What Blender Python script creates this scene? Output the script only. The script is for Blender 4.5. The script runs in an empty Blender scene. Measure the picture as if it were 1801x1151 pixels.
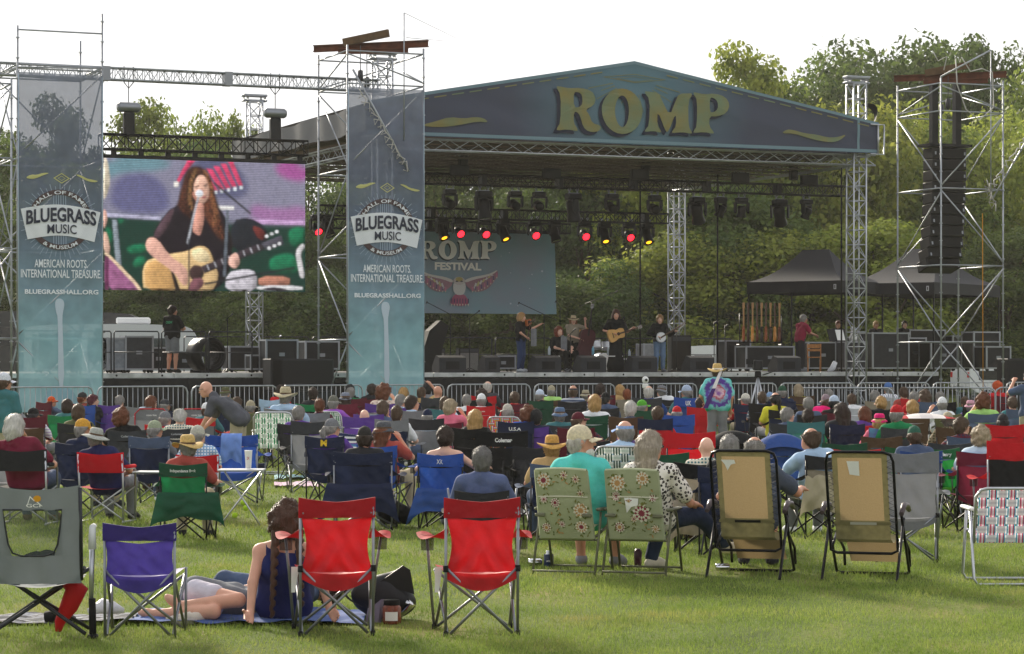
import bpy, math, random
import numpy as np
from mathutils import Vector, Matrix, Euler
from mathutils.geometry import tessellate_polygon
R = math.radians
random.seed(7); rng = np.random.default_rng(7)
scene = bpy.context.scene
# ------------------------------------------------------------------ camera, sky, sun, exposure
FPX, CX, HY, EYE = 4400.0, 900.5, 638.0, 1.78      # focal length in photo pixels, horizon row, eye height
cam = bpy.data.objects.new('camera', bpy.data.cameras.new('camera'))
scene.collection.objects.link(cam); scene.camera = cam
cam.location = (0, 0, EYE); cam.rotation_euler = (R(90), 0, 0)
cam.data.sensor_width = 36; cam.data.lens = 36 * FPX / 1801
cam.data.shift_y = 62.5 / 1801; cam.data.clip_start = .1; cam.data.clip_end = 2000
SUN_AZ, SUN_EL = R(-24), R(24)                      # azimuth from +Y towards +X
world = bpy.data.worlds.new('World'); scene.world = world; world.use_nodes = True
wn = world.node_tree; bg = wn.nodes['Background']
sky = wn.nodes.new('ShaderNodeTexSky'); sky.sky_type = 'NISHITA'; sky.sun_disc = False
sky.sun_elevation = SUN_EL; sky.sun_rotation = SUN_AZ
sky.air_density = 1.0; sky.dust_density = 4.5; sky.ozone_density = 1.0; sky.altitude = 100
hs = wn.nodes.new('ShaderNodeHueSaturation'); hs.inputs['Saturation'].default_value = .28
wn.links.new(sky.outputs[0], hs.inputs['Color']); 
va = wn.nodes.new('ShaderNodeVectorMath'); va.operation = 'ADD'; va.inputs[1].default_value = (.8, .8, .8)      # thin high haze evens the sky out
vd = wn.nodes.new('ShaderNodeVectorMath'); vd.operation = 'DIVIDE'; vm = wn.nodes.new('ShaderNodeVectorMath'); vm.operation = 'SCALE'; vm.inputs['Scale'].default_value = 2.45
wn.links.new(hs.outputs[0], va.inputs[0]); wn.links.new(hs.outputs[0], vd.inputs[0]); wn.links.new(va.outputs[0], vd.inputs[1]); wn.links.new(vd.outputs[0], vm.inputs[0]); wn.links.new(vm.outputs[0], bg.inputs[0])
bg.inputs[1].default_value = .15
sl = bpy.data.lights.new('sun', 'SUN'); sl.energy = 1.9; sl.angle = R(9.0); sl.color = (1, .9, .74)
sun = bpy.data.objects.new('sun', sl); scene.collection.objects.link(sun)
sdir = Vector((math.sin(SUN_AZ) * math.cos(SUN_EL), math.cos(SUN_AZ) * math.cos(SUN_EL), math.sin(SUN_EL)))
sun.rotation_euler = sdir.to_track_quat('Z', 'Y').to_euler(); sun.location = (0, 30, 40)
vs = scene.view_settings; vs.view_transform = 'Standard'; vs.look = 'None'; vs.gamma = 1; vs.exposure = 1.8
vs.use_curve_mapping = False
scene.render.engine = 'CYCLES'
scene.cycles.max_bounces = 5; scene.cycles.transparent_max_bounces = 8
scene.cycles.diffuse_bounces = 2; scene.cycles.glossy_bounces = 2; scene.cycles.transmission_bounces = 2; scene.cycles.volume_bounces = 0
# ------------------------------------------------------------------ helpers
V = lambda *a: np.array(a, float)
def lin(h):
    if isinstance(h, (tuple, list)): return tuple(h)[:3]
    h = h.lstrip('#'); c = [int(h[i:i + 2], 16) / 255 for i in (0, 2, 4)]
    return tuple(x / 12.92 if x <= .04045 else ((x + .055) / 1.055) ** 2.4 for x in c)
_M = {}
def M(col, rough=.7, metal=0., noise=0., nscale=8., bump=0., bscale=60., trans=0., emit=0., spec=.3, alpha=1., kind='', col2=None, rand=0.):
    """cached procedural material: base colour with optional mottling, bump, translucency, transparency"""
    key = (str(col), rough, metal, noise, nscale, bump, bscale, trans, emit, spec, alpha, kind, str(col2), rand)
    if key in _M: return _M[key]
    m = bpy.data.materials.new('mat_%d' % len(_M)); m.use_nodes = True
    nt = m.node_tree; N = nt.nodes; L = nt.links; b = N['Principled BSDF']; out = N['Material Output']
    c = lin(col) + (1,)
    b.inputs['Base Color'].default_value = c
    b.inputs['Roughness'].default_value = rough; b.inputs['Metallic'].default_value = metal
    b.inputs['Specular IOR Level'].default_value = spec
    colsock = None; tc = None
    def coord():
        nonlocal tc
        if tc is None: tc = N.new('ShaderNodeTexCoord')
        return tc
    if noise or col2:
        nz = N.new('ShaderNodeTexNoise'); nz.inputs['Scale'].default_value = nscale; nz.inputs['Detail'].default_value = 5
        L.new(coord().outputs['Object'], nz.inputs['Vector'])
        mp = N.new('ShaderNodeMapRange'); mp.inputs[1].default_value = .3; mp.inputs[2].default_value = .7
        L.new(nz.outputs[0], mp.inputs[0])
        mx = N.new('ShaderNodeMix'); mx.data_type = 'RGBA'; L.new(mp.outputs[0], mx.inputs[0])
        if col2: ca, cb = c, lin(col2) + (1,)
        else: ca = tuple(x * (1 - noise) for x in c[:3]) + (1,); cb = tuple(min(1, x * (1 + noise)) for x in c[:3]) + (1,)
        mx.inputs[6].default_value = ca; mx.inputs[7].default_value = cb
        colsock = mx.outputs[2]
    if rand:
        oi = N.new('ShaderNodeObjectInfo'); h = N.new('ShaderNodeHueSaturation')
        mr = N.new('ShaderNodeMapRange'); mr.inputs[3].default_value = 1 - rand; mr.inputs[4].default_value = 1 + rand
        L.new(oi.outputs['Random'], mr.inputs[0]); L.new(mr.outputs[0], h.inputs['Value'])
        mr2 = N.new('ShaderNodeMapRange'); mr2.inputs[3].default_value = .5 - rand * .06; mr2.inputs[4].default_value = .5 + rand * .06
        L.new(oi.outputs['Random'], mr2.inputs[0]); L.new(mr2.outputs[0], h.inputs['Hue'])
        if colsock: L.new(colsock, h.inputs['Color'])
        else: h.inputs['Color'].default_value = c
        colsock = h.outputs[0]
    if kind == 'strand':      # hair: streaks along z
        w = N.new('ShaderNodeTexNoise'); w.inputs['Scale'].default_value = 60; w.inputs['Detail'].default_value = 3
        mpg = N.new('ShaderNodeMapping'); mpg.inputs['Scale'].default_value = (1, 1, .12)
        L.new(coord().outputs['Object'], mpg.inputs[0]); L.new(mpg.outputs[0], w.inputs['Vector'])
        mx = N.new('ShaderNodeMix'); mx.data_type = 'RGBA'; L.new(w.outputs[0], mx.inputs[0])
        mx.inputs[6].default_value = tuple(x * .45 for x in c[:3]) + (1,); mx.inputs[7].default_value = tuple(min(1, x * 1.5 + .01) for x in c[:3]) + (1,)
        colsock = mx.outputs[2]
        bp = N.new('ShaderNodeBump'); bp.inputs['Strength'].default_value = .8; bp.inputs['Distance'].default_value = .01
        L.new(w.outputs[0], bp.inputs['Height']); L.new(bp.outputs[0], b.inputs['Normal'])
    if colsock: L.new(colsock, b.inputs['Base Color'])
    if bump:
        nb = N.new('ShaderNodeTexNoise'); nb.inputs['Scale'].default_value = bscale; nb.inputs['Detail'].default_value = 4
        L.new(coord().outputs['Object'], nb.inputs['Vector'])
        bp = N.new('ShaderNodeBump'); bp.inputs['Strength'].default_value = bump; bp.inputs['Distance'].default_value = .02
        L.new(nb.outputs[0], bp.inputs['Height']); L.new(bp.outputs[0], b.inputs['Normal'])
    if emit:
        b.inputs['Emission Strength'].default_value = emit
        if colsock: L.new(colsock, b.inputs['Emission Color'])
        else: b.inputs['Emission Color'].default_value = c
    sh = b.outputs[0]
    if trans:
        t = N.new('ShaderNodeBsdfTranslucent'); mx = N.new('ShaderNodeMixShader'); mx.inputs[0].default_value = trans
        t.inputs[0].default_value = c
        if colsock: L.new(colsock, t.inputs[0])
        L.new(sh, mx.inputs[1]); L.new(t.outputs[0], mx.inputs[2]); sh = mx.outputs[0]
    if alpha < 1:
        t = N.new('ShaderNodeBsdfTransparent'); mx = N.new('ShaderNodeMixShader'); mx.inputs[0].default_value = alpha
        L.new(t.outputs[0], mx.inputs[1]); L.new(sh, mx.inputs[2]); sh = mx.outputs[0]
    L.new(sh, out.inputs[0]); m.diffuse_color = c
    _M[key] = m
    return m
def nodes_of(m): return m.node_tree.nodes, m.node_tree.links, m.node_tree.nodes['Principled BSDF']

class MB:
    """collects faces for ONE mesh"""
    def __init__(s): s.v = []; s.f = []; s.m = []; s.sm = []; s.uv = []; s.cur = 0
    def add(s, vs_, fs, smooth=False, uv=None):
        o = len(s.v); s.v.extend([tuple(map(float, p)) for p in vs_])
        for f in fs:
            s.f.append(tuple(i + o for i in f)); s.m.append(s.cur); s.sm.append(smooth)
            s.uv.append([uv[i] for i in f] if uv is not None else [(0, 0)] * len(f))
        return s
    def box(s, c, d, rot=None, b=0.):
        x, y, z = d[0] / 2, d[1] / 2, d[2] / 2
        if b:
            P = []
            for sx in (-1, 1):
                for sy in (-1, 1):
                    for sz in (-1, 1):
                        P += [(sx * x, sy * (y - b), sz * (z - b)), (sx * (x - b), sy * y, sz * (z - b)), (sx * (x - b), sy * (y - b), sz * z)]
            I = lambda a, bb, cc, k: ((a > 0) * 4 + (bb > 0) * 2 + (cc > 0)) * 3 + k
            F = []
            for q in (-1, 1):
                F += [(I(q, -1, -1, 0), I(q, 1, -1, 0), I(q, 1, 1, 0), I(q, -1, 1, 0)), (I(-1, q, -1, 1), I(1, q, -1, 1), I(1, q, 1, 1), I(-1, q, 1, 1)), (I(-1, -1, q, 2), I(1, -1, q, 2), I(1, 1, q, 2), I(-1, 1, q, 2))]
                for r in (-1, 1):
                    F += [(I(q, r, -1, 0), I(q, r, 1, 0), I(q, r, 1, 1), I(q, r, -1, 1)), (I(q, -1, r, 0), I(q, 1, r, 0), I(q, 1, r, 2), I(q, -1, r, 2)), (I(-1, q, r, 1), I(1, q, r, 1), I(1, q, r, 2), I(-1, q, r, 2))]
                    for t in (-1, 1): F.append((I(q, r, t, 0), I(q, r, t, 1), I(q, r, t, 2)))
            # outward winding
            G = []
            A = np.array(P)
            for f in F:
                p = A[list(f)]; n = np.cross(p[1] - p[0], p[2] - p[0])
                G.append(f if n @ p.mean(0) > 0 else f[::-1])
            F = G
        else:
            P = [(a * x, bb * y, cc * z) for a in (-1, 1) for bb in (-1, 1) for cc in (-1, 1)]
            F = [(0, 1, 3, 2), (4, 6, 7, 5), (0, 4, 5, 1), (2, 3, 7, 6), (0, 2, 6, 4), (1, 5, 7, 3)]
        if rot is not None:
            if not isinstance(rot, Matrix): rot = Euler(rot).to_matrix()
            P = [tuple(rot @ Vector(p)) for p in P]
        return s.add([(p[0] + c[0], p[1] + c[1], p[2] + c[2]) for p in P], F)
    def tube(s, pts, r, n=6, closed=False, cap=True):
        P = [np.array(p, float) for p in pts]; k = len(P)
        rs = r if isinstance(r, (list, tuple)) else [r] * k
        T = []
        for i in range(k):
            a = P[i - 1] if (i or closed) else P[i]; b = P[(i + 1) % k] if (i < k - 1 or closed) else P[i]
            t = b - a; T.append(t / (np.linalg.norm(t) + 1e-9))
        up = np.array((0, 0, 1.)) if abs(T[0][2]) < .9 else np.array((1., 0, 0))
        vs_ = []; fs = []
        for i in range(k):
            x = np.cross(up, T[i]); l = np.linalg.norm(x)
            if l < 1e-3: x = np.cross((0, 1., 0), T[i]); l = np.linalg.norm(x)
            x /= l; y = np.cross(T[i], x); up = y
            for j in range(n):
                a = 2 * math.pi * j / n
                vs_.append(P[i] + rs[i] * (math.cos(a) * x + math.sin(a) * y))
        for i in range(k if closed else k - 1):
            for j in range(n):
                a = i * n; b = ((i + 1) % k) * n
                fs.append((a + j, a + (j + 1) % n, b + (j + 1) % n, b + j))
        s.add(vs_, fs, True)
        if cap and not closed:
            o = len(s.v) - k * n
            s.f += [tuple(o + j for j in range(n))[::-1], tuple(o + (k - 1) * n + j for j in range(n))]
            s.m += [s.cur] * 2; s.sm += [False] * 2; s.uv += [[(0, 0)] * n] * 2
        return s
    def lathe(s, prof, n=16, c=(0, 0, 0), mat=None, sx=1., sy=1., smooth=True):
        vs_ = []; fs = []
        for r, z in prof:
            for j in range(n):
                a = 2 * math.pi * j / n; p = (r * math.cos(a) * sx, r * math.sin(a) * sy, z)
                if mat is not None: p = tuple(mat @ Vector(p))
                vs_.append((p[0] + c[0], p[1] + c[1], p[2] + c[2]))
        for i in range(len(prof) - 1):
            for j in range(n): fs.append((i * n + j, i * n + (j + 1) % n, (i + 1) * n + (j + 1) % n, (i + 1) * n + j))
        return s.add(vs_, fs, smooth)
    def grid(s, fn, nu, nv, smooth=True):
        vs_ = []; uv = []
        for j in range(nv + 1):
            for i in range(nu + 1): vs_.append(fn(i / nu, j / nv)); uv.append((i / nu, j / nv))
        fs = [(j * (nu + 1) + i, j * (nu + 1) + i + 1, (j + 1) * (nu + 1) + i + 1, (j + 1) * (nu + 1) + i) for j in range(nv) for i in range(nu)]
        return s.add(vs_, fs, smooth, uv)
    def prism(s, poly, fn, t0, t1, side=True):
        """extruded 2-D polygon; fn(x, y, t) -> 3-D"""
        tri = tessellate_polygon([[Vector((p[0], p[1], 0)) for p in poly]])
        n = len(poly)
        s.add([fn(x, y, t0) for x, y in poly] + [fn(x, y, t1) for x, y in poly],
              [tuple(t) for t in tri] + [tuple(i + n for i in t)[::-1] for t in tri] + ([(i, (i + 1) % n, n + (i + 1) % n, n + i) for i in range(n)] if side else []))
        return s
    def flat(s, poly, fn):
        tri = tessellate_polygon([[Vector((p[0], p[1], 0)) for p in poly]])
        return s.add([fn(x, y) for x, y in poly], [tuple(t) for t in tri])
    def ell(s, c, r, n=10, k=7, mat=None):
        P = []
        for i in range(k + 1):
            a = -math.pi / 2 + math.pi * i / k; P.append((math.cos(a), math.sin(a)))
        m = Matrix.Diagonal((r[0], r[1], r[2]))
        if mat is not None: m = mat @ m
        return s.lathe(P, n, c, m)
    def mesh(s, name='m'):
        me = bpy.data.meshes.new(name); me.from_pydata(s.v, [], s.f)
        me.polygons.foreach_set('material_index', s.m); me.polygons.foreach_set('use_smooth', s.sm)
        u = me.uv_layers.new(name='UVMap')
        fl = [c for q in s.uv for p in q for c in p]
        u.data.foreach_set('uv', fl)
        me.update(); return me
    def ob(s, name, mats, parent=None, **k): return ob(name, s.mesh(name), mats, parent, **k)

def ob(name, me, mats, parent=None, loc=(0, 0, 0), rot=(0, 0, 0), scale=None, label=None, cat=None, group=None, kind=None):
    o = bpy.data.objects.new(name, me); scene.collection.objects.link(o)
    if mats is not None:
        if not isinstance(mats, (list, tuple)): mats = [mats]
        while len(me.materials) < len(mats): me.materials.append(None)
        for i, m in enumerate(mats):
            o.material_slots[i].link = 'OBJECT'; o.material_slots[i].material = m
    if parent: o.parent = parent
    o.location = loc; o.rotation_euler = rot
    if scale is not None: o.scale = scale if isinstance(scale, (tuple, list)) else (scale,) * 3
    if label: o['label'] = label
    if cat: o['category'] = cat
    if group: o['group'] = group
    if kind: o['kind'] = kind
    return o
def thing(name, label, cat, loc=(0, 0, 0), rz=0., group=None, scale=None, rot=None):
    o = ob(name, None, None, None, loc, rot or (0, 0, rz), scale, label, cat, group)
    o.empty_display_size = .2
    return o
def P(px, s, z=0.): return ((px - CX) / s, FPX / s, z)            # photo column and pixels-per-metre -> ground position
SA = R(23); SO = V(-3.51, 67.7, 0); SU = V(math.cos(SA), math.sin(SA), 0); SV = V(-math.sin(SA), math.cos(SA), 0)
def S(u, v, z=0.):                                                # stage coordinates -> world
    p = SO + u * SU + v * SV; return (p[0], p[1], z)
def s_at(px, v):
    """u on the stage line v that shows at photo column px"""
    t = (px - CX) / FPX; p = SO + v * SV
    return (t * p[1] - p[0]) / (SU[0] - t * SU[1])
def zs(px, y, v):
    """(u, z) on the stage plane v for a photo pixel"""
    u = s_at(px, v); p = SO + u * SU + v * SV
    return u, EYE + (HY - y) / FPX * p[1]
def sn(x, y, z=0., k=1.):                                         # cheap smooth noise from sines
    return math.sin(x * 3.1 * k + 1.3 * math.sin(y * 2.3 * k + z)) * .5 + math.sin(y * 4.7 * k + 2.1 * math.sin(x * 1.9 * k) + z * 2.7) * .3 + math.sin((x + y + z) * 7.3 * k) * .2
_txt = {}
def text2d(body, bold=0.):
    """triangulated glyph outlines of the built-in font, height about .7 for capitals, centred on x"""
    k = (body, bold)
    if k not in _txt:
        cu = bpy.data.curves.new('t', 'FONT'); cu.body = body; cu.align_x = 'CENTER'; cu.offset = bold; cu.resolution_u = 3
        o = bpy.data.objects.new('t', cu); scene.collection.objects.link(o)
        dg = bpy.context.evaluated_depsgraph_get(); me = bpy.data.meshes.new_from_object(o.evaluated_get(dg))
        vv = [tuple(q.co)[:2] for q in me.vertices]; ff = [tuple(p.vertices) for p in me.polygons]
        bpy.data.objects.remove(o); bpy.data.meshes.remove(me)
        xs = [q[0] for q in vv]; w = max(xs) - min(xs); x0 = (max(xs) + min(xs)) / 2
        _txt[k] = ([((x - x0), y) for x, y in vv], ff, w)
    return _txt[k]
def text_on(mb, body, w, h, fn, bold=.012, x=0., y=0.):
    """place text w wide, h tall (capitals), baseline centre at x, y through fn(x, y) -> 3-D"""
    vv, ff, tw = text2d(body, bold)
    mb.add([fn(x + a * w / tw, y + b * h / .69) for a, b in vv], ff)
# ------------------------------------------------------------------ materials used widely
ALU = M('#b9bcc2', .38, .85, noise=.12, nscale=5); GALV = M('#9fa3a9', .45, .7, noise=.2, nscale=3)
BLK = M('#17181b', .55, 0, noise=.25, nscale=6); BLKM = M('#101114', .4, .3); RUBBER = M('#131313', .9)
STEEL = M('#8a8d93', .4, .8); DKMET = M('#3a3b40', .45, .6); WHITE = M('#e8e8e6', .5); CHROME = M('#d8d8dc', .12, 1.)
WOODY = M('#a9713a', .5, noise=.3, nscale=20); RUST = M('#5d3423', .8, .1, noise=.4, nscale=4)
# ------------------------------------------------------------------ ground and grass
def gz(x, y):
    h = 0.
    if y > 92: h = ((y - 92) / 60.) ** 1.5 * 3.2 * (1 + .35 * math.tanh(x / 20))
    return h
def ground():
    xs = np.concatenate([np.linspace(-400, -60, 8), np.linspace(-50, 50, 51), np.linspace(60, 400, 8)])
    ys = np.concatenate([np.linspace(-60, 90, 26), np.linspace(94, 170, 20), np.linspace(190, 900, 12)])
    v = [(x, y, gz(x, min(y, 165)) if y > 92 else 0) for y in ys for x in xs]; n = len(xs)
    f = [(j * n + i, j * n + i + 1, (j + 1) * n + i + 1, (j + 1) * n + i) for j in range(len(ys) - 1) for i in range(n - 1)]
    m = M('#5c6a2c', .95, spec=.1); N, L, b = nodes_of(m)
    tc = N.new('ShaderNodeTexCoord')
    a = N.new('ShaderNodeTexNoise'); a.inputs['Scale'].default_value = .9; a.inputs['Detail'].default_value = 8; a.inputs['Roughness'].default_value = .65
    c = N.new('ShaderNodeTexNoise'); c.inputs['Scale'].default_value = 26; c.inputs['Detail'].default_value = 6
    mp = N.new('ShaderNodeMapping'); mp.inputs['Scale'].default_value = (1, .45, 1)
    L.new(tc.outputs['Object'], mp.inputs[0]); L.new(mp.outputs[0], a.inputs['Vector']); L.new(tc.outputs['Object'], c.inputs['Vector'])
    r1 = N.new('ShaderNodeValToRGB'); e = r1.color_ramp.elements
    e[0].position = .3; e[0].color = lin('#4c5a2a') + (1,); e[1].position = .72; e[1].color = lin('#8d8650') + (1,)
    x = e.new(.5); x.color = lin('#647436') + (1,)
    L.new(a.outputs[0], r1.inputs[0])
    mx = N.new('ShaderNodeMix'); mx.data_type = 'RGBA'; mx.blend_type = 'MULTIPLY'; mx.inputs[0].default_value = .7
    r2 = N.new('ShaderNodeValToRGB'); r2.color_ramp.elements[0].position = .3; r2.color_ramp.elements[0].color = (.45, .45, .4, 1); r2.color_ramp.elements[1].position = .7
    L.new(c.outputs[0], r2.inputs[0]); L.new(r1.outputs[0], mx.inputs[6]); L.new(r2.outputs[0], mx.inputs[7]); L.new(mx.outputs[2], b.inputs['Base Color'])
    bp = N.new('ShaderNodeBump'); bp.inputs['Distance'].default_value = .03; bp.inputs['Strength'].default_value = .7
    L.new(c.outputs[0], bp.inputs['Height']); L.new(bp.outputs[0], b.inputs['Normal'])
    me = bpy.data.meshes.new('ground'); me.from_pydata(v, [], f); me.update()
    ob('ground', me, m, kind='structure')
ground()
def grass_field():
    """single-triangle blades, dense near the camera, coarser further off"""
    X, Y, Hh, Ww = [], [], [], []
    for y0, y1, dens, h, w in ((13.8, 19, 2600, .034, .0065), (19, 25, 1300, .042, .009), (25, 36, 420, .05, .016), (36, 56, 90, .06, .03)):
        y = rng.uniform(y0, y1, int(dens * (y1 - y0) * (y1 + y0) / 2 * .43)); half = y * .215
        x = rng.uniform(-1, 1, len(y)) * half
        cl = np.sin(x * 2.1 + 1.7 * np.sin(y * 1.3)) * .5 + np.sin(y * 2.9 + x * .7) * .3 + np.sin(x * 5.3 - y * 3.1) * .2
        keep = rng.random(len(y)) < .72 + .4 * cl
        x = x[keep]; y = y[keep]; cl = cl[keep]
        X.append(x); Y.append(y); Hh.append(h * rng.uniform(.4, 1.25, len(y)) * (1 + .3 * cl)); Ww.append(w * rng.uniform(.6, 1.3, len(y)))
    x = np.concatenate(X); y = np.concatenate(Y); h = np.concatenate(Hh); w = np.concatenate(Ww); n = len(x)
    a = rng.uniform(0, 6.283, n); l = rng.uniform(.1, .9, n) * h; la = rng.uniform(0, 6.283, n)
    v = np.zeros((n, 3, 3)); v[:, 0, 0] = x - np.cos(a) * w / 2; v[:, 0, 1] = y - np.sin(a) * w / 2
    v[:, 1, 0] = x + np.cos(a) * w / 2; v[:, 1, 1] = y + np.sin(a) * w / 2
    v[:, 2, 0] = x + np.cos(la) * l; v[:, 2, 1] = y + np.sin(la) * l; v[:, 2, 2] = h; v[:, :2, 2] = -.004
    me = bpy.data.meshes.new('grass'); me.vertices.add(3 * n); me.loops.add(3 * n); me.polygons.add(n)
    me.vertices.foreach_set('co', v.ravel()); me.loops.foreach_set('vertex_index', np.arange(3 * n, dtype=np.int32))
    me.polygons.foreach_set('loop_start', np.arange(0, 3 * n, 3, dtype=np.int32)); me.polygons.foreach_set('loop_total', np.full(n, 3, np.int32))
    me.update(calc_edges=True)
    m = M('#74893a', .7, trans=.35, spec=.2); N, L, b = nodes_of(m); t = N['Translucent BSDF']
    tc = N.new('ShaderNodeTexCoord'); a1 = N.new('ShaderNodeTexNoise'); a1.inputs['Scale'].default_value = 1.1; a1.inputs['Detail'].default_value = 7
    a2 = N.new('ShaderNodeTexNoise'); a2.inputs['Scale'].default_value = 35
    L.new(tc.outputs['Object'], a1.inputs['Vector']); L.new(tc.outputs['Object'], a2.inputs['Vector'])
    ad = N.new('ShaderNodeMath'); ad.operation = 'ADD'; ml = N.new('ShaderNodeMath'); ml.operation = 'MULTIPLY'; ml.inputs[1].default_value = .5
    L.new(a1.outputs[0], ad.inputs[0]); L.new(a2.outputs[0], ad.inputs[1]); L.new(ad.outputs[0], ml.inputs[0])
    r = N.new('ShaderNodeValToRGB'); e = r.color_ramp.elements
    e[0].position = .3; e[0].color = lin('#566c2c') + (1,); e[1].position = .72; e[1].color = lin('#c4b878') + (1,)
    q = e.new(.47); q.color = lin('#7f9444') + (1,); q = e.new(.6); q.color = lin('#9aa655') + (1,)
    a3 = N.new('ShaderNodeTexNoise'); a3.inputs['Scale'].default_value = .45; a3.inputs['Detail'].default_value = 6; a3.inputs['Roughness'].default_value = .7; L.new(tc.outputs['Object'], a3.inputs['Vector'])
    dr = N.new('ShaderNodeMapRange'); dr.inputs[1].default_value = .56; dr.inputs[2].default_value = .7; dr.inputs[4].default_value = .75; L.new(a3.outputs[0], dr.inputs[0])
    dm = N.new('ShaderNodeMix'); dm.data_type = 'RGBA'; L.new(dr.outputs[0], dm.inputs[0]); L.new(r.outputs[0], dm.inputs[6]); dm.inputs[7].default_value = lin('#b3a468') + (1,)
    L.new(ml.outputs[0], r.inputs[0]); L.new(dm.outputs[2], b.inputs['Base Color']); L.new(dm.outputs[2], t.inputs[0])
    ob('grass', me, m, kind='stuff', label='mown green grass covering the field in front of the stage')
grass_field()
# ------------------------------------------------------------------ trees
def leaf_mat(c1, c2):
    m = M(c1, .6, trans=.5, spec=.25, col2=c2, nscale=1.6, rand=.14); return m
LEAFS = [leaf_mat('#4a5f2c', '#8d9a44'), leaf_mat('#3c512c', '#788842'), leaf_mat('#667832', '#a8ac4c'), leaf_mat('#34482a', '#687a3e')]
BARK = M('#54493c', .9, noise=.35, nscale=5)
def tree_mesh(seed, rx, rz, n, low, leaf, lobes):
    """unit-ish tree of height 1*10 m: crown lobes filled with leaf quads, trunk and limbs"""
    r = np.random.default_rng(seed); cz = 10 - rz
    C = []
    for i in range(lobes):
        d = r.normal(size=3); d /= np.linalg.norm(d); k = r.uniform(.45, .95)
        C.append((d[0] * rx * k, d[1] * rx * k, cz + d[2] * rz * k * .92, r.uniform(.22, .42) * rx))
    for i in range(low):
        a = r.uniform(0, 6.28); C.append((math.cos(a) * rx * r.uniform(.3, .8), math.sin(a) * rx * r.uniform(.3, .8), r.uniform(.5, cz - rz * .4), r.uniform(.3, .45) * rx))
    C = np.array(C); w = C[:, 3] ** 2; idx = r.choice(len(C), n, p=w / w.sum())
    d = r.normal(size=(n, 3)); d /= np.linalg.norm(d, axis=1)[:, None]
    rad = r.random(n) ** .45; stray = r.random(n) < .06; rad[stray] *= 1.25
    c = C[idx, :3] + d * (C[idx, 3] * rad)[:, None] * np.array((1, 1, .82))
    c[:, 2] = np.clip(c[:, 2], .2, None)
    nrm = d * .9 + r.normal(size=(n, 3)) * .75 + np.array((0, 0, .35)); nrm /= np.linalg.norm(nrm, axis=1)[:, None]
    t = np.cross(nrm, r.normal(size=(n, 3))); t /= np.linalg.norm(t, axis=1)[:, None]; b = np.cross(nrm, t)
    sz = leaf * r.uniform(.55, 1.3, n)[:, None]
    q = np.stack([c - t * sz, c + b * sz * .55 + nrm * sz * .12, c + t * sz, c - b * sz * .55 + nrm * sz * .12], 1)
    kz = 10. / np.quantile(q[:, :, 2], .9993); q[:, :, 2] *= kz; C[:, 2] *= kz; cz *= kz; rz *= kz
    me = bpy.data.meshes.new('crown'); me.vertices.add(4 * n); me.loops.add(4 * n); me.polygons.add(n)
    me.vertices.foreach_set('co', q.ravel()); me.loops.foreach_set('vertex_index', np.arange(4 * n, dtype=np.int32))
    me.polygons.foreach_set('loop_start', np.arange(0, 4 * n, 4, dtype=np.int32)); me.polygons.foreach_set('loop_total', np.full(n, 4, np.int32))
    me.update(calc_edges=True)
    tb = MB(); top = cz + rz * .3
    tp = [(0, 0, -.6), (.05, 0, 1.5), (-.1, .1, 4), (0, .05, top)]
    tb.tube(tp, [.28, .22, .16, .05], 7)
    for i in range(0, min(lobes, 14), 2):
        zz = r.uniform(max(1.5, cz - rz * 1.1), top - .5); e = C[i, :3]
        tb.tube([(0, .05, zz), tuple((np.array((0, 0.05, zz)) + e) / 2 + np.array((0, 0, .25))), tuple(e)], [.1, .07, .02], 5)
    return me, tb.mesh('trunk')
TREES = [tree_mesh(1, 3.6, 4.4, 25000, 3, .125, 34), tree_mesh(2, 3.0, 4.2, 23000, 2, .12, 34), tree_mesh(3, 4.2, 4.6, 29000, 8, .125, 40),
         tree_mesh(4, 3.2, 4.7, 25000, 9, .12, 34), tree_mesh(5, 2.5, 3.6, 11000, 0, .11, 22)]
def tree(px, Y, ytop, k, lf, label, wx=1., name='tree'):
    x = (px - CX) / FPX * Y; z0 = gz(x, Y); h = EYE + (HY - ytop) / FPX * Y - z0
    sc = h / 10.
    t = thing(name, label, 'tree', (x, Y, z0), (px * 1.7) % 6.28, 'trees behind the stage', scale=(sc * wx, sc * wx, sc))
    c, tr = TREES[k]
    ob('crown', c, LEAFS[lf], t); ob('trunk', tr, BARK, t)
rt = random.Random(5)
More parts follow.
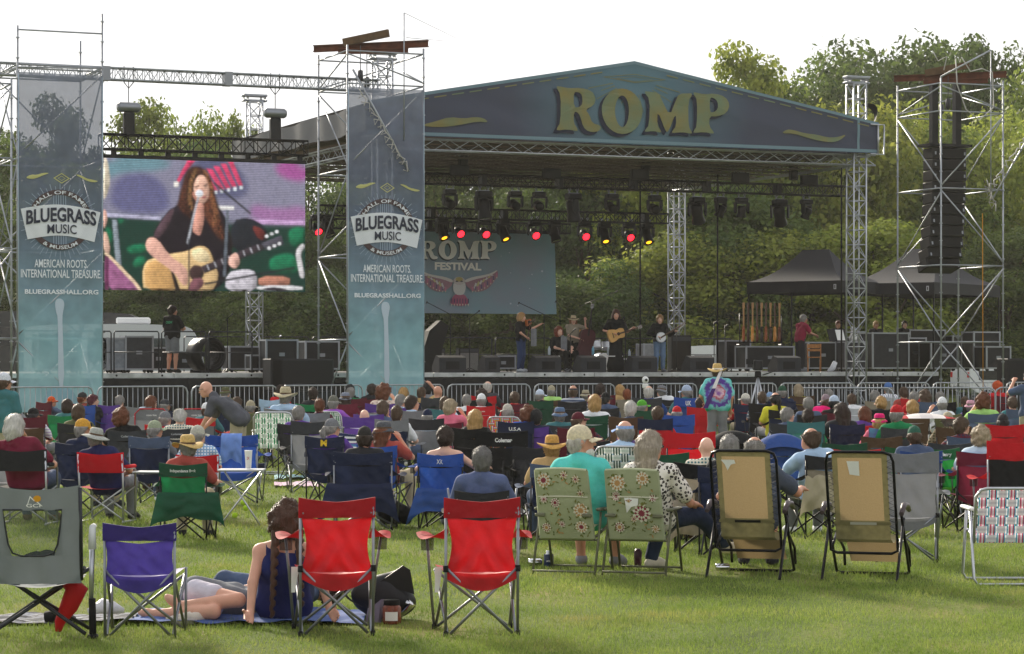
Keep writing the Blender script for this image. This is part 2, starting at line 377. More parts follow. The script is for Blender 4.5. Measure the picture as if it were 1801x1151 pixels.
for px, Y, yt, k, lf, wx, lab in (
    (-60, 128, 120, 0, 1, .8, 'tall tree at the left edge behind the scaffold tower'), (70, 134, 172, 1, 3, .7, 'hazy dark tree seen through the left mesh banner'),
    (150, 126, 196, 1, 3, .6, 'tree behind the right edge of the left mesh banner'), (290, 130, 176, 1, 0, .8, 'airy tree crown above the video screen against the sky'),
    (335, 134, 186, 2, 0, .55, 'leafy tree right of the airy crown above the screen'), (428, 137, 205, 4, 0, .5, 'small tree top beside the thin truss column above the roof edge'), (545, 130, 262, 0, 1, .8, 'dark tree behind the lattice of the middle scaffold tower'),
    (700, 134, 230, 2, 3, .8, 'dark tree hidden behind the middle banner and the roof'), (840, 126, 225, 3, 1, .8, 'tree behind the festival backdrop'),
    (1000, 132, 205, 2, 3, .8, 'dark tree behind the middle of the stage'), (1130, 126, 215, 0, 1, .8, 'tree behind the rear right truss column'),
    (1285, 128, 84, 1, 2, .8, 'sunlit yellow green tree standing above the right roof slope'), (1385, 140, 122, 3, 0, .85, 'tree in the dip right of the yellow green tree'),
    (1470, 150, 96, 0, 1, .85, 'tree behind the front right truss column'), (1550, 142, 58, 2, 3, .85, 'tallest dark tree between the truss column and the right scaffold'),
    (1645, 150, 74, 1, 1, .95, 'dark tree behind the top of the right scaffold tower'), (1728, 134, 60, 3, 3, .6, 'dark tree rising above the right scaffold beam'),
    (1850, 128, 120, 0, 0, .9, 'tree at the right edge of the treeline')):
    tree(px, Y, yt, k, lf, lab, wx)
ORD = ['first', 'second', 'third', 'fourth', 'fifth', 'sixth', 'seventh', 'eighth', 'ninth', 'tenth', 'eleventh', 'twelfth', 'thirteenth', 'fourteenth', 'fifteenth', 'sixteenth', 'seventeenth', 'eighteenth', 'nineteenth', 'twentieth']
for Y, pxs, ylo, yhi in ((116, range(-30, 1860, 135), 250, 330), (106, range(20, 1840, 108), 400, 500)):
    for i, px in enumerate(pxs):
        right = px > 1180
        if Y == 116: yt = rt.uniform(170, 225) if right else rt.uniform(ylo, yhi)
        else: yt = rt.uniform(300, 430) if right else rt.uniform(430, 520)
        lf = rt.choice([0, 2, 2, 0]) if (right and Y == 116) else (rt.choice([0, 1, 2]) if right else rt.choice([1, 3, 3, 1]))
        if 1330 < px < 1560: lf = 2
        tree(px + rt.uniform(-25, 25), Y + rt.uniform(-3, 3), yt, rt.choice([0, 2, 3]), lf,
             '%s tree, %s from left in the %s row behind the stage' % ('bright green' if lf == 2 else 'dark green', ORD[i], 'middle' if Y == 116 else 'low front'), rt.uniform(.8, 1.1) if Y == 116 else rt.uniform(1.2, 1.7))
# ------------------------------------------------------------------ trusses
def truss_parts(t, a, b, w, h, mat, r=.024, rb=.012, n=None, up=(0, 0, 1), lacing='bracing'):
    """box truss from a to b: four chords (parts) and one part of lattice bracing"""
    a = V(*a); b = V(*b); d = b - a; L = np.linalg.norm(d); d /= L
    if abs(d[2]) > .9: up = (0, 1, 0)
    x = np.cross(d, up); x /= np.linalg.norm(x); y = np.cross(x, d)
    n = n or max(2, int(round(L / max(w, h) / .9)))
    cs = [x * w / 2 * i + y * h / 2 * j for i, j in ((-1, -1), (1, -1), (1, 1), (-1, 1))]
    for c in cs: MB().tube([a + c, b + c], r, 6).ob('chord', mat, t)
    br = MB()
    for k in range(4):
        p, q = cs[k], cs[(k + 1) % 4]
        for i in range(n):
            s0, s1 = a + d * L * i / n, a + d * L * (i + 1) / n
            (A, B) = (s0 + p, s1 + q) if (i + k) % 2 else (s0 + q, s1 + p)
            br.tube([A, B], rb, 4, cap=False); br.tube([s0 + p, s0 + q], rb, 4, cap=False)
        br.tube([b + p, b + q], rb, 4, cap=False)
    br.ob(lacing, mat, t, kind='stuff')
def column(u, v, H, label, w=.42):
    t = thing('truss_column', label, 'truss column', S(u, v), SA, 'aluminium columns of the stage roof')
    truss_parts(t, (0, 0, .1), (0, 0, H), w, w, ALU, .026, .016, n=int(H / .42))
    m = MB(); m.box((0, 0, .06), (.8, .8, .1), b=.02); m.ob('base_plate', STEEL, t)
    m = MB(); m.box((0, 0, H + .2), (.78, .3, .08), b=.02); m.box((0, 0, H + .04), (.78, .3, .06), b=.02)
    for q in (-1, 1): m.lathe([(.07, -.12), (.07, .12)], 10, (q * .28, 0, H + .12), Matrix.Rotation(R(90), 3, 'X'))
    m.ob('pulley_head', GALV, t)
for u, v, lab in ((0, 0, 'front left roof column standing inside the middle scaffold tower'), (14.8, 0, 'front right silver roof column standing before the black tents'),
                  (0, 11.7, 'rear left roof column showing below the video screen'), (14.8, 11.7, 'rear right roof column behind the banjo player')):
    column(u, v, 9.95, lab)
# ------------------------------------------------------------------ stage deck
deck = thing('stage', 'long black skirted stage deck with silver front edge', 'stage', S(0, 0), SA)
U0, U1, V0, V1, DZ = -13., 17.9, .45, 13.2, 1.5
m = MB(); m.box(((U0 + U1) / 2, (V0 + V1) / 2 + .02, DZ - .05), (U1 - U0, V1 - V0 - .04, .1)); m.ob('deck', M('#2b2b2e', .7, noise=.3, nscale=.8), deck)
k = 0; u = U0
while u < U1 - .1:
    u2 = min(u + 2.44, U1); m = MB(); m.box(((u + u2) / 2, V0 - .02, DZ - .06), (u2 - u - .012, .05, .125), b=.008); m.ob('edge_beam', M('#b5b7b8', .45, .5, noise=.3, nscale=3), deck); u = u2
def skirt(uu, vv):
    x = U0 + uu * (U1 - U0); return (x, V0 - .06 + .05 * sn(x * 1.1, 2) + .03 * math.sin(x * 9), DZ - .13 - vv * (DZ - .13 - .02))
m = MB(); m.grid(skirt, 260, 3); m.ob('skirt', M('#1b1b1d', .85, bump=.2), deck)
m = MB()
for x in np.arange(U0 + .5, U1, 2.44):
    for y in (V0 + .4, V0 + 4.5, V0 + 8.5, V1 - .3): m.tube([(x, y, 0), (x, y, DZ - .1)], .03, 5)
m.ob('deck_legs', GALV, deck, kind='stuff')
m = MB()
for x in np.arange(U0 + .9, U1, 1.22): m.lathe([(0, 0), (.03, .0)], 8, (x, V0 - .0465, DZ - .06), Matrix.Rotation(R(90), 3, 'X'))
m.ob('lock_holes', RUBBER, deck, kind='stuff')
def railing(u0, v0, u1, v1, n, label):
    a = V(u0, v0, 0); b = V(u1, v1, 0)
    t = thing('guard_rail', label, 'railing', S(u0, v0, DZ), SA, 'black guard rails on the stage'); d = (b - a) / n
    for i in range(n):
        p, q = d * (i + .03), d * (i + .97)
        MB().tube([p + V(0, 0, .0), p + V(0, 0, 1.05), p * .97 + q * .03 + V(0, 0, 1.1), q * .97 + p * .03 + V(0, 0, 1.1), q + V(0, 0, 1.05), q], .02, 6).ob('rail_frame', DKMET, t)
        MB().tube([p + V(0, 0, .55), q + V(0, 0, .55)], .014, 5).ob('mid_rail', DKMET, t)
railing(-12.5, 2.3, 0, 2.3, 8, 'black tube guard rail along the left stage wing') if 0 else railing(-9.8, .75, -3.4, .75, 5, 'black tube guard rail along the front of the left stage wing')
railing(-2, 12.9, 15, 12.9, 8, 'black tube guard rail along the back of the main stage')
railing(15, 12.9, 17.6, 12.9, 1, 'short guard rail at the back right stage corner')
# ------------------------------------------------------------------ stage roof
roof = thing('stage_roof', 'gabled stage roof with printed festival banner across the front', 'roof', S(0, 0), SA)
E0, E1, ZB, ZE, ZP = -.55, 15.35, 7.9, 8.82, 10.25
ROOFV0, ROOFV1 = -.32, 12.2
def ztop(u): return ZE + (ZP - ZE) * (1 - abs(u - 7.4) / 7.95)
def fascia(a, b):
    u = E0 + a * (E1 - E0); zt = ztop(u); z = ZB + b * (zt - ZB)
    w = .05 * math.sin((u * .9 + z * 2.2) * 2.3 + math.sin(u * .8)) * (1 - abs(2 * b - 1)) + .02 * sn(u, z * 2)
    return (u, ROOFV0 - .03 + w * .42, z)
def fpos(u, z, off=.01):
    b = (z - ZB) / max(.01, ztop(u) - ZB); p = fascia((u - E0) / (E1 - E0), min(1, max(0, b)))
    return (p[0], p[1] - off, z)
fm = M('#2f3c57', .6, spec=.2, bump=.6, bscale=2.2); N, L, b_ = nodes_of(fm)
tc = N.new('ShaderNodeTexCoord'); mp = N.new('ShaderNodeMapping'); mp.inputs['Location'].default_value = (-1.85, 0, -2.35); mp.inputs['Scale'].default_value = (.25, 0, .25)
gr = N.new('ShaderNodeTexGradient'); gr.gradient_type = 'SPHERICAL'; rp = N.new('ShaderNodeValToRGB'); e = rp.color_ramp.elements
e[0].color = lin('#454a5c') + (1,); e[0].position = .05; e[1].color = lin('#587684') + (1,); e[1].position = .8
L.new(tc.outputs['Object'], mp.inputs[0]); L.new(mp.outputs[0], gr.inputs[0]); L.new(gr.outputs[0], rp.inputs[0]); L.new(rp.outputs[0], b_.inputs['Base Color'])
m = MB(); m.grid(fascia, 120, 14); front = m.ob('front_banner', fm, roof)
def chaikin(p, n=2):
    for _ in range(n):
        q = []
        for i in range(len(p)):
            a, b = p[i], p[(i + 1) % len(p)]
            q += [(a[0] * .75 + b[0] * .25, a[1] * .75 + b[1] * .25), (a[0] * .25 + b[0] * .75, a[1] * .25 + b[1] * .75)]
        p = q
    return p
EL = lambda cx, cy, rx, ry, n=28: [(cx + rx * math.cos(2 * math.pi * i / n), cy + ry * math.sin(2 * math.pi * i / n)) for i in range(n)]
GL = {'R': [[(0, 1), (.06, 1), (.28, .965), (.55, .99), (.8, .93), (.9, .76), (.84, .6), (.64, .5), (.74, .38), (.8, .2), (1., .15), (1., .06), (.9, 0), (.72, 0), (.6, .1), (.52, .36), (.44, .44), (.38, .43), (.38, .18), (.47, .06), (.47, 0), (.25, .035), (.0, 0), (0, .05), (.08, .18), (.08, .82), (0, .95)],
            [(.38, .54), (.38, .88), (.5, .89), (.58, .82), (.58, .63), (.5, .54)]],
      'O': [EL(.5, .5, .5, .52), EL(.5, .5, .17, .36)],
      'M': [[(0, 1), (.05, 1), (.3, .98), (.36, .8), (.53, .42), (.66, .8), (.72, .98), (.95, 1), (1, 1), (1, .95), (.93, .82), (.93, .18), (1, .05), (1, 0), (.8, .035), (.58, 0), (.58, .05), (.66, .18), (.66, .52), (.5, .03), (.44, .03), (.26, .55), (.26, .18), (.34, .05), (.34, 0), (.17, .035), (0, 0), (0, .05), (.09, .18), (.09, .82), (0, .95)]],
      'P': [[(0, 1), (.06, 1), (.28, .965), (.6, 1), (.88, .93), (1, .74), (.9, .52), (.65, .43), (.44, .43), (.44, .18), (.56, .05), (.56, 0), (.3, .035), (0, 0), (0, .05), (.1, .18), (.1, .82), (0, .95)],
            [(.44, .53), (.44, .89), (.55, .89), (.66, .8), (.66, .62), (.56, .53)]]}
def glyph(mb, ch, x0, x1, y0, y1, fn):
    loops = [chaikin(l, 1 if ch != 'O' else 0) for l in GL[ch]]
    loops = [[(x0 + a * (x1 - x0), y0 + b * (y1 - y0)) for a, b in l] for l in loops]
    tri = tessellate_polygon([[Vector((p[0], p[1], 0)) for p in l] for l in loops])
    fl = [p for l in loops for p in l]
    mb.add([fn(x, y) for x, y in fl], [tuple(t) for t in tri])
vf = ROOFV0 - .06
GOLD = M('#857a4c', .85, noise=.18, nscale=1.5, col2='#6f8068', spec=.1, bump=.5, bscale=2.2); NAVYP = M('#1d2338', .7)
for ch, xa, xb, ya, yb in (('R', 979, 1056, 152, 233), ('O', 1058, 1129, 156, 236), ('M', 1134, 1216, 161, 236), ('P', 1219, 1283, 163, 237)):
    ua, z1 = zs(xa, ya, vf); ub, z0 = zs(xb, yb, vf)
    m = MB(); glyph(m, ch, ua - .1, ub - .1, z0 - .09, z1 - .07, lambda x, y: fpos(x, y, .04)); m.ob('letter_shadow', NAVYP, front)
    m = MB(); glyph(m, ch, ua, ub, z0, z1, lambda x, y: fpos(x, y, .052)); m.ob('letter', GOLD, front)
def pxpoly(pts, v): return [zs(x, y, v) for x, y in pts]
for sw in ([(745, 219), (765, 214), (790, 206), (815, 209), (835, 206), (850, 208), (859, 216), (840, 214), (815, 219), (790, 223), (765, 224), (745, 222)],
           [(1373, 235), (1383, 228), (1395, 229), (1415, 235), (1435, 237), (1455, 242), (1472, 242), (1490, 236), (1478, 247), (1462, 251), (1440, 248), (1420, 243), (1395, 235)]):
    m = MB(); m.flat(chaikin(pxpoly(sw, vf), 1), lambda x, y: fpos(x, y, .045)); m.ob('swoosh', GOLD, front)
for sd in (-1, 1):
    for i in range(13):
        a = 7.4 + sd * (1.0 + i * .52); bq = a + sd * .36; m = MB()
        f = lambda u: ztop(u) - .2
        m.add([fpos(a, f(a), .02), fpos(bq, f(bq), .02), fpos(bq, f(bq) + .035, .02), fpos(a, f(a) + .035, .02)], [(0, 1, 2, 3)]); m.ob('gold_dash', GOLD, front)
m = MB()
for r_ in (.3, .5): m.add([fpos(7.4 + r_ * 2 * c, 10.02 - .28 + (r_ - .3) * .1 + r_ * .5 * s_, .02) for (c, s_) in ((-1, 0), (0, .5), (1, 0), (0, -.5), (-.88, 0), (0, .42), (.88, 0), (0, -.42))], [(0, 1, 5, 4), (1, 2, 6, 5), (2, 3, 7, 6), (3, 0, 4, 7)])
for i in range(15):
    a = R(200 + i * 10); d = V(math.cos(a) * 1.6, math.sin(a)); o = V(7.4, 9.75); p = o + d * .45; q = o + d * (.75 if i % 2 else .95); n = V(-d[1], d[0]) * .007
    m.add([fpos(*(p + n), .018), fpos(*(q + n), .018), fpos(*(q - n), .018), fpos(*(p - n), .018)], [(0, 1, 2, 3)])
m.ob('sunburst_print', GOLD, front)
m = MB(); BORD = M('#6d8793', .6)
m.grid(lambda a, b: fpos(E0 + a * (E1 - E0), ZB + .03 + b * .09, .015), 60, 1)
for q in (0, 1): m.grid(lambda a, b: fpos(E0 + (7.4 - E0) * a if not q else E1 - (E1 - 7.4) * a, ztop(E0 + (7.4 - E0) * a) - .09 + b * .08, .015), 30, 1)
m.grid(lambda a, b: fpos(14.62 + a * .08, ZB + .05 + b * (ztop(14.7) - ZB - .08), .016), 1, 6)
m.ob('banner_border', BORD, front)
TARP = M('#4b4a4c', .75, noise=.15, nscale=.6, trans=.15)
for sd in (0, 1):
    ue = E0 if sd == 0 else E1
    m = MB(); m.grid(lambda a, b: (ue + (7.4 - ue) * a, ROOFV0 + .02 + b * (ROOFV1 - ROOFV0), ZE - .06 + a * (ZP - ZE) - .05 * math.sin(b * 18.8) ** 2 * math.sin(a * 3.14)), 14, 24); m.ob('roof_tarp', TARP, roof)
    m = MB(); m.grid(lambda a, b: (ue + (-.02 if sd == 0 else .02) + .03 * math.sin(a * 40), ROOFV0 + .05 + a * (ROOFV1 - ROOFV0), ZE - .1 - b * (.72 - .1 * a) + .03 * math.sin(a * 21)), 60, 4); m.ob('side_valance', M('#77777b', .7, trans=.2) if sd == 0 else TARP, roof)
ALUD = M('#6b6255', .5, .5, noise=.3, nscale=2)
def rt_(a, b, w, h, mat, name='roof_truss', **k):
    """one truss of the roof: part with its chords and lacing joined (many alike, thin)"""
    a = V(*a); b = V(*b); d = b - a; L = np.linalg.norm(d); d /= L; up = (0, 0, 1) if abs(d[2]) < .9 else (1, 0, 0)
    x = np.cross(d, up); x /= np.linalg.norm(x); y = np.cross(x, d); n = int(L / .5); m = MB()
    cs = [x * w / 2 * i + y * h / 2 * j for i, j in ((-1, -1), (1, -1), (1, 1), (-1, 1))]
    for c in cs: m.tube([a + c, b + c], .025, 5)
    for k_ in range(4):
        p, q = cs[k_], cs[(k_ + 1) % 4]
        for i in range(n):
            s0, s1 = a + d * L * i / n, a + d * L * (i + 1) / n
            m.tube([s0 + (p if i % 2 else q), s1 + (q if i % 2 else p)], .012, 4, cap=False)
    m.ob(name, mat, roof)
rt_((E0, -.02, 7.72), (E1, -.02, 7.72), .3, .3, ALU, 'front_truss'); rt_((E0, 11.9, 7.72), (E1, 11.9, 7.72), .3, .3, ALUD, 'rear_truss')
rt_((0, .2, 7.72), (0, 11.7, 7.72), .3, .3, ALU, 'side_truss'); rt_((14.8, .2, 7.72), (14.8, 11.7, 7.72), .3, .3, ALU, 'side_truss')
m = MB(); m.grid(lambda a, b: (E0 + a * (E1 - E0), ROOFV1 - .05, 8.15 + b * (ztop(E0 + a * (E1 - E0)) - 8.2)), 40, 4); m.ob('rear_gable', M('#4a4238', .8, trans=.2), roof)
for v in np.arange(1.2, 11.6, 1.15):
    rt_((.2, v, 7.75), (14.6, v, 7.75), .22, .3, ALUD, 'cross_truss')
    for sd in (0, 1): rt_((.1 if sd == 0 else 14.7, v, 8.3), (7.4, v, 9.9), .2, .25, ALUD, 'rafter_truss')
m = MB(); m.tube([(E1 - .3, -.4, 7.88), (E1 + .15, -.4, 7.88), (E1 + .15, -.4, 8.75), (E1 - .3, -.4, 8.75)], .03, 6); m.tube([(E1 - .05, -.4, 7.88), (E1 - .05, -.4, 8.75)], .03, 6); m.ob('corner_frame', ALU, roof)
m = MB(); m.grid(lambda a, b: (14.9 + .5 * math.sin(a * 3.1) + .35 * a, .1 + .2 * b, 9.35 + .18 * math.sin(a * 3.14) - .9 * a ** 2 - .35 * b * a), 10, 4); m.ob('loose_tarp', BLK, roof)
# ------------------------------------------------------------------ scaffold towers
def tower(u0, v0, w, d, H, label, ztops=None, lifts=(.18, 2.38, 4.6, 6.82, 9.05)):
    """four posts at (0|w, 0|d), ledgers and diagonals; local axes are the stage's"""
    t = thing('scaffold_tower', label, 'scaffold', S(u0, v0), SA, 'scaffold towers beside the stage')
    cor = [(0, 0), (w, 0), (w, d), (0, d)]
    for i, (x, y) in enumerate(cor):
        h = (ztops or [H] * 4)[i]
        p = MB().tube([(x, y, 0), (x, y, h)], .027, 7).ob('post', GALV, t)
        c = MB()
        for z in np.arange(.3, h, .5): c.lathe([(.028, -.012), (.05, -.012), (.05, .012), (.028, .012)], 8, (x, y, z), smooth=False)
        c.ob('rosettes', GALV, p, kind='stuff')
    zz = [z for z in lifts if z < H] + [H - .15]
    for k, z in enumerate(zz):
        for i in range(4):
            a, b = cor[i], cor[(i + 1) % 4]
            MB().tube([(*a, z), (*b, z)], .022, 6).ob('ledger', GALV, t)
        if k:
            for i in range(4):
                a, b = cor[i], cor[(i + 1) % 4]
                if (k + i) % 2: a, b = b, a
                o = .03
                MB().tube([(a[0], a[1] - o, zz[k - 1] + .08), (b[0], b[1] - o, z - .08)], .02, 6).ob('diagonal_brace', GALV, t)
    for x, y in cor: MB().box((x, y, .015), (.16, .16, .03)).ob('base_plate', STEEL, t)
    return t
TW, TD = 2.12, 2.35
uM, _ = zs(611, 400, -2.1); uL, _ = zs(31, 400, -2.1); uR, _ = zs(1655, 400, -2.1)
tM = tower(uM, -2.1, TW, TD, 10.05, 'middle scaffold tower carrying the banner beside the stage roof')
tL = tower(uL, -2.1, TW, TD, 9.3, 'left scaffold tower with bare posts rising above its banner', [10.1, 10.5, 10.1, 10.4])
tR = tower(uR, -2.1, TW, TD, 10.0, 'right scaffold tower holding the hanging black speakers')
uLL, _ = zs(-95, 400, -2.1); tower(uLL, -2.1, 1.6, TD, 8.8, 'scaffold bay at the far left edge of the picture')
MB().tube([(0, 0, 10.0), (TW, 0, 10.0)], .022, 6).ob('top_rail', GALV, tL)
# steel beams on the tower tops
def ibeam(m, a, b, h=.2, w=.16):
    a = V(*a); b = V(*b); d = (b - a) / np.linalg.norm(b - a); x = np.cross(d, (0, 0, 1)); L = np.linalg.norm(b - a); c = (a + b) / 2
    rot = Matrix([[d[0], x[0], 0], [d[1], x[1], 0], [d[2], x[2], 1]])
    for off, dz, ww, hh in ((0, 0, .02, h), (0, h / 2, w, .025), (0, -h / 2, w, .025)): m.box((c[0], c[1], c[2] + dz), (L, ww, hh), rot)
for t, nm in ((tM, 'middle'), (tR, 'right')):
    par = t.location
    m = MB(); ibeam(m, (-.15, TD - .05, 10.2), (TW + .15, .05, 10.2), .16, .12); m.ob('steel_beam', RUST, t)
    m = MB(); ibeam(m, (.15, TD * .5, 10.02), (TW * .85, .3, 10.02), .12, .1); m.ob('steel_beam', RUST, t)
    m = MB(); m.box((TW * .42, TD * .45, 10.4), (1.3, .1, .2), (0, R(-9), R(-40))); m.ob('timber_block', M('#5b4630', .8, noise=.3), t)
    for x, y in ((.5, .4), (1.2, TD - .5)):
        h = MB(); h.tube([(x, y, 10.1), (x, y, 9.2)], .012, 4); h.lathe([(0, .17), (.07, .14), (.08, -.1), (.03, -.16), (0, -.17)], 8, (x, y, 9.3)); h.ob('chain_hoist', DKMET, t)
def rope(name, pts, mat, label, cat='cable', r=.012, base=None):
    o = thing(name, label, cat, S(*base) if base else (0, 0, 0), SA); MB().tube(pts, r, 5).ob('strand', mat, o); return o
ORG = M('#c98a1e', .6)
def coil(a, b, n, amp, seed):
    r = random.Random(seed); a = V(*a); b = V(*b); out = []
    for i in range(n + 1):
        p = a + (b - a) * i / n; out.append(tuple(p + V(math.sin(i * 1.9) * amp * r.uniform(.5, 1), 0, math.cos(i * 1.9) * amp * r.uniform(.5, 1))))
    return out
TUBEG = M('#b9b6b2', .5)
# loose pole triangle and hoses of the towers (parts of the tower they are tied to)
MB().tube([(TW * .72, -.12, 7.6), (TW * .72, -.12, 10.95)], .016, 5).ob('stay_pole', GALV, tM)
MB().tube([(TW * .72, -.12, 10.95), (TW + 1.15, -.12, 10.25), (TW * .75, -.12, 10.3)], .007, 4).ob('stay_wire', DKMET, tM)
MB().tube([(.1, -.14, 9.4), (TW * .78, -.14, 6.8)], .028, 6).ob('tied_pole', GALV, tM)
MB().tube(coil((.25, -.18, 8.8), (TW * .74, -.18, 6.85), 42, .14, 3), .014, 5).ob('hose', TUBEG, tM)
MB().tube([(-.1, -.14, 10.0), (1.6, -.14, 10.85)], .028, 6).ob('tied_pole', GALV, tR)
MB().tube([(1.62, -.12, 6.5), (1.62, -.12, 10.85)], .018, 5).ob('stay_pole', GALV, tR)
MB().tube([(1.65, -.14, 6.5), (TW + 1.4, -.14, 9.3)], .028, 6).ob('tied_pole', GALV, tR)
for pts in (coil((1.5, -.16, 6.7), (TW + 1.2, -.16, 8.9), 40, .15, 4), [(-.35, -.15, 10.7), (-.2, -.15, 10.45), (.1, -.15, 10.6), (0, -.15, 10.2)],
            [(.4, -.15, 10.55), (.45, -.15, 9.8), (.75, -.15, 9.1), (1.2, -.15, 8.8), (1.7, -.15, 9.2), (1.65, -.15, 10.2), (1.3, -.15, 10.3), (.9, -.15, 10.2), (.6, -.15, 10.6)], coil((1.45, -.16, 6.9), (1.7, -.16, 6.3), 18, .18, 8)):
    MB().tube(pts, .018, 5).ob('hose', TUBEG, tR)
MB().tube([(1.28, -.2, 6.1), (1.3, -.2, .8)], .012, 5).ob('orange_cable', ORG, tR)
# line array hanging in the right tower
la = thing('line_array', 'curved black line array of speaker boxes hanging in the right scaffold', 'speaker', S(uR + .9, -.9, 8.0), SA)
MB().box((0, 0, .15), (1.45, .7, .08)).ob('rigging_frame', BLKM, la)
for q in (-.38, .42): MB().box((q, 0, 1.1), (.2, .18, 1.8)).ob('hanging_strut', BLKM, la)
y, z, an = 0., .08, 0.
for i in range(11):
    m = MB(); hgt = .33; rot = Euler((R(-an), 0, 0)).to_matrix()
    m.box((0, y, z - hgt / 2), (1.16, .55, hgt - .025), rot, b=.02)
    bx = m.ob('speaker_box', BLK, la)
    g = MB(); g.box((0, y - .283 * math.cos(R(an)), z - hgt / 2 + .283 * math.sin(R(an))), (1.06, .012, hgt - .1), rot); g.ob('grille', M('#0c0c0d', .8), bx)
    g = MB()
    for q in (-.5, .5): g.box((q, y - .28, z - hgt / 2), (.05, .04, .09), rot)
    g.ob('rigging_lug', STEEL, bx)
    z -= hgt * math.cos(R(an)); y += hgt * math.sin(R(an)); an += 1.0 if i < 6 else 3.
# ------------------------------------------------------------------ mesh banners
BW = TW - .02
def bz(x, y): return ((x - 220) / 380 * BW, EYE + (HY - (290 + y / 2.877)) * 66.0 / FPX)
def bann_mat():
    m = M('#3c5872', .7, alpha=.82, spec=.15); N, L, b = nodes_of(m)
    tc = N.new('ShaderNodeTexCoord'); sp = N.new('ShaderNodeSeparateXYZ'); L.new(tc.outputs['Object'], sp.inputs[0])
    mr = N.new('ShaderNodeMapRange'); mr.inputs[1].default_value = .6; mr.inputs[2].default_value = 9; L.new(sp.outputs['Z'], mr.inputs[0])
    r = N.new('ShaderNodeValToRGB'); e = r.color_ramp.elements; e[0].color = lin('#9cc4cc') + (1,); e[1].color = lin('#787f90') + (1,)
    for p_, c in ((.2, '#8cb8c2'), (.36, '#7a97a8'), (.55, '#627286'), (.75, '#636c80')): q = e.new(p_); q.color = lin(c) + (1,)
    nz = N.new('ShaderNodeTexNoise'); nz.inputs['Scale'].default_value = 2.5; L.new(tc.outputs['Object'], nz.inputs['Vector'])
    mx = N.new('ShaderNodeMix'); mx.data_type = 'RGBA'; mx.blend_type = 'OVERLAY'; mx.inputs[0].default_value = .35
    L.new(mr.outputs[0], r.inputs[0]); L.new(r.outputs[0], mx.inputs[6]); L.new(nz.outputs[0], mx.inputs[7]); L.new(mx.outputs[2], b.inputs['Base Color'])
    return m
BM = bann_mat(); BWHT = M('#dfe4ea', .6, trans=.1); BDK = M('#2a3142', .7); BBRN = M('#4b3b3c', .7); BOL = M('#b9b878', .6)
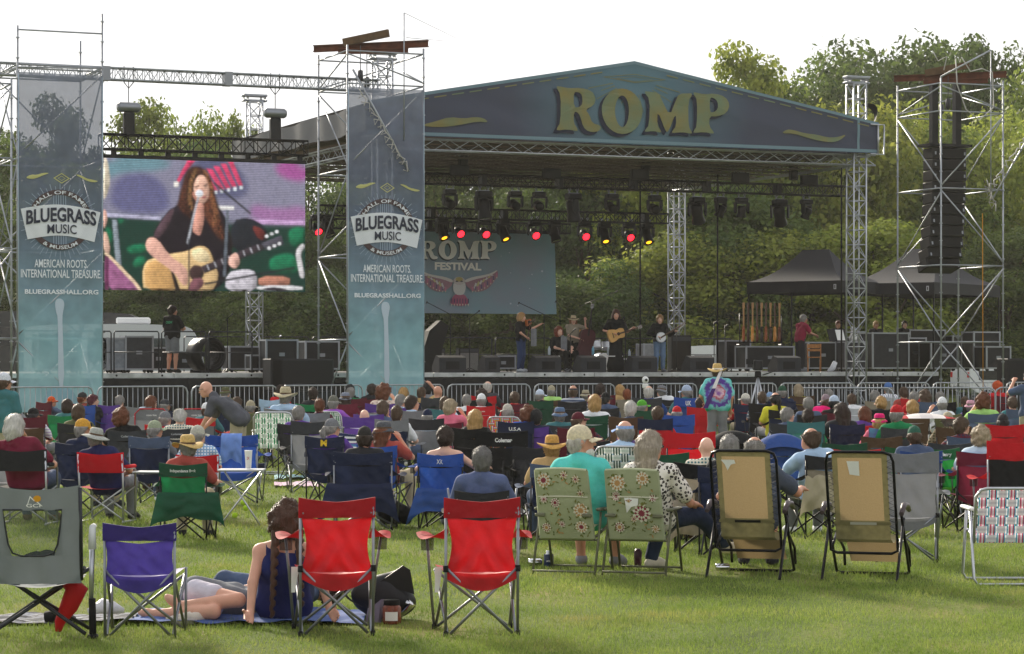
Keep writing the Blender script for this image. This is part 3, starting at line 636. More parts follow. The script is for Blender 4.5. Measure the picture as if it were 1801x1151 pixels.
def banner(t, lab):
    b = thing('mesh_banner', lab, 'banner', S(0, 0), SA, 'tall printed mesh banners on the scaffold')
    loc = Vector(t.location); off = Matrix.Rotation(SA, 3, 'Z') @ Vector((TW / 2, -.06, 0)); b.location = loc + off
    wav = lambda x, z: .02 * math.sin(z * 2.2 + x * 3) + .012 * math.sin(x * 7 + z)
    m = MB(); m.grid(lambda u, v: ((u - .5) * BW, wav((u - .5) * BW, .55 + v * 8.4), .55 + v * 8.4), 16, 60); m.ob('mesh_sheet', BM, b)
    F = lambda k: (lambda x, z: (x, wav(x, z) - .011 * k, z))
    def poly(name, pts, mat, k, ch=0):
        q = [bz(*p) for p in pts]
        MB().flat(chaikin(q, ch) if ch else q, F(k)).ob(name, mat, b)
    # emblem: rays, ring, ribbon, lettering
    m = MB()
    for i in range(48):
        a = 2 * math.pi * i / 48; d = V(math.cos(a), math.sin(a)); n = V(-d[1], d[0]) * 1.6
        p, q = V(217, 330) + d * 142, V(217, 330) + d * (168 if i % 2 else 182)
        q[0] = min(400, max(38, q[0]))
        m.add([F(1)(*bz(*w)) for w in (p + n, q + n, q - n, p - n)], [(0, 1, 2, 3)])
    for x in range(185, 250, 11): m.add([F(2)(*bz(*w)) for w in ((x, 205), (x + 4, 205), (x + 4, 440), (x, 440))], [(0, 1, 2, 3)])
    m.ob('ray_print', M('#8d9db0', .7), b)
    m = MB(); n = 60
    m.add([F(2)(*bz(217 + rr * math.cos(2 * math.pi * i / n), 322 + rr * math.sin(2 * math.pi * i / n))) for rr in (118, 144) for i in range(n)], [(i, (i + 1) % n, n + (i + 1) % n, n + i) for i in range(n)])
    m.ob('ring', BBRN, b)
    top = [(38 + 362 * i / 20, 274 - 28 * math.sin(math.pi * i / 20) + 8 * i / 20) for i in range(21)]
    bot = [(372 - 302 * i / 20, 425 - 24 * math.sin(math.pi * i / 20) - 7 * i / 20) for i in range(21)]
    bot = bot[::-1]
    m = MB(); m.grid(lambda u, v: F(3)(*bz(*(V(*top[int(round(u * 20))]) * (1 - v) + V(*bot[int(round(u * 20))]) * v))), 20, 8); m.ob('ribbon', BWHT, b)
    arc = lambda x, y, amp: (x, y - amp * math.cos((x - 220) / 180 * 1.5))
    def tx(body, x0, x1, y0, y1, mat, amp=0, bold=.02, name='lettering'):
        m = MB(); xc = (x0 + x1) / 2
        text_on(m, body, x1 - x0, y1 - y0, lambda x, y: F(5)(*bz(*arc(xc + x, y1 - y, amp))), bold); m.ob(name, mat, b)
    tx('BLUEGRASS', 62, 380, 290, 352, BDK, 24, .03); tx('MUSIC', 157, 290, 360, 402, BDK, 16, .012)
    def ringtext(body, a0, a1, r0, flip):
        m = MB(); vv, ff, w = text2d(body, .02); out = []
        for x, y in vv:
            t_ = (x / w + .5); a = R(a0 + (a1 - a0) * t_); rr = (r0 + y * 24) if not flip else (r0 - y * 24)
            out.append(F(4)(*bz(217 + rr * math.cos(a), 322 - rr * math.sin(a))))
        m.add(out, ff); m.ob('lettering', BWHT, b)
    ringtext('HALL OF FAME', 152, 28, 122, 0); ringtext('& MUSEUM', 235, 305, 140, 1)
    tx('AMERICAN ROOTS.', 100, 340, 512, 549, BWHT, 0, .01); tx('INTERNATIONAL TREASURE.', 38, 402, 560, 598, BWHT, 0, .01)
    tx('BLUEGRASSHALL.ORG', 55, 388, 655, 675, BWHT, 0, .03)
    PALE = M('#b4c4d2', .7)
    poly('banjo_print', [(193, 720), (200, 700), (215, 695), (230, 702), (237, 722), (232, 750), (226, 785), (229, 900), (236, 1120), (208, 1120), (207, 900), (206, 785), (198, 760)], PALE, 2, 1)
    poly('banjo_print', [(218 + 76 * math.cos(2 * math.pi * i / 30), 1190 + 76 * math.sin(2 * math.pi * i / 30)) for i in range(30)], M('#7ea3b2', .7), 1)
    poly('swoosh', [(58, 127), (85, 110), (110, 112), (140, 100), (170, 101), (140, 112), (115, 125), (90, 132)], BOL, 2, 1)
    poly('swoosh', [(284, 104), (310, 106), (335, 122), (360, 126), (393, 134), (365, 140), (335, 132), (310, 118)], BOL, 2, 1)
    m = MB()
    for r_ in (38, 18):
        q = [(r_, 0), (0, .66 * r_), (-r_, 0), (0, -.66 * r_)]; k = .82
        m.add([F(2)(*bz(224 + x, 124 + y)) for x, y in q] + [F(2)(*bz(224 + x * k, 124 + y * k)) for x, y in q], [(i, (i + 1) % 4, 4 + (i + 1) % 4, 4 + i) for i in range(4)])
    m.ob('diamond_print', BOL, b)
    m = MB(); m.tube([(-BW / 2, 0, .6), (-BW / 2, 0, 8.9)], .012, 4); m.tube([(BW / 2, 0, .6), (BW / 2, 0, 8.9)], .012, 4); m.ob('edge_hem', M('#9fb2c0', .7), b)
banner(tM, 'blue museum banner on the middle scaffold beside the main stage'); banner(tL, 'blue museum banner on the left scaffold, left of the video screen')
# ------------------------------------------------------------------ goal-post beam and video screen
gp = thing('lattice_beam', 'long lattice beam spanning between the left and middle scaffold towers', 'truss', S(uLL, -.9), SA)
truss_parts(gp, (0, 0, 9.15), (uM + 1.3 - uLL, 0, 9.15), .25, .3, GALV, .024, .01, n=60)
for px in (185, 400):
    u, _ = zs(px, 130, -.9); MB().box((u - uLL, -.005, 9.15), (.2, .3, .36)).ob('splice_plate', STEEL, gp)
SCV = -1.0
us0, zt0 = zs(181, 279, SCV); us1, zt1 = zs(537, 288, SCV); _, zb0 = zs(181, 510, SCV); SCW = us1 - us0; SCT = (zt0 + zt1) / 2; SCH = SCT - zb0
ht = thing('screen_truss', 'black lattice truss hanging above the video screen', 'truss', S(us0, SCV + .1, SCT), SA)
truss_parts(ht, (-.05, 0, .42), (SCW + .05, 0, .42), .35, .38, BLKM, .026, .014, n=16)
for i in range(8): MB().box((.3 + i * SCW / 7.6, -.02, .12), (.14, .05, .22)).ob('hanger_bracket', BLKM, ht)
for px in (228, 486):
    u, z = zs(px, 205, SCV); h = thing('chain_hoist', 'silver motor hoist above the %s end of the video screen' % ('left' if px < 300 else 'right'), 'hoist', S(u, SCV + .1, SCT + .6), SA, 'chain hoists over the video screen')
    m = MB(); m.lathe([(0, -.3), (.09, -.3), (.13, -.24), (.13, .24), (.09, .3), (0, .3)], 12, (0, 0, .72), Matrix.Rotation(R(90), 3, 'Y')); m.ob('motor', STEEL, h)
    MB().box((0, 0, .3), (.28, .2, .6), b=.03).ob('chain_bag', BLK, h)
    MB().tube([(0, 0, .8), (0, 0, 9.05 - SCT - .6)], .012, 4).ob('chain', DKMET, h)
    m = MB(); m.tube([(-.12, 0, 9.36 - SCT - .6), (-.12, 0, 8.95 - SCT - .6), (0, 0, 8.8 - SCT - .6), (.12, 0, 8.95 - SCT - .6), (.12, 0, 9.36 - SCT - .6)], .015, 4); m.ob('sling', DKMET, h)
scr = thing('video_screen', 'large video wall showing a singer with a guitar', 'screen', S(us0, SCV, SCT - SCH), SA)
nc, nr = 6, 4
for i in range(nc):
    for j in range(nr): MB().box((SCW * (i + .5) / nc, .07, SCH * (j + .5) / nr), (SCW / nc - .004, .1, SCH / nr - .004)).ob('cabinet', BLK, scr)
MB().box((SCW / 2, .08, SCH + .05), (SCW + .05, .14, .09)).ob('top_bar', BLKM, scr)
PW, PH = 384, 248
PIC = np.zeros((PH, PW, 3)) + .3
_gx, _gy = np.meshgrid((np.arange(PW) + .5) / PW, 1 - (np.arange(PH) + .5) / PH)
def _blur(A, r):
    for ax in (0, 1):
        for _ in range(2):
            n = 2 * r + 1; pad = [(r + 1, r) if i == ax else (0, 0) for i in range(A.ndim)]; C = np.cumsum(np.pad(A, pad, mode='edge'), ax)
            hi = [slice(None)] * A.ndim; lo = list(hi); hi[ax] = slice(n, None); lo[ax] = slice(0, -n); A = (C[tuple(hi)] - C[tuple(lo)]) / n
    return A
_rs = np.random.default_rng(11); _nz = _blur(_rs.random((PH, PW)), 3); _nz = (_nz - _nz.mean()) / _nz.std(); _nf = _blur(_rs.random((PH, PW)), 1); _nf = (_nf - _nf.mean()) / _nf.std()
def spt(x, y): return ((x - 60) / 1560 * SCW, SCH * (1 - (y - 85 - 35 * (x - 60) / 1560) / (1013 - 25 * (x - 60) / 1560)))
def sp(name, col, pts, ch=1):
    """draw one soft, shaded shape into the live picture"""
    global PIC
    q = [spt(*p) for p in pts]; q = np.array(chaikin(q, ch) if ch else q) / np.array((SCW, SCH)); ins = np.zeros((PH, PW), bool)
    for i in range(len(q)):
        (x0, y0), (x1, y1) = q[i - 1], q[i]
        if y0 != y1: ins ^= ((y0 > _gy) != (y1 > _gy)) & (_gx < (x1 - x0) * (_gy - y0) / (y1 - y0) + x0)
    m = ins.astype(float); big = 'backdrop' in name or 'forest' in name or 'bird' in name
    soft = _blur(m, 5 if big else (2 if 'leaves' in name or 'hair' in name else 1)); r = 7; w = _blur(m, r); sh = (np.roll(w, (4, 4), (0, 1)) - np.roll(w, (-4, -4), (0, 1)))
    sh = 1 + (0 if big else .75) * -sh + (.02 if big else .1 if 'hair' not in name else .28) * (_nz if 'hair' not in name else np.roll(_nf, 3, 0)) * (.5 if 'face' in name or 'arm' in name or 'guitar_body' in name else 1)
    c = np.array(lin(col)); PIC = PIC * (1 - soft[..., None]) + soft[..., None] * np.clip(c * sh[..., None], 0, 1.2)
B = lambda x0, y0, x1, y1: [(x0, y0), (x1, y0), (x1, y1), (x0, y1)]
def thick(pts, w):
    p = [V(*q) for q in pts]; l = []; r = []
    for i in range(len(p)):
        d = p[min(i + 1, len(p) - 1)] - p[max(i - 1, 0)]; d /= np.linalg.norm(d) + 1e-9; n = V(-d[1], d[0]) * w / 2; l.append(tuple(p[i] + n)); r.append(tuple(p[i] - n))
    return l + r[::-1]
sp('picture_backdrop', '#8b899f', B(60, 80, 1625, 1110), 0)
sp('picture_backdrop', '#6f939f', [(60, 85), (600, 90), (520, 180), (200, 200), (60, 260)]); sp('picture_backdrop', '#66668c', [(150, 220), (420, 190), (560, 330), (560, 520), (100, 500)])
sp('picture_backdrop', '#a8589a', [(1380, 110), (1625, 125), (1625, 260), (1480, 240), (1390, 190)]); sp('picture_backdrop', '#a274a4', [(1180, 420), (1400, 470), (1625, 430), (1625, 590), (1200, 570)])
sp('picture_forest', '#153a30', [(60, 520), (500, 545), (1140, 580), (1625, 590), (1625, 1110), (60, 1110)], 0)
sp('picture_rail', '#b9b6cf', [(90, 508), (500, 535), (500, 560), (90, 540)], 0); sp('picture_rail', '#c9a3cf', [(1150, 545), (1625, 560), (1625, 592), (1150, 580)], 0)
for i, pts in enumerate(([(230, 760), (400, 740), (420, 800), (260, 830)], [(300, 850), (380, 830), (390, 900), (280, 930)], [(80, 600), (130, 640), (140, 720), (80, 760)], [(1480, 620), (1620, 595), (1620, 740), (1500, 760)], [(1330, 840), (1500, 800), (1560, 860), (1600, 960), (1340, 960)], [(170, 545), (230, 555), (190, 600)])): sp('picture_leaves', '#14704c', pts, 2)
sp('picture_post', '#8d97a0', [(130, 560), (165, 560), (200, 910), (160, 920)], 0)
sp('picture_bird_tail', '#5d5f7e', [(700, 95), (1050, 98), (1170, 250), (1160, 380), (960, 400), (600, 310)])
for i in range(6): sp('picture_feather', '#d8446e', [(1010 - i * 55, 100 + i * 20), (1050 - i * 52, 100 + i * 22), (1130 - i * 48, 290 + i * 10), (1095 - i * 48, 290 + i * 12)], 0); sp('picture_feather', '#dfe6ea', B(1105 - i * 50, 292 + i * 9, 1128 - i * 50, 318 + i * 9), 0)
sp('picture_feather', '#d8446e', [(700, 100), (760, 100), (680, 200), (630, 280), (620, 250)], 0); sp('picture_feather', '#e9e4dc', B(595, 265, 632, 305), 0)
sp('picture_bass_neck', '#e6d8c0', [(62, 85), (95, 90), (118, 265), (100, 345), (82, 390), (62, 410)]); sp('picture_hand', '#e3b3a2', [(60, 470), (92, 500), (90, 590), (62, 640)]); sp('picture_arm', '#e2b9a4', [(60, 650), (95, 660), (120, 820), (70, 820)])
sp('picture_bass_body', '#a0638c', [(75, 820), (140, 870), (220, 960), (300, 1030), (350, 1110), (75, 1110)]); sp('picture_bass_edge', '#f0d3b0', thick([(75, 815), (150, 880), (230, 970), (300, 1040), (345, 1105)], 22)); sp('picture_bass_strings', '#6b2f55', [(75, 830), (105, 850), (105, 1110), (75, 1110)], 0)
sp('picture_drum_shadow', '#20242c', [(1040, 560), (1180, 530), (1300, 600), (1330, 680), (1300, 800), (1030, 800)]); sp('picture_drum_shadow', '#6e2f2c', [(1190, 590), (1280, 620), (1320, 680), (1260, 720)])
sp('picture_drum', '#c9c4cc', [(1000, 960), (1160, 930), (1240, 960), (1240, 1110), (990, 1110)]); sp('picture_drum', '#b37a66', B(1250, 985, 1500, 1070)); sp('picture_drum', '#e8e6e8', B(1240, 1060, 1600, 1095)); sp('picture_drum', '#d9d5d6', thick([(1610, 740), (1560, 800), (1580, 900), (1600, 1000)], 40)); sp('picture_drum', '#2b2430', [(1260, 1095), (1330, 1070), (1440, 1075), (1500, 1105)]); sp('picture_cymbal', '#f4f2ee', B(930, 448, 1060, 478), 0)
sp('singer_hair', '#3a2019', [(745, 138), (820, 150), (870, 210), (900, 300), (930, 420), (980, 520), (1040, 690), (1050, 800), (940, 800), (700, 560), (600, 470), (640, 400), (660, 250), (700, 165)])
sp('singer_blouse', '#1e1720', [(580, 455), (700, 440), (760, 520), (900, 450), (980, 500), (1030, 640), (1050, 900), (940, 1100), (800, 1100), (560, 830), (420, 690), (500, 560)])
sp('singer_blouse', '#57414a', [(560, 480), (610, 470), (540, 640), (480, 700), (430, 680)]); sp('singer_neck', '#d69a88', [(770, 420), (830, 420), (830, 560), (800, 680), (770, 670), (735, 640), (750, 500)])
sp('singer_hair', '#4a2a20', [(640, 330), (700, 260), (720, 450), (730, 560), (690, 520), (630, 470)]); sp('singer_hair', '#5c3424', [(860, 320), (910, 420), (960, 560), (1000, 720), (940, 700), (850, 560), (820, 480)])
sp('singer_face', '#e7b8a2', [(790, 205), (840, 220), (870, 290), (868, 370), (840, 420), (810, 432), (770, 400), (745, 330), (755, 260)]); sp('singer_face', '#c98a78', [(745, 330), (770, 400), (800, 425), (770, 420), (735, 360)])
for x0, y0 in ((755, 300), (822, 288)): sp('singer_brow', '#3b201c', [(x0, y0), (x0 + 38, y0 - 14), (x0 + 38, y0 - 4), (x0, y0 + 10)], 0); sp('singer_eye', '#2c1a1c', [(x0 + 2, y0 + 12), (x0 + 34, y0 + 6), (x0 + 20, y0 + 16)], 0)
sp('singer_mouth', '#a8424f', [(805, 378), (850, 372), (835, 388), (815, 390)]); sp('singer_nose', '#d39a86', [(806, 310), (818, 310), (826, 345), (806, 350)])
sp('singer_hair', '#9a7048', thick([(770, 160), (722, 270), (716, 400), (735, 480)], 17)); sp('singer_hair', '#85573a', thick([(830, 170), (880, 280), (895, 400), (925, 520), (900, 600)], 28))
sp('guitar_body', '#e2bf8a', [(560, 820), (700, 800), (780, 755), (850, 765), (890, 830), (905, 900), (938, 960), (930, 1040), (880, 1110), (370, 1110), (355, 980), (380, 880), (450, 850)]); sp('guitar_body', '#f1dcae', [(720, 800), (800, 770), (860, 800), (880, 880), (760, 880)]); sp('guitar_body', '#cfa268', [(370, 900), (480, 860), (590, 960), (620, 1110), (380, 1110)])
sp('guitar_hole', '#3f2c2c', EL(770, 965, 58, 62)); sp('pick_guard', '#7b4f58', [(730, 1010), (820, 1000), (830, 1060), (770, 1110), (700, 1110)]); sp('guitar_bridge', '#231a1c', [(570, 940), (590, 935), (640, 1080), (650, 1110), (610, 1110)], 0)
sp('guitar_neck', '#3a3038', [(800, 915), (1260, 735), (1300, 780), (830, 970)], 0); sp('guitar_head', '#4c4a55', [(1270, 735), (1430, 668), (1455, 740), (1310, 785)], 0)
for i in range(8): sp('guitar_fret', '#d7d7df', thick([(850 + i * 56, 900 - i * 22), (866 + i * 56, 940 - i * 22)], 7), 0)
for i in range(3):
    for dy in (-38, 42): sp('guitar_peg', '#f0f0f2', EL(1325 + i * 40 + dy * .25, 722 - i * 18 + dy * 1.15, 15, 12, 10), 0)
sp('singer_arm', '#e4b09e', [(400, 690), (470, 700), (560, 830), (690, 920), (710, 990), (700, 1060), (660, 1060), (600, 960), (440, 850), (375, 770)]); sp('singer_hand', '#e8b9a8', [(1030, 830), (1080, 800), (1110, 870), (1090, 920), (1050, 930), (1010, 890)])
sp('mic_stand', '#aeb2ba', thick([(785, 380), (740, 560), (700, 740)], 16), 0); sp('mic_stand', '#2c2e34', thick([(712, 700), (712, 1100)], 16), 0); sp('microphone', '#dfe4ea', EL(792, 352, 30, 28)); sp('mic_stand', '#3a3a42', thick([(905, 270), (1190, 505)], 16), 0); sp('mic_stand', '#606872', thick([(1010, 480), (985, 990)], 22), 0); sp('mic_stand', '#23252b', thick([(830, 1050), (1100, 1000), (1540, 920)], 16), 0)

def video_picture():
    P_ = np.clip(_blur(PIC, 1) * .2 + PIC * .8, 0, 1); P_ *= (1 + .06 * _nf)[..., None]
    xs = np.linspace(0, SCW, PW + 1); zz = np.linspace(SCH, 0, PH + 1); v = np.zeros((PH + 1, PW + 1, 3)); v[..., 0] = xs[None]; v[..., 1] = .012; v[..., 2] = zz[:, None]
    i = (np.arange(PH)[:, None] * (PW + 1) + np.arange(PW)[None]).ravel(); f = np.stack([i + PW + 1, i + PW + 2, i + 1, i], 1)
    me = bpy.data.meshes.new('picture'); me.from_pydata(v.reshape(-1, 3).tolist(), [], f.tolist()); ca = me.color_attributes.new('Col', 'FLOAT_COLOR', 'CORNER')
    c = np.ones((PH * PW, 4, 4), np.float32); c[..., :3] = P_.reshape(-1, 1, 3); ca.data.foreach_set('color', c.ravel())
    m = M('#050506', .5, spec=.1, kind='led'); N, L, b = nodes_of(m); at = N.new('ShaderNodeAttribute'); at.attribute_name = 'Col'; L.new(at.outputs['Color'], b.inputs['Emission Color'])
    tc = N.new('ShaderNodeTexCoord'); w = N.new('ShaderNodeTexWave'); w.bands_direction = 'Z'; w.inputs['Scale'].default_value = 7; L.new(tc.outputs['Object'], w.inputs['Vector']); mr = N.new('ShaderNodeMapRange'); mr.inputs[3].default_value = .2; mr.inputs[4].default_value = .33
    L.new(w.outputs[0], mr.inputs[0]); L.new(mr.outputs[0], b.inputs['Emission Strength']); ob('picture', me, m, scr)
video_picture()
# ------------------------------------------------------------------ festival backdrop
DV = 10.2
def dz(x, y): return zs(740 + x / 6.77, 400 + y / 6.77, DV)
ud0, zd1 = zs(640, 403, DV); ud1, zd0 = zs(977, 553, DV)
bd = thing('stage_backdrop', 'grey blue festival backdrop with winged owl hanging above the band', 'backdrop', S(0, DV), SA)
bm = M('#86b0ba', .7, col2='#9a9fb0', nscale=.55, spec=.15)
MB().grid(lambda a, b: (ud0 + (ud1 - ud0) * a - .35 * (1 - a) * 0 + .12 * (b - .5) * (a - .5) * -1.2, .02 * sn(a * 4, b * 3), zd0 + (zd1 - zd0) * b), 20, 10).ob('cloth', bm, bd)
FB = lambda k: (lambda x, z: (x, -.05 - .004 * k, z))
def bp(name, col, pts, k=1, ch=1):
    q = [dz(*p) for p in pts]; MB().flat(chaikin(q, ch) if ch else q, FB(k)).ob(name, M(col, .7), bd)
for ch, xa, xb in (('R', -28, 195), ('O', 205, 422), ('M', 435, 692), ('P', 703, 900)):
    x0, z1 = dz(xa, 158); x1, z0 = dz(xb, 384)
    m = MB(); glyph(m, ch, x0 - .03, x1 - .03, z0 - .04, z1 - .04, FB(1)); m.ob('letter_shadow', M('#39454f', .7), bd)
    m = MB(); glyph(m, ch, x0, x1, z0, z1, FB(2)); m.ob('letter', M('#fbf8f2', .7), bd)
m = MB(); xc, zc = dz(437, 508); w_ = dz(715, 500)[0] - dz(160, 500)[0]
text_on(m, 'FESTIVAL', w_, dz(0, 425)[1] - dz(0, 508)[1], lambda x, y: FB(2)(xc + x, zc + y), .045); m.ob('lettering', M('#fbf8f2', .7), bd)
for sx in (1, -1):
    X = lambda x: 447 + sx * (x - 447)
    w = [(515, 630), (620, 595), (740, 575), (830, 550), (905, 508)]
    bp('owl_wing', '#a8808e', [(X(a), b) for a, b in w + [(915, 570), (890, 610), (840, 680), (780, 740), (700, 770), (620, 765), (560, 720), (530, 690)]], 1, 1)
    bp('owl_wing', '#ddd6d2', [(X(a), b) for a, b in [(510, 630), (620, 590), (740, 572), (830, 548), (905, 506), (895, 530), (830, 575), (740, 600), (640, 620), (520, 665)]], 2, 1)
    for i in range(7): a0 = 620 + i * 33; bp('owl_feather', '#cfc58e' if i % 2 else '#d9d3d5', [(X(a0), 725 - i * 24), (X(a0 + 20), 735 - i * 26), (X(a0 + 42), 672 - i * 16), (X(a0 + 22), 660 - i * 16)], 3, 0)
    for i in range(9): a0 = 600 + i * 36; b0 = 768 - (i * 1.0) ** 2 * 2.6; bp('owl_feather', '#7c6a8c' if i % 2 else '#c8809c', [(X(a0), b0 - 6), (X(a0 + 18), b0 - 4), (X(a0 + 14), b0 - 60), (X(a0 - 4), b0 - 58)], 3, 0); bp('owl_feather', '#e4dcc0', [(X(a0), b0 - 8), (X(a0 + 16), b0 - 8), (X(a0 + 8), b0 + 12)], 4, 0)
bp('owl_tail', '#b0607e', [(400, 790), (510, 790), (570, 890), (540, 930), (450, 940), (370, 925), (335, 895)], 1)
for i in range(7): a0 = 352 + i * 33; bp('owl_feather', '#e4dcc8', [(a0, 915), (a0 + 16, 915), (a0 + 8, 946)], 2, 0); bp('owl_feather', '#564a70', [(a0 + 4, 850), (a0 + 14, 850), (a0 + 14, 905), (a0 + 2, 905)], 2, 0)
bp('owl_body', '#d9d6d4', [(380, 650), (520, 650), (530, 720), (510, 790), (480, 810), (410, 805), (375, 750)], 3); bp('owl_head', '#cfc6c4', EL(448, 640, 70, 48), 4); bp('owl_head', '#b9a86a', EL(448, 622, 44, 28), 5); bp('owl_face', '#5d5560', EL(420, 645, 16, 9), 6, 0); bp('owl_face', '#5d5560', EL(476, 645, 16, 9), 6, 0)
for i, (x, y, r_) in enumerate(((1048, 305, 7), (1062, 545, 6), (1317, 563, 8), (1437, 525, 12), (1063, 910, 11), (1148, 935, 7), (1462, 75, 10), (950, 345, 5), (1290, 730, 6))): bp('star', '#c9d3dc', EL(x, y, r_, r_, 8), 1, 0)
MB().tube([(ud0, .03, zd1 + .05), (ud1 + .1, .03, zd1 + .05)], .03, 6).ob('top_bar', BLKM, bd)
# ------------------------------------------------------------------ lighting trusses and lamps
def ltruss(px0, y0, px1, v, label, w=.3):
    ua, za = zs(px0, y0, v); ub, _ = zs(px1, y0, v)
    t = thing('lighting_truss', label, 'truss', S(ua, v, za), SA, 'black lighting trusses under the roof')
    truss_parts(t, (0, 0, 0), (ub - ua, 0, 0), w, w, BLKM, .026, .012)
    for x in np.arange(1.2, ub - ua, 2.4): MB().box((x, -.01, 0), (.14, w + .03, w + .02)).ob('corner_block', BLKM, t)
    return za
V1_, V2_, V3_ = 2.6, 7.2, 9.0
z1_ = ltruss(640, 311, 1483, V1_, 'front black lighting truss running the full width under the roof')
z2_ = ltruss(560, 370, 1172, V2_, 'middle black lighting truss behind the front one')
z3_ = ltruss(560, 393, 1000, V3_, 'rear black lighting truss just above the backdrop')
def lamp_meshes():
    a = MB(); a.box((0, 0, -.16), (.36, .26, .14), b=.03); base = a.mesh('base')
    a = MB()
    for q in (-.1, .1): a.tube([(q, 0, .0), (q, 0, -.1)], .018, 6)
    a.box((0, 0, -.085), (.26, .05, .03))
    a.lathe([(.035, -.03), (.035, .03)], 8, (-.1, 0, .0), Matrix.Rotation(R(90), 3, 'X')); a.lathe([(.035, -.03), (.035, .03)], 8, (.1, 0, .0), Matrix.Rotation(R(90), 3, 'X'))
    clamp = a.mesh('clamp')
    a = MB()
    for q in (-1, 1): a.prism([(-.07, -.24), (.07, -.24), (.06, -.5), (.0, -.56), (-.06, -.5)], lambda y, z, t: (t, y, z), q * .19, q * .235)
    a.box((0, 0, -.25), (.47, .14, .05)); yoke = a.mesh('yoke')
    def head(L, r0, r1):
        a = MB(); a.lathe([(0, .5 * L), (r0 * .7, .5 * L), (r0, .42 * L), (r0, .05 * L), (r1 * .8, -.1 * L), (r1, -.45 * L), (r1, -.5 * L), (r1 * .86, -.5 * L), (r1 * .84, -.46 * L)], 14); return a.mesh('head')
    l = lambda r1, L: MB().lathe([(0, -.455 * L), (r1 * .6, -.462 * L), (r1 * .85, -.47 * L)], 14).mesh('lens')
    return base, clamp, yoke, head(.5, .15, .17), l(.17, .5), head(.34, .13, .15), l(.15, .34)
LB, LC, LY, LH1, LL1, LH2, LL2 = lamp_meshes()
GLASSD = M('#1a1d22', .08, spec=.8)
def REDL(): 
    return M('#ff1e2c', .5, emit=1.3)
AMB = M('#ffae1c', .5, emit=.9)
def lamp(px, y, v, kind, lens, tilt, yaw, label, sc=1., zt=None):
    u, z = zs(px, y, v); z = zt if zt is not None else z
    t = thing('stage_light', label, 'stage light', S(u, v - .05, z), SA, 'stage lights hanging from the trusses', scale=sc)
    ob('clamp', LC, STEEL, t); ob('base', LB, BLK, t)
    y_ = ob('yoke', LY, BLK, t, rot=(0, 0, yaw)); 
    h = ob('head', LH1 if kind == 'spot' else LH2, BLKM, t, loc=(0, 0, -.5), rot=Euler((tilt, 0, yaw)))
    ob('lens', LL1 if kind == 'spot' else LL2, lens, h, scale=(.62, .62, 1) if lens is AMB else (.9, .9, 1))
for i, (px, kind, tl, yw, sc) in enumerate(((790, 'wash', 1.9, .2, 1), (850, 'spot', -.2, .3, 1.25), (905, 'wash', 1.9, 0, 1), (947, 'wash', 1.8, -.2, 1), (1007, 'spot', -.1, 1.4, 1.25), (1075, 'wash', 1.9, .1, 1), (1150, 'wash', 1.8, 0, 1),
                              (1225, 'spot', .5, -.8, 1.2), (1266, 'wash', .4, .5, 1.), (1303, 'wash', .2, 0, 1), (1370, 'spot', .6, -.7, 1.2), (1417, 'wash', .4, .6, 1.))):
    lamp(px, 0, V1_, kind, GLASSD, tl, yw, 'unlit black moving light, %s from the left on the front truss' % ORD[i], sc, z1_ - .2)
for i, (px, kind, lens, tl, yw) in enumerate(((556, 'wash', 'r', -.9, .2), (575, 'spot', 'n', -.5, .7), (776, 'spot', 'y', -.55, .35), (806, 'wash', 'r', -1.1, .1), (851, 'wash', 'r', -1.1, .05), (884, 'spot', 'y', -.55, .4), (939, 'wash', 'r', -1.1, 0), (974, 'spot', 'n', -.35, .5), (1027, 'wash', 'r', -1.1, -.05), (1062, 'spot', 'y', -.5, .0), (1105, 'wash', 'r', -1.1, 0), (1137, 'spot', 'y', -.5, .05))):
    lamp(px, 0, V2_, kind, {'r': REDL(), 'y': AMB, 'n': GLASSD}[lens], tl, yw, '%s, %s from the left on the middle truss' % ({'r': 'red glowing round stage light', 'y': 'black moving light with amber lens', 'n': 'unlit black moving spotlight'}[lens], ORD[i]), 1., z2_ - .06)
m_ = MB(); m_.box((0, 0, 0), (.56, .16, .3), b=.02); BLB = m_.mesh('b'); m_ = MB()
for q in (-.14, .14): m_.lathe([(.0, -.075), (.07, -.08), (.115, -.1), (.125, -.09), (.125, -.05)], 14, (q, 0, 0), Matrix.Rotation(R(-90), 3, 'X') @ Matrix.Diagonal((1, 1, 1)))
BLL = m_.mesh('l')
BULB = M('#dfe6ee', .15, .6)
for i, (px, y) in enumerate(((808, 300), (970, 306), (1125, 307), (1302, 313), (1423, 317))):
    u, z = zs(px, y, V1_ - .3); t = thing('blinder_light', 'twin white audience light, %s from the left on the front truss' % ORD[i], 'stage light', S(u, V1_ - .3, z), SA, 'twin audience lights')
    ob('housing', BLB, BLK, t); o = ob('reflectors', BLL, BULB, t, rot=(R(180), 0, 0)); MB().box((0, .12, .02), (.06, .2, .06)).ob('bracket', BLKM, t)
for i, (px, y) in enumerate(((812, 268), (1133, 265), (1393, 282))):
    u, z = zs(px, y, V1_); t = thing('chain_hoist', 'silver roof hoist above the front lighting truss, %s from the left' % ORD[i], 'hoist', S(u, V1_, z), SA, 'chain hoists over the front truss')
    MB().lathe([(0, -.28), (.08, -.28), (.11, -.2), (.11, .2), (.08, .28), (0, .28)], 10, (0, 0, 0), Matrix.Rotation(R(90), 3, 'Y')).ob('motor', STEEL, t)
    MB().box((.05, 0, -.35), (.25, .2, .5), b=.03).ob('chain_bag', BLK, t); MB().tube([(0, 0, -.7 - .0), (0, 0, 7.65 - z)], .012, 4).ob('chain', DKMET, t)
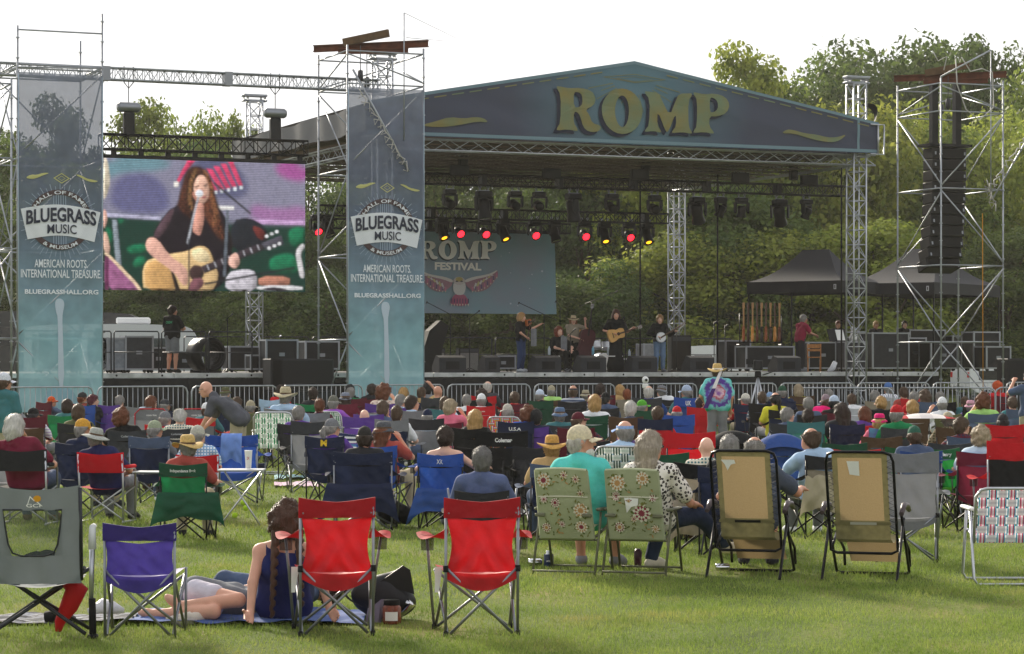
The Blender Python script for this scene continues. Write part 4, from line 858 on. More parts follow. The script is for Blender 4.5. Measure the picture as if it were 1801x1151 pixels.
for i, (px, v, z0) in enumerate(((1126, 4, 1.5), (1262, 5, 1.5), (1480, .9, 1.5))):
    u = s_at(px, v); MB().tube([(0, 0, 0), (0, 0, 7.6 - z0)], .028, 6).ob('cable_pole', BLKM, None, loc=S(u, v, z0), label=('thin black pole right of the guitar singer', 'thin black pole beside the white truck', 'black pole left of the front right column')[i], cat='pole')
# ------------------------------------------------------------------ stage gear
def wedge(px, v, label, w=.78):
    u = s_at(px, v); t = thing('monitor_wedge', label, 'speaker', S(u, v, DZ), SA, 'floor monitors along the stage front')
    m = MB(); m.prism([(-.27, 0), (.3, 0), (.3, .18), (-.0, .48), (-.27, .42)], lambda y, z, q: (q, y, z), -w / 2, w / 2); m.ob('cabinet', M('#2e2f33', .7, noise=.2), t)
    m = MB(); m.add([(-w / 2 + .05, .0 + .30 * a - .0 + .012, .475 - .29 * a + .015) for a in (.05, .95)] + [(w / 2 - .05, .30 * a + .012, .475 - .29 * a + .015) for a in (.95, .05)], [(0, 1, 2, 3)]); m.ob('grille', M('#151517', .8), t)
    m = MB(); m.box((.0, -.275, .2), (w * .5, .012, .22)); m.ob('back_recess', M('#141416', .8), t)
for px, v, lab in ((790, 1.2, 'floor monitor at the left end of the band, beside the banner'), (958, 1.5, 'floor monitor right of the fiddler'), (1037, 1.3, 'floor monitor before the seated woman and bass player'), (1127, 1.5, 'floor monitor right of the guitar singer'), (1228, 1.5, 'floor monitor right of the banjo player'), (1380, 1.3, 'floor monitor before the man in the red shirt'), (860, 1.7, 'small floor monitor left of the fiddler')): wedge(px, v, lab, .8 if px != 860 else .45)
def rcase(px, v, w, d, h, label, col='#26272b', z=0., name='road_case', cat='road case'):
    u = s_at(px, v); t = thing(name, label, cat, S(u, v, DZ + z), SA, 'road cases on the stage')
    MB().box((0, 0, h / 2 + .04), (w, d, h - .08), b=.015).ob('panel_body', M(col, .6, noise=.2), t)
    e = MB()
    for x in (-1, 1):
        for y in (-1, 1): e.box((x * w / 2, y * d / 2, h / 2 + .04), (.05, .05, h - .06))
        for q in (.1, h - .02):
            e.box((0, x * d / 2, q), (w, .045, .045)); e.box((x * w / 2, 0, q), (.045, d, .045))
    e.ob('edge_trim', M('#9a9da3', .4, .6), t)
    e = MB()
    for x in (-1, 1):
        for y in (-1, 1): e.lathe([(0, -.02), (.05, -.02), (.05, .02), (0, .02)], 8, (x * (w / 2 - .1), y * (d / 2 - .1), .05), Matrix.Rotation(R(90), 3, 'X'))
    e.ob('casters', RUBBER, t, kind='stuff')
    MB().box((0, -d / 2 - .01, h * .55), (.16, .02, .1)).ob('latch', STEEL, t)
for a in ((205, 3.0, .62, .5, .95, 'silver trimmed rack case beside the left banner', '#8f949c'), (240, 3.0, .75, .6, 1.0, 'dark amplifier case left of the crew man', '#3b3d42'), (275, 3.2, .55, .5, .7, 'small black case behind the crew man', '#232428'),
          (490, 3.0, .9, .6, .92, 'black speaker case behind the left wing subwoofers', '#1d1e21'), (1345, 6.2, 1.7, .7, .8, 'long black case below the guitar rack', '#1b1c1f'), (1555, 6.5, 1.35, .8, 1.25, 'large black case with silver edges right of the roof column', '#2a2b2f'),
          (1600, 7, .8, .7, 1.1, 'black case behind the right scaffold tower', '#232327'), (1650, 6.0, 1.0, .7, .95, 'low black case behind the right scaffold posts', '#1f2023'), (1725, 6.5, 1.0, .7, 1.3, 'tall black case near the right end of the stage', '#1c1d20'),
          (1497, 5.2, .75, .6, .95, 'black case left of the front right column', '#2a2b30'), (1138, 5.0, .45, .5, .85, 'pale amplifier rack between the singer and the banjo player', '#8d8f90'), (1440, 7.5, 1.1, .6, .95, 'black mixing case behind the man in the red shirt', '#18191c')): rcase(*a)
for i, (px, v, w, d, h) in enumerate(((100, 5, 1.2, .7, 1.1), (320, 5.5, .9, .6, .6), (430, 5.2, 1.1, .7, .75), (455, 3.6, .6, .5, .5), (560, 5, 1.0, .7, .9), (1290, 8, .9, .6, 1.0), (1620, 9.5, 1.4, .8, 1.4), (1690, 9, 1.1, .7, 1.2), (1745, 4.2, .9, .7, .8), (880, 8.5, .8, .5, .5), (1525, 9.5, 1.2, .7, 1.15))):
    rcase(px, v, w, d, h, 'black road case, %s from the left among the back stage gear' % ORD[i], '#1b1b1e')
for i, px in enumerate((1778, 1812)):
    u = s_at(px, -.6); t = thing('stage_speaker', '%s of two black speakers at the right end of the stage' % ('left', 'right')[i], 'speaker', S(u, -.6, 0), SA); MB().box((0, 0, .95), (.62, .6, 1.9), b=.02).ob('cabinet', BLK, t); MB().box((0, -.306, .95), (.52, .012, 1.75)).ob('grille', M('#19191b', .85), t)
def cables(seed, u0, u1, v0, v1, lab):
    r = random.Random(seed); m = MB()
    for k in range(9):
        p = V(r.uniform(u0, u1), r.uniform(v0, v1), .012); pts = []
        for i in range(9): pts.append(tuple(p)); p = p + V(r.uniform(-.4, .5), r.uniform(-.25, .25), 0)
        m.tube(pts, .011, 4)
    m.ob('stage_cables', RUBBER, None, loc=S(0, 0, DZ), rot=(0, 0, SA), label=lab, kind='stuff')
cables(1, 2, 12, 1, 4, 'black cables lying across the stage floor')
def amp(px, v, label, w=.66, h=.72, col='#7d7b78'):
    u = s_at(px, v); t = thing('amplifier', label, 'amplifier', S(u, v, DZ), SA, 'guitar amplifiers on the stage')
    MB().box((0, 0, h / 2), (w, .3, h), b=.02).ob('cabinet', BLK, t); MB().box((0, -.155, h * .43), (w - .08, .012, h * .74)).ob('grille_cloth', M(col, .8, noise=.15, nscale=40), t); MB().box((0, -.155, h * .9), (w - .08, .012, h * .12)).ob('control_panel', M('#45464a', .4, .5), t)
    MB().tube([(-.12, 0, h), (-.1, 0, h + .04), (.1, 0, h + .04), (.12, 0, h)], .012, 5).ob('handle', RUBBER, t)
amp(762, 7, 'grey amplifier next to the banner edge'); amp(822, 7, 'grey amplifier between the banner and the fiddler'); amp(1195, 7.5, 'tall black bass amplifier right of the banjo player', .7, 1.15, '#2b2723')
m = MB(); m.prism([(-.3, 0), (.3, 0), (.28, .6), (.5, 1.35), (.25, 1.5), (-.1, 1.2), (-.3, .6)], lambda x, z, t: (x + .1 * t, t, z), -.25, .25)
m.ob('covered_stand', M('#161618', .8, bump=.3, bscale=4), None, loc=S(s_at(757, 4), 4, DZ), rot=(0, 0, SA), label='tall gear draped in a black cover beside the middle banner', cat='cover')
# subwoofers on the left wing
for i, (px, w, h, lab) in enumerate(((525, 1.75, .85, 'wide black subwoofer before the left stage wing'), (480, .35, .85, 'narrow black speaker left of the wide subwoofer'))):
    v = -.5; u = s_at(px, v); t = thing('subwoofer', lab, 'speaker', S(u, v, .98), SA)
    MB().box((0, 0, h / 2 + .05), (w, .7, h), b=.02).ob('cabinet', M('#26262a', .7, noise=.2), t); MB().box((0, -.36, h / 2 + .05), (w - .12, .012, h - .12)).ob('grille', M('#1b1b1e', .85), t)
    MB().box((0, 0, -.47), (w, .7, 1.02)).ob('riser', BLK, t)
u = s_at(362, 2.4); t = thing('drum_fan', 'large round black drum fan on the left stage wing', 'fan', S(u, 2.4, DZ), SA + .4)
MB().lathe([(.4, -.3), (.46, -.3), (.46, .3), (.4, .3), (.4, -.3)], 22, (0, 0, .5), Matrix.Rotation(R(90), 3, 'X')).ob('drum', BLKM, t)
m = MB(); [m.tube([(r_ * math.cos(a), -.31, .5 + r_ * math.sin(a)) for a in np.linspace(0, 6.28, 20)], .006, 4) for r_ in (.1, .2, .3, .4)]; m.ob('guard', DKMET, t)
for k in range(4): MB().box((.2 * math.cos(k * 1.57), -.1, .5 + .2 * math.sin(k * 1.57)), (.34, .02, .12), (0, -k * 1.57, 0)).ob('blade', DKMET, t)
MB().box((0, 0, .03), (.7, .5, .06)).ob('foot', BLKM, t)
def mic_stand(px, v, h, label, boom=0, lean=.3):
    u = s_at(px, v); t = thing('microphone_stand', label, 'microphone stand', S(u, v, DZ), SA, 'microphone stands on the stage')
    MB().tube([(0, 0, .05), (0, 0, h)], .014, 5).ob('pole', BLKM, t)
    for k in range(3): a = k * 2.09; MB().tube([(0, 0, .12), (.28 * math.cos(a), .28 * math.sin(a), .01)], .011, 5).ob('leg', BLKM, t)
    e = (lean * boom, -.15, h + .35 * abs(boom)); st = (-lean * .5 * boom, .07, h - .17 * abs(boom))
    MB().tube([st if boom else (0, 0, h), e], .011, 5).ob('boom_arm', BLKM, t)
    MB().lathe([(0, .04), (.022, .03), (.026, 0), (.015, -.02), (.013, -.12), (0, -.12)], 8, e, Euler((1.2, .6 * boom, 0)).to_matrix()).ob('microphone', DKMET, t)
for a in ((792, 5, 1.7, 'boom microphone stand left of the owl tail', -1, .8), (826, 5.2, 1.6, 'boom microphone stand right of the owl tail', .6, .4), (957, 6.5, 1.75, 'boom microphone stand above the fiddler', -1, .9), (985, 7, 2.0, 'tall boom microphone stand at the right backdrop edge', -.5, .4),
          (930, 2.1, 1.35, 'microphone stand in front of the fiddler', -.3, .2), (1003, 2.0, 1.1, 'microphone stand in front of the seated woman', .4, .2), (1100, 2.2, 1.45, 'microphone stand in front of the guitar singer', -.4, .3), (1040, 7.8, 2.2, 'overhead drum microphone stand', .9, .9), (1190, 3, 1.3, 'microphone stand right of the banjo player', -.3, .3), (1256, 3.2, 1.5, 'empty microphone stand near the white truck', 0, 0), (1275, 3.0, 1.4, 'second empty microphone stand near the white truck', 0, 0), (400, 2.8, 1.5, 'microphone stand on the left wing by the truss column', .3, .3)): mic_stand(*a)
def drumkit():
    u = s_at(1058, 7); t = thing('drum_kit', 'silver drum kit behind the guitar singer', 'drums', S(u, 7, DZ), SA)
    SH = M('#c9cbd0', .25, .4, noise=.15); SK = M('#e9e7e2', .6); BR = M('#b08a3c', .3, .9)
    def drum(c, r, h, rot, nm):
        mt = Euler(rot).to_matrix(); d = MB().lathe([(r, -h / 2), (r, h / 2)], 18, c, mt).ob(nm, SH, t)
        MB().lathe([(0, h / 2), (r, h / 2)], 18, c, mt).ob('skin', SK, d); k = MB().lathe([(r, h / 2 - .02), (r + .012, h / 2 - .02), (r + .012, h / 2 + .012), (r - .01, h / 2 + .012)], 18, c, mt); k.lathe([(r, -h / 2), (r + .012, -h / 2), (r + .012, -h / 2 + .03), (r, -h / 2 + .03)], 18, c, mt); k.ob('hoop', CHROME, d)
    drum((0, 0, .3), .28, .42, (R(90), 0, 0), 'bass_drum'); drum((-.2, .0, .82), .17, .24, (R(-15), 0, .2), 'rack_tom'); drum((.2, .05, .8), .16, .22, (R(-15), 0, -.2), 'rack_tom'); drum((.6, .35, .42), .21, .4, (0, 0, 0), 'floor_tom'); drum((-.48, .4, .62), .18, .15, (0, 0, 0), 'snare_drum')
    for x, y, z, r_, tl in ((-.6, .1, 1.3, .25, .3), (.55, .1, 1.35, .26, -.35), (-.75, .35, .95, .18, 0)):
        MB().lathe([(0, .02), (.05, .015), (r_, -.01)], 18, (x, y, z), Euler((-.35, tl, 0)).to_matrix()).ob('cymbal', BR, t); MB().tube([(x, y, 0), (x, y, z)], .012, 5).ob('cymbal_stand', CHROME, t)
drumkit()
# small things on the stage
BOTT = {'blue': M('#7fb4cc', .2, trans=.3), 'clear': M('#c9d4dc', .15, trans=.3), 'white': M('#eceae6', .4)}
for px, v, z, col, lab in ((1043, 2.4, .5, 'blue', 'pale blue tumbler beside the upright bass'), (1070, 2.6, .5, 'clear', 'clear water bottle left of the guitar singer'), (1107, 2.8, .42, 'clear', 'water bottle right of the guitar singer'), (966, 2.6, .5, 'clear', 'water bottle left of the seated woman')):
    MB().lathe([(0, 0), (.04, 0), (.04, .18), (.018, .22), (.018, .25), (0, .25)], 10).ob('bottle', BOTT[col], None, loc=S(s_at(px, v), v, DZ + z), label=lab, cat='bottle', group='drinks on the stage')
for px, v, w, h, lab in ((1055, 2.5, 1.3, .48, 'low table with silver top between the bass and the singer'), (1107, 2.9, .6, .4, 'small stool with drinks behind the right monitor'), (966, 2.7, .5, .48, 'small stool left of the seated woman')):
    t = thing('side_table', lab, 'table', S(s_at(px, v), v, DZ), SA, 'low tables on the stage'); MB().box((0, 0, h - .015), (w, .4, .03)).ob('table_top', M('#c8c8c6', .4, .3), t)
    for x in (-1, 1):
        for y in (-1, 1): MB().tube([(x * (w / 2 - .05), y * .15, 0), (x * (w / 2 - .05), y * .15, h - .03)], .014, 5).ob('leg', DKMET, t)
# guitar rack
t = thing('guitar_rack', 'black rack full of guitars under the left tent', 'rack', S(s_at(1338, 6.0), 6.0, DZ + .82), SA)
m = MB()
for z in (.1, .95): m.tube([(-.75, 0, z), (.75, 0, z)], .02, 6)
for x in (-.75, .75): m.tube([(x, 0, 0), (x, 0, 1.0)], .02, 6); m.tube([(x, -.2, .02), (x, .2, .02)], .02, 6)
m.ob('rack_frame', BLKM, t)
for i in range(9):
    x = -.64 + i * .16; c = ('#8c4a22', '#3a1d14', '#c98b45', '#5b2a18', '#231a18')[i % 5]
    g = MB(); g.prism(chaikin([(-.13, .0), (.13, .0), (.15, .18), (.09, .28), (.12, .42), (.04, .48), (-.04, .48), (-.12, .42), (-.09, .28), (-.15, .18)], 1), lambda a, b, q: (x + a * .35 + q, a - .05, .12 + b), -.03, .03); go = g.ob('guitar', M(c, .25), t)
    g = MB(); g.box((x, -.05, .88), (.03, .055, .62)); g.box((x, -.05, 1.26), (.04, .09, .18)); g.ob('guitar_neck', M(('#b98a52', '#5a3a22')[i % 2], .4), go)
# wooden folding chair, clipboard stand, small fan
t = thing('folding_chair', 'wooden folding chair behind the man in the red shirt', 'chair', S(s_at(1432, 3.2), 3.2, DZ), SA + 2.6)
for x in (-.2, .2):
    MB().tube([(x, -.2, 0), (x, .17, .85)], .018, 5).ob('leg', WOODY, t); MB().tube([(x * .9, .25, 0), (x * .9, -.2, .46)], .018, 5).ob('leg', WOODY, t)
MB().box((0, -.02, .44), (.4, .38, .03)).ob('seat', WOODY, t); MB().box((0, .15, .78), (.42, .025, .12)).ob('backrest', WOODY, t); MB().box((0, .11, .66), (.4, .02, .07)).ob('backrest', WOODY, t)
t = thing('music_stand', 'black music stand with white papers near the tent', 'music stand', S(s_at(1472, 3.6), 3.6, DZ), SA)
MB().tube([(0, 0, 0), (0, 0, 1.0)], .015, 5).ob('pole', BLKM, t); MB().box((0, 0, 1.12), (.62, .02, .42), (R(-25), 0, 0)).ob('desk', BLKM, t); MB().box((.1, -.025, 1.13), (.28, .005, .36), (R(-25), 0, .0)).ob('paper', WHITE, t); MB().box((0, 0, .02), (.4, .4, .03)).ob('foot', BLKM, t)
MB().tube([(0, 0, 0), (.12, 0, .1), (.2, .02, .28), (.16, .05, .3)], [.06, .09, .08, .04], 8).ob('white_bag', M('#d9dbe0', .6, bump=.5, bscale=12), None, loc=S(s_at(1457, 2.6), 2.6, DZ), label='small white bag lying on the stage by the folding chair', cat='bag')
u = s_at(1500, 5.2); MB().lathe([(0, 0), (.12, 0), (.13, .12), (.08, .2), (.06, .34), (.09, .38), (.05, .45), (0, .46)], 12).ob('white_jug', WHITE, None, loc=S(u, 5.2, DZ + .97), label='white plastic jug on the black case by the roof column', cat='jug')
# ------------------------------------------------------------------ black canopy tents
def tent(pxl, v, w, d, ye, yp, rz, lab):
    u0, ze = zs(pxl, ye, v); zp = zs(pxl, yp, v + .5)[1]; zb = ze - .38
    t = thing('canopy_tent', lab, 'tent', S(u0, v, DZ), rz, 'black canopy tents on the stage'); c = M('#2e2e33', .8, noise=.1, nscale=1., trans=.04); ze -= DZ; zp -= DZ; zb -= DZ
    ap0, ap1 = (w * .36, d / 2, zp), (w * .64, d / 2, zp)
    def slope(a, b, p, q, nm):
        def f(s_, r_):
            e = V(*a) * (1 - s_) + V(*b) * s_; g = V(*p) * (1 - s_) + V(*q) * s_; k = e * (1 - r_) + g * r_; k[2] -= .16 * math.sin(r_ * 3.14) * 1.2; return tuple(k)
        MB().grid(f, 14, 8).ob(nm, c, t)
    A, B_, C_, D_ = (0, 0, ze), (w, 0, ze), (w, d, ze), (0, d, ze)
    slope(A, B_, ap0, ap1, 'roof_panel'); slope(B_, C_, ap1, ap1, 'roof_panel'); slope(C_, D_, ap1, ap0, 'roof_panel'); slope(D_, A, ap0, ap0, 'roof_panel')
    for a, b in ((A, B_), (B_, C_), (C_, D_), (D_, A)): MB().grid(lambda s_, r_: (a[0] + (b[0] - a[0]) * s_, a[1] + (b[1] - a[1]) * s_ + .012 * math.sin(s_ * 30), ze + .005 - r_ * (ze - zb) + .02 * math.sin(s_ * 3.14) * r_), 16, 2).ob('valance', c, t)
    for x in (.04, w - .04):
        for y in (.04, d - .04): MB().box((x, y, ze / 2), (.045, .045, ze)).ob('leg', BLKM, t)
    MB().box((w * .93, -.02, zb + .19), (.09, .006, .16)).ob('logo_patch', M('#c9c9cf', .6), t); MB().box((w * .93, -.026, zb + .19), (.03, .004, .1)).ob('logo_print', BLK, t)
tent(1314, 7.6, 3.4, 3.0, 497, 440, -.6, 'left black canopy tent over the guitar rack'); tent(1484, 7.0, 3.2, 5.2, 500, 436, -.6, 'right black canopy tent behind the scaffold tower')
# ------------------------------------------------------------------ vehicles behind the stage
def van(px, Y, L, H, col, label, rz=0., glass='#15181c', name='parked_van', cat='van'):
    t = thing(name, label, cat, ((px - CX) / FPX * Y, Y, 0), rz); body = M(col, .3, .1, spec=.5)
    prof = chaikin([(-L / 2, .45), (-L / 2, H * .9), (-L / 2 + .15, H), (L * .36, H), (L * .44, H * .93), (L / 2 - .05, H * .55), (L / 2, .45)], 2)
    MB().prism(prof, lambda x, z, q: (x, q, z), -1.0, 1.0).ob('body', body, t)
    for q in (-1, 1):
        for i in range(3): x = -L * .4 + i * L * .26; MB().box((x + L * .1, q * 1.005, H * .74), (L * .22, .02, H * .2), b=.008).ob('window', M(glass, .08, spec=.7), t)
    for x in (-L * .32, L * .32):
        for q in (-1, 1):
            w = MB().lathe([(.2, -.1), (.36, -.1), (.38, -.06), (.38, .06), (.36, .1), (.2, .1)], 16, (x, q * .95, .38), Matrix.Rotation(R(90), 3, 'X')).ob('wheel', RUBBER, t); MB().lathe([(0, .105 * q * -1), (.21, .1 * q * -1)], 12, (x, q * .95, .38), Matrix.Rotation(R(90), 3, 'X')).ob('rim', ALU, w)
    MB().box((-L / 2 - .02, 0, H * .45), (.04, 1.7, .12)).ob('bumper', DKMET, t)
    for q in (-1, 1): MB().box((-L / 2 - .01, q * .85, H * .75), (.04, .12, .2)).ob('tail_light', M('#c22a2a', .3), t)
    return t
t = van(205, 90, 6.4, 3.15, '#c9ccd2', 'silver motorhome behind the left stage wing', .1, name='motorhome', cat='motorhome')
MB().box((.6, 0, 3.28), (1.2, .8, .24), b=.05).ob('roof_unit', WHITE, t)
van(60, 97, 9.5, 3.75, '#2a2b30', 'dark bus with shiny roof behind the left banner', .05, name='parked_bus', cat='bus')
van(1262, 98, 3.2, 2.45, '#e4e6ea', 'white van behind the stage, right of the banjo player', 3.2)
van(1775, 96, 4, 1.75, '#dadce0', 'white car behind the right end of the stage', .2, name='parked_car', cat='car')
# ------------------------------------------------------------------ barricades
def barricade(x0, y0, x1, y1, label, h=1.2):
    a = V(x0, y0, 0); L = math.hypot(x1 - x0, y1 - y0); t = thing('crowd_barrier', label, 'barrier', (x0, y0, 0), math.atan2(y1 - y0, x1 - x0), 'steel crowd barriers before the stage'); L -= .06
    MB().tube([(.03, 0, .2), (.03, 0, h - .14), (.07, 0, h - .05), (.16, 0, h), (L - .16, 0, h), (L - .07, 0, h - .05), (L - .03, 0, h - .14), (L - .03, 0, .2), (.03, 0, .2)], .021, 6).ob('frame', GALV, t)
    for x in np.linspace(.15, L - .15, 17): ob('bar', BARM, GALV, t, loc=(x, 0, .2), scale=(1, 1, h - .2))
    for x in (.3, L - .3): MB().tube([(x, 0, .2), (x, 0, .1), (x, -.3, .02)], .018, 5).ob('foot', GALV, t); MB().tube([(x, 0, .1), (x, .3, .02)], .018, 5).ob('foot', GALV, t)
BARM = MB().tube([(0, 0, 0), (0, 0, 1)], .009, 5).mesh('bar')
for i in range(13):
    (xa, ya), (xb, yb) = [(S(-11.5 + (i + q) * 2.5, -5.4 + 3.2 * min(1, (i + q) / 5))[:2]) for q in (0, 1)]
    barricade(xa, ya, xb, yb, 'steel crowd barrier before the stage, %s from the left' % ORD[i])
for i, (px, s_) in enumerate(((1490, 77), (1670, 76.5), (1840, 76))):
    xa, ya, _ = P(px - 92, s_); xb, yb, _ = P(px + 88, s_); barricade(xa, ya, xb, yb, 'steel barrier of the second row at right, %s from the left' % ORD[i])
# ------------------------------------------------------------------ people: implicit bodies turned into one continuous mesh each
def _rot(yaw, pitch=0., roll=0.):         # head/limb frames: x right, y forward, z up
    return np.array(Matrix.Rotation(-yaw, 3, 'Z') @ Matrix.Rotation(pitch, 3, 'X') @ Matrix.Rotation(roll, 3, 'Y'))
class Blob:
    """smooth union of tapered capsules and ellipsoids on a grid -> quads (surface nets)"""
    def __init__(s, prims, h, pad=.03):
        pts = []
        for p in prims:
            if p[0] == 'c': r = max(p[3], p[4]); pts += [p[1] - r, p[1] + r, p[2] - r, p[2] + r]
            else: r = max(p[2]); pts += [p[1] - r, p[1] + r]
        pts = np.array(pts); s.lo = pts.min(0) - pad; s.n = np.ceil((pts.max(0) + pad - s.lo) / h).astype(int) + 1; s.h = h
        s.F = np.full(s.n, .5, np.float32); s.ax = [s.lo[i] + h * np.arange(s.n[i]) for i in range(3)]
        for p in prims: s.put(p)
    def put(s, p):
        k = p[-1] if p[0] == 'c' else p[4]
        m = k + .035
        if p[0] == 'c': a, b, ra, rb = p[1:5]; r = max(ra, rb) + m; lo = np.minimum(a, b) - r; hi = np.maximum(a, b) + r
        else: r = max(p[2]) + m; lo = p[1] - r; hi = p[1] + r
        i0 = np.maximum(0, np.floor((lo - s.lo) / s.h).astype(int)); i1 = np.minimum(s.n, np.ceil((hi - s.lo) / s.h).astype(int) + 1)
        if (i1 <= i0).any(): return
        sl = tuple(slice(i0[i], i1[i]) for i in range(3))
        x, y, z = np.meshgrid(*[s.ax[i][sl[i]] for i in range(3)], indexing='ij', sparse=True)
        if p[0] == 'c':
            d = b - a; L2 = d @ d + 1e-12; t = np.clip(((x - a[0]) * d[0] + (y - a[1]) * d[1] + (z - a[2]) * d[2]) / L2, 0, 1)
            D = np.sqrt((x - a[0] - t * d[0]) ** 2 + (y - a[1] - t * d[1]) ** 2 + (z - a[2] - t * d[2]) ** 2) - (ra + (rb - ra) * t)
        else:
            c, r, Rm = p[1], p[2], p[3]; X, Y, Z = x - c[0], y - c[1], z - c[2]
            if Rm is not None: X, Y, Z = [X * Rm[0][i] + Y * Rm[1][i] + Z * Rm[2][i] for i in range(3)]
            k0 = np.sqrt((X / r[0]) ** 2 + (Y / r[1]) ** 2 + (Z / r[2]) ** 2); k1 = np.sqrt((X / r[0] ** 2) ** 2 + (Y / r[1] ** 2) ** 2 + (Z / r[2] ** 2) ** 2) + 1e-9
            D = k0 * (k0 - 1) / k1
        F = s.F[sl]
        if p[0] == 'x': s.F[sl] = np.maximum(F, -D); return          # carve
        hh = np.clip(.5 + .5 * (D - F) / k, 0, 1); s.F[sl] = D * (1 - hh) + F * hh - k * hh * (1 - hh)
    def clip(s, n, d, o=None):                                       # keep the side where n.(p-o) < d
        x, y, z = np.meshgrid(*s.ax, indexing='ij', sparse=True); o = V(0, 0, 0) if o is None else o
        s.F = np.maximum(s.F, (x - o[0]) * n[0] + (y - o[1]) * n[1] + (z - o[2]) * n[2] - d)
    def rough(s, amp, k, seed=0):
        x, y, z = np.meshgrid(*s.ax, indexing='ij', sparse=True); q = seed * 1.7
        s.F = s.F + amp * (np.sin(x * k + 1.7 * np.sin(y * k * .8 + q) + q) + np.sin(y * k * 1.1 + 1.5 * np.sin(z * k * .9)) + np.sin(z * k * 1.2 + 1.6 * np.sin(x * k * .7 + q))) / 3
    def mesh(s, name):
        F = s.F; h = s.h
        F[0] = F[-1] = .5; F[:, 0] = F[:, -1] = .5; F[:, :, 0] = F[:, :, -1] = .5
        I = F < 0; n = np.array(F.shape) - 1
        cs = [(i, j, k) for i in (0, 1) for j in (0, 1) for k in (0, 1)]
        sub = lambda A, c: A[c[0]:c[0] + n[0], c[1]:c[1] + n[1], c[2]:c[2] + n[2]]
        cnt = sum(sub(I, c).astype(np.int8) for c in cs); mix = (cnt > 0) & (cnt < 8)
        idx = np.argwhere(mix); m = len(idx); vals = {c: F[idx[:, 0] + c[0], idx[:, 1] + c[1], idx[:, 2] + c[2]] for c in cs}
        acc = np.zeros((m, 3)); w = np.zeros(m)
        for a in cs:
            for ax in range(3):
                if a[ax]: continue
                b = list(a); b[ax] = 1; b = tuple(b); va, vb = vals[a], vals[b]; cr = (va < 0) != (vb < 0)
                t = np.where(cr, va / np.where(cr, va - vb, 1), 0); pos = np.tile(np.array(a, float), (m, 1)); pos[:, ax] += t
                acc += pos * cr[:, None]; w += cr
        P_ = s.lo + (idx + acc / w[:, None]) * h
        vid = np.full(n, -1, np.int64); vid[mix] = np.arange(m); Q = []
        for ax in range(3):
            A = [slice(None)] * 3; Bs = [slice(None)] * 3; A[ax] = slice(0, -1); Bs[ax] = slice(1, None)
            e = np.argwhere(I[tuple(A)] != I[tuple(Bs)])
            o1, o2 = [(1, 2), (2, 0), (0, 1)][ax]
            d1 = np.zeros(3, int); d1[o1] = 1; d2 = np.zeros(3, int); d2[o2] = 1
            g = lambda q: vid[q[:, 0], q[:, 1], q[:, 2]]
            q = np.stack([g(e - d1 - d2), g(e - d2), g(e), g(e - d1)], 1)
            fl = ~I[e[:, 0], e[:, 1], e[:, 2]]; q[fl] = q[fl][:, ::-1]; Q.append(q)
        Q = np.concatenate(Q); k = len(Q)
        me = bpy.data.meshes.new(name); me.vertices.add(m); me.loops.add(4 * k); me.polygons.add(k)
        me.vertices.foreach_set('co', P_.astype(np.float32).ravel()); me.loops.foreach_set('vertex_index', Q.astype(np.int32).ravel())
        me.polygons.foreach_set('loop_start', np.arange(0, 4 * k, 4, dtype=np.int32)); me.polygons.foreach_set('loop_total', np.full(k, 4, np.int32))
        me.polygons.foreach_set('use_smooth', np.ones(k, bool)); me.update(calc_edges=True); return me
cap = lambda a, b, ra, rb=None, k=.02: ('c', np.array(a, float), np.array(b, float), ra, ra if rb is None else rb, k)
ell = lambda c, r, Rm=None, k=.02: ('e', np.array(c, float), r, Rm, k)
lerp = lambda a, b, t: np.array(a) + (np.array(b) - np.array(a)) * t
def hand_prims(w, d, palm, g, side, grip=.5):
    """palm + four fingers of unequal length + thumb; d along the hand, palm = palm normal"""
    d = d / np.linalg.norm(d); palm = palm - d * (palm @ d); palm /= np.linalg.norm(palm); x = np.cross(d, palm) * side; o = []
    c = w + d * .05; o.append(cap(w, c, .026, .03, .015)); o += [cap(c - x * .025, w + d * .09 - x * .03, .017, .014, .012), cap(c + x * .02, w + d * .09 + x * .03, .017, .014, .012)]
    for i, L in enumerate((.068, .078, .072, .055)):
        b = w + d * .088 + x * (-.03 + i * .02); m = b + (d * math.cos(grip) + palm * math.sin(grip)) * L * .55; e = m + (d * math.cos(grip * 2.2) + palm * math.sin(grip * 2.2)) * L * .5
        o += [cap(b, m, .0105, .0095, .006), cap(m, e, .0095, .008, .004)]
    b = w + d * .03 - x * .03; m = b + (d * .5 - x * .6 + palm * .3) * .05; o += [cap(b, m, .013, .011, .008), cap(m, m + (d * .8 - x * .1 + palm * .4) * .035, .0105, .009, .004)]
    return o
def head_prims(H, Rm, g=1.):
    q = lambda *p: H + Rm @ (V(*p) * g)
    e = lambda c, r, k=.015: ell(q(*c), tuple(v * g for v in r), Rm, k)
    o = [e((0, -.012, .02), (.078, .098, .1)), e((0, .022, -.045), (.062, .075, .075), .03), e((0, .055, -.085), (.032, .034, .03), .03)]
    o += [cap(q(0, .093, .012), q(0, .115, -.028), .009 * g, .014 * g, .012), e((0, .088, -.066), (.026, .014, .012), .008), e((0, .082, .028), (.055, .018, .014), .012)]
    for s_ in (-1, 1): o += [e((s_ * .08, -.008, -.01), (.012, .022, .032), .006), ('x', q(s_ * .032, .108, .006), (.017 * g, .013 * g, .011 * g), Rm, .01)]
    return o
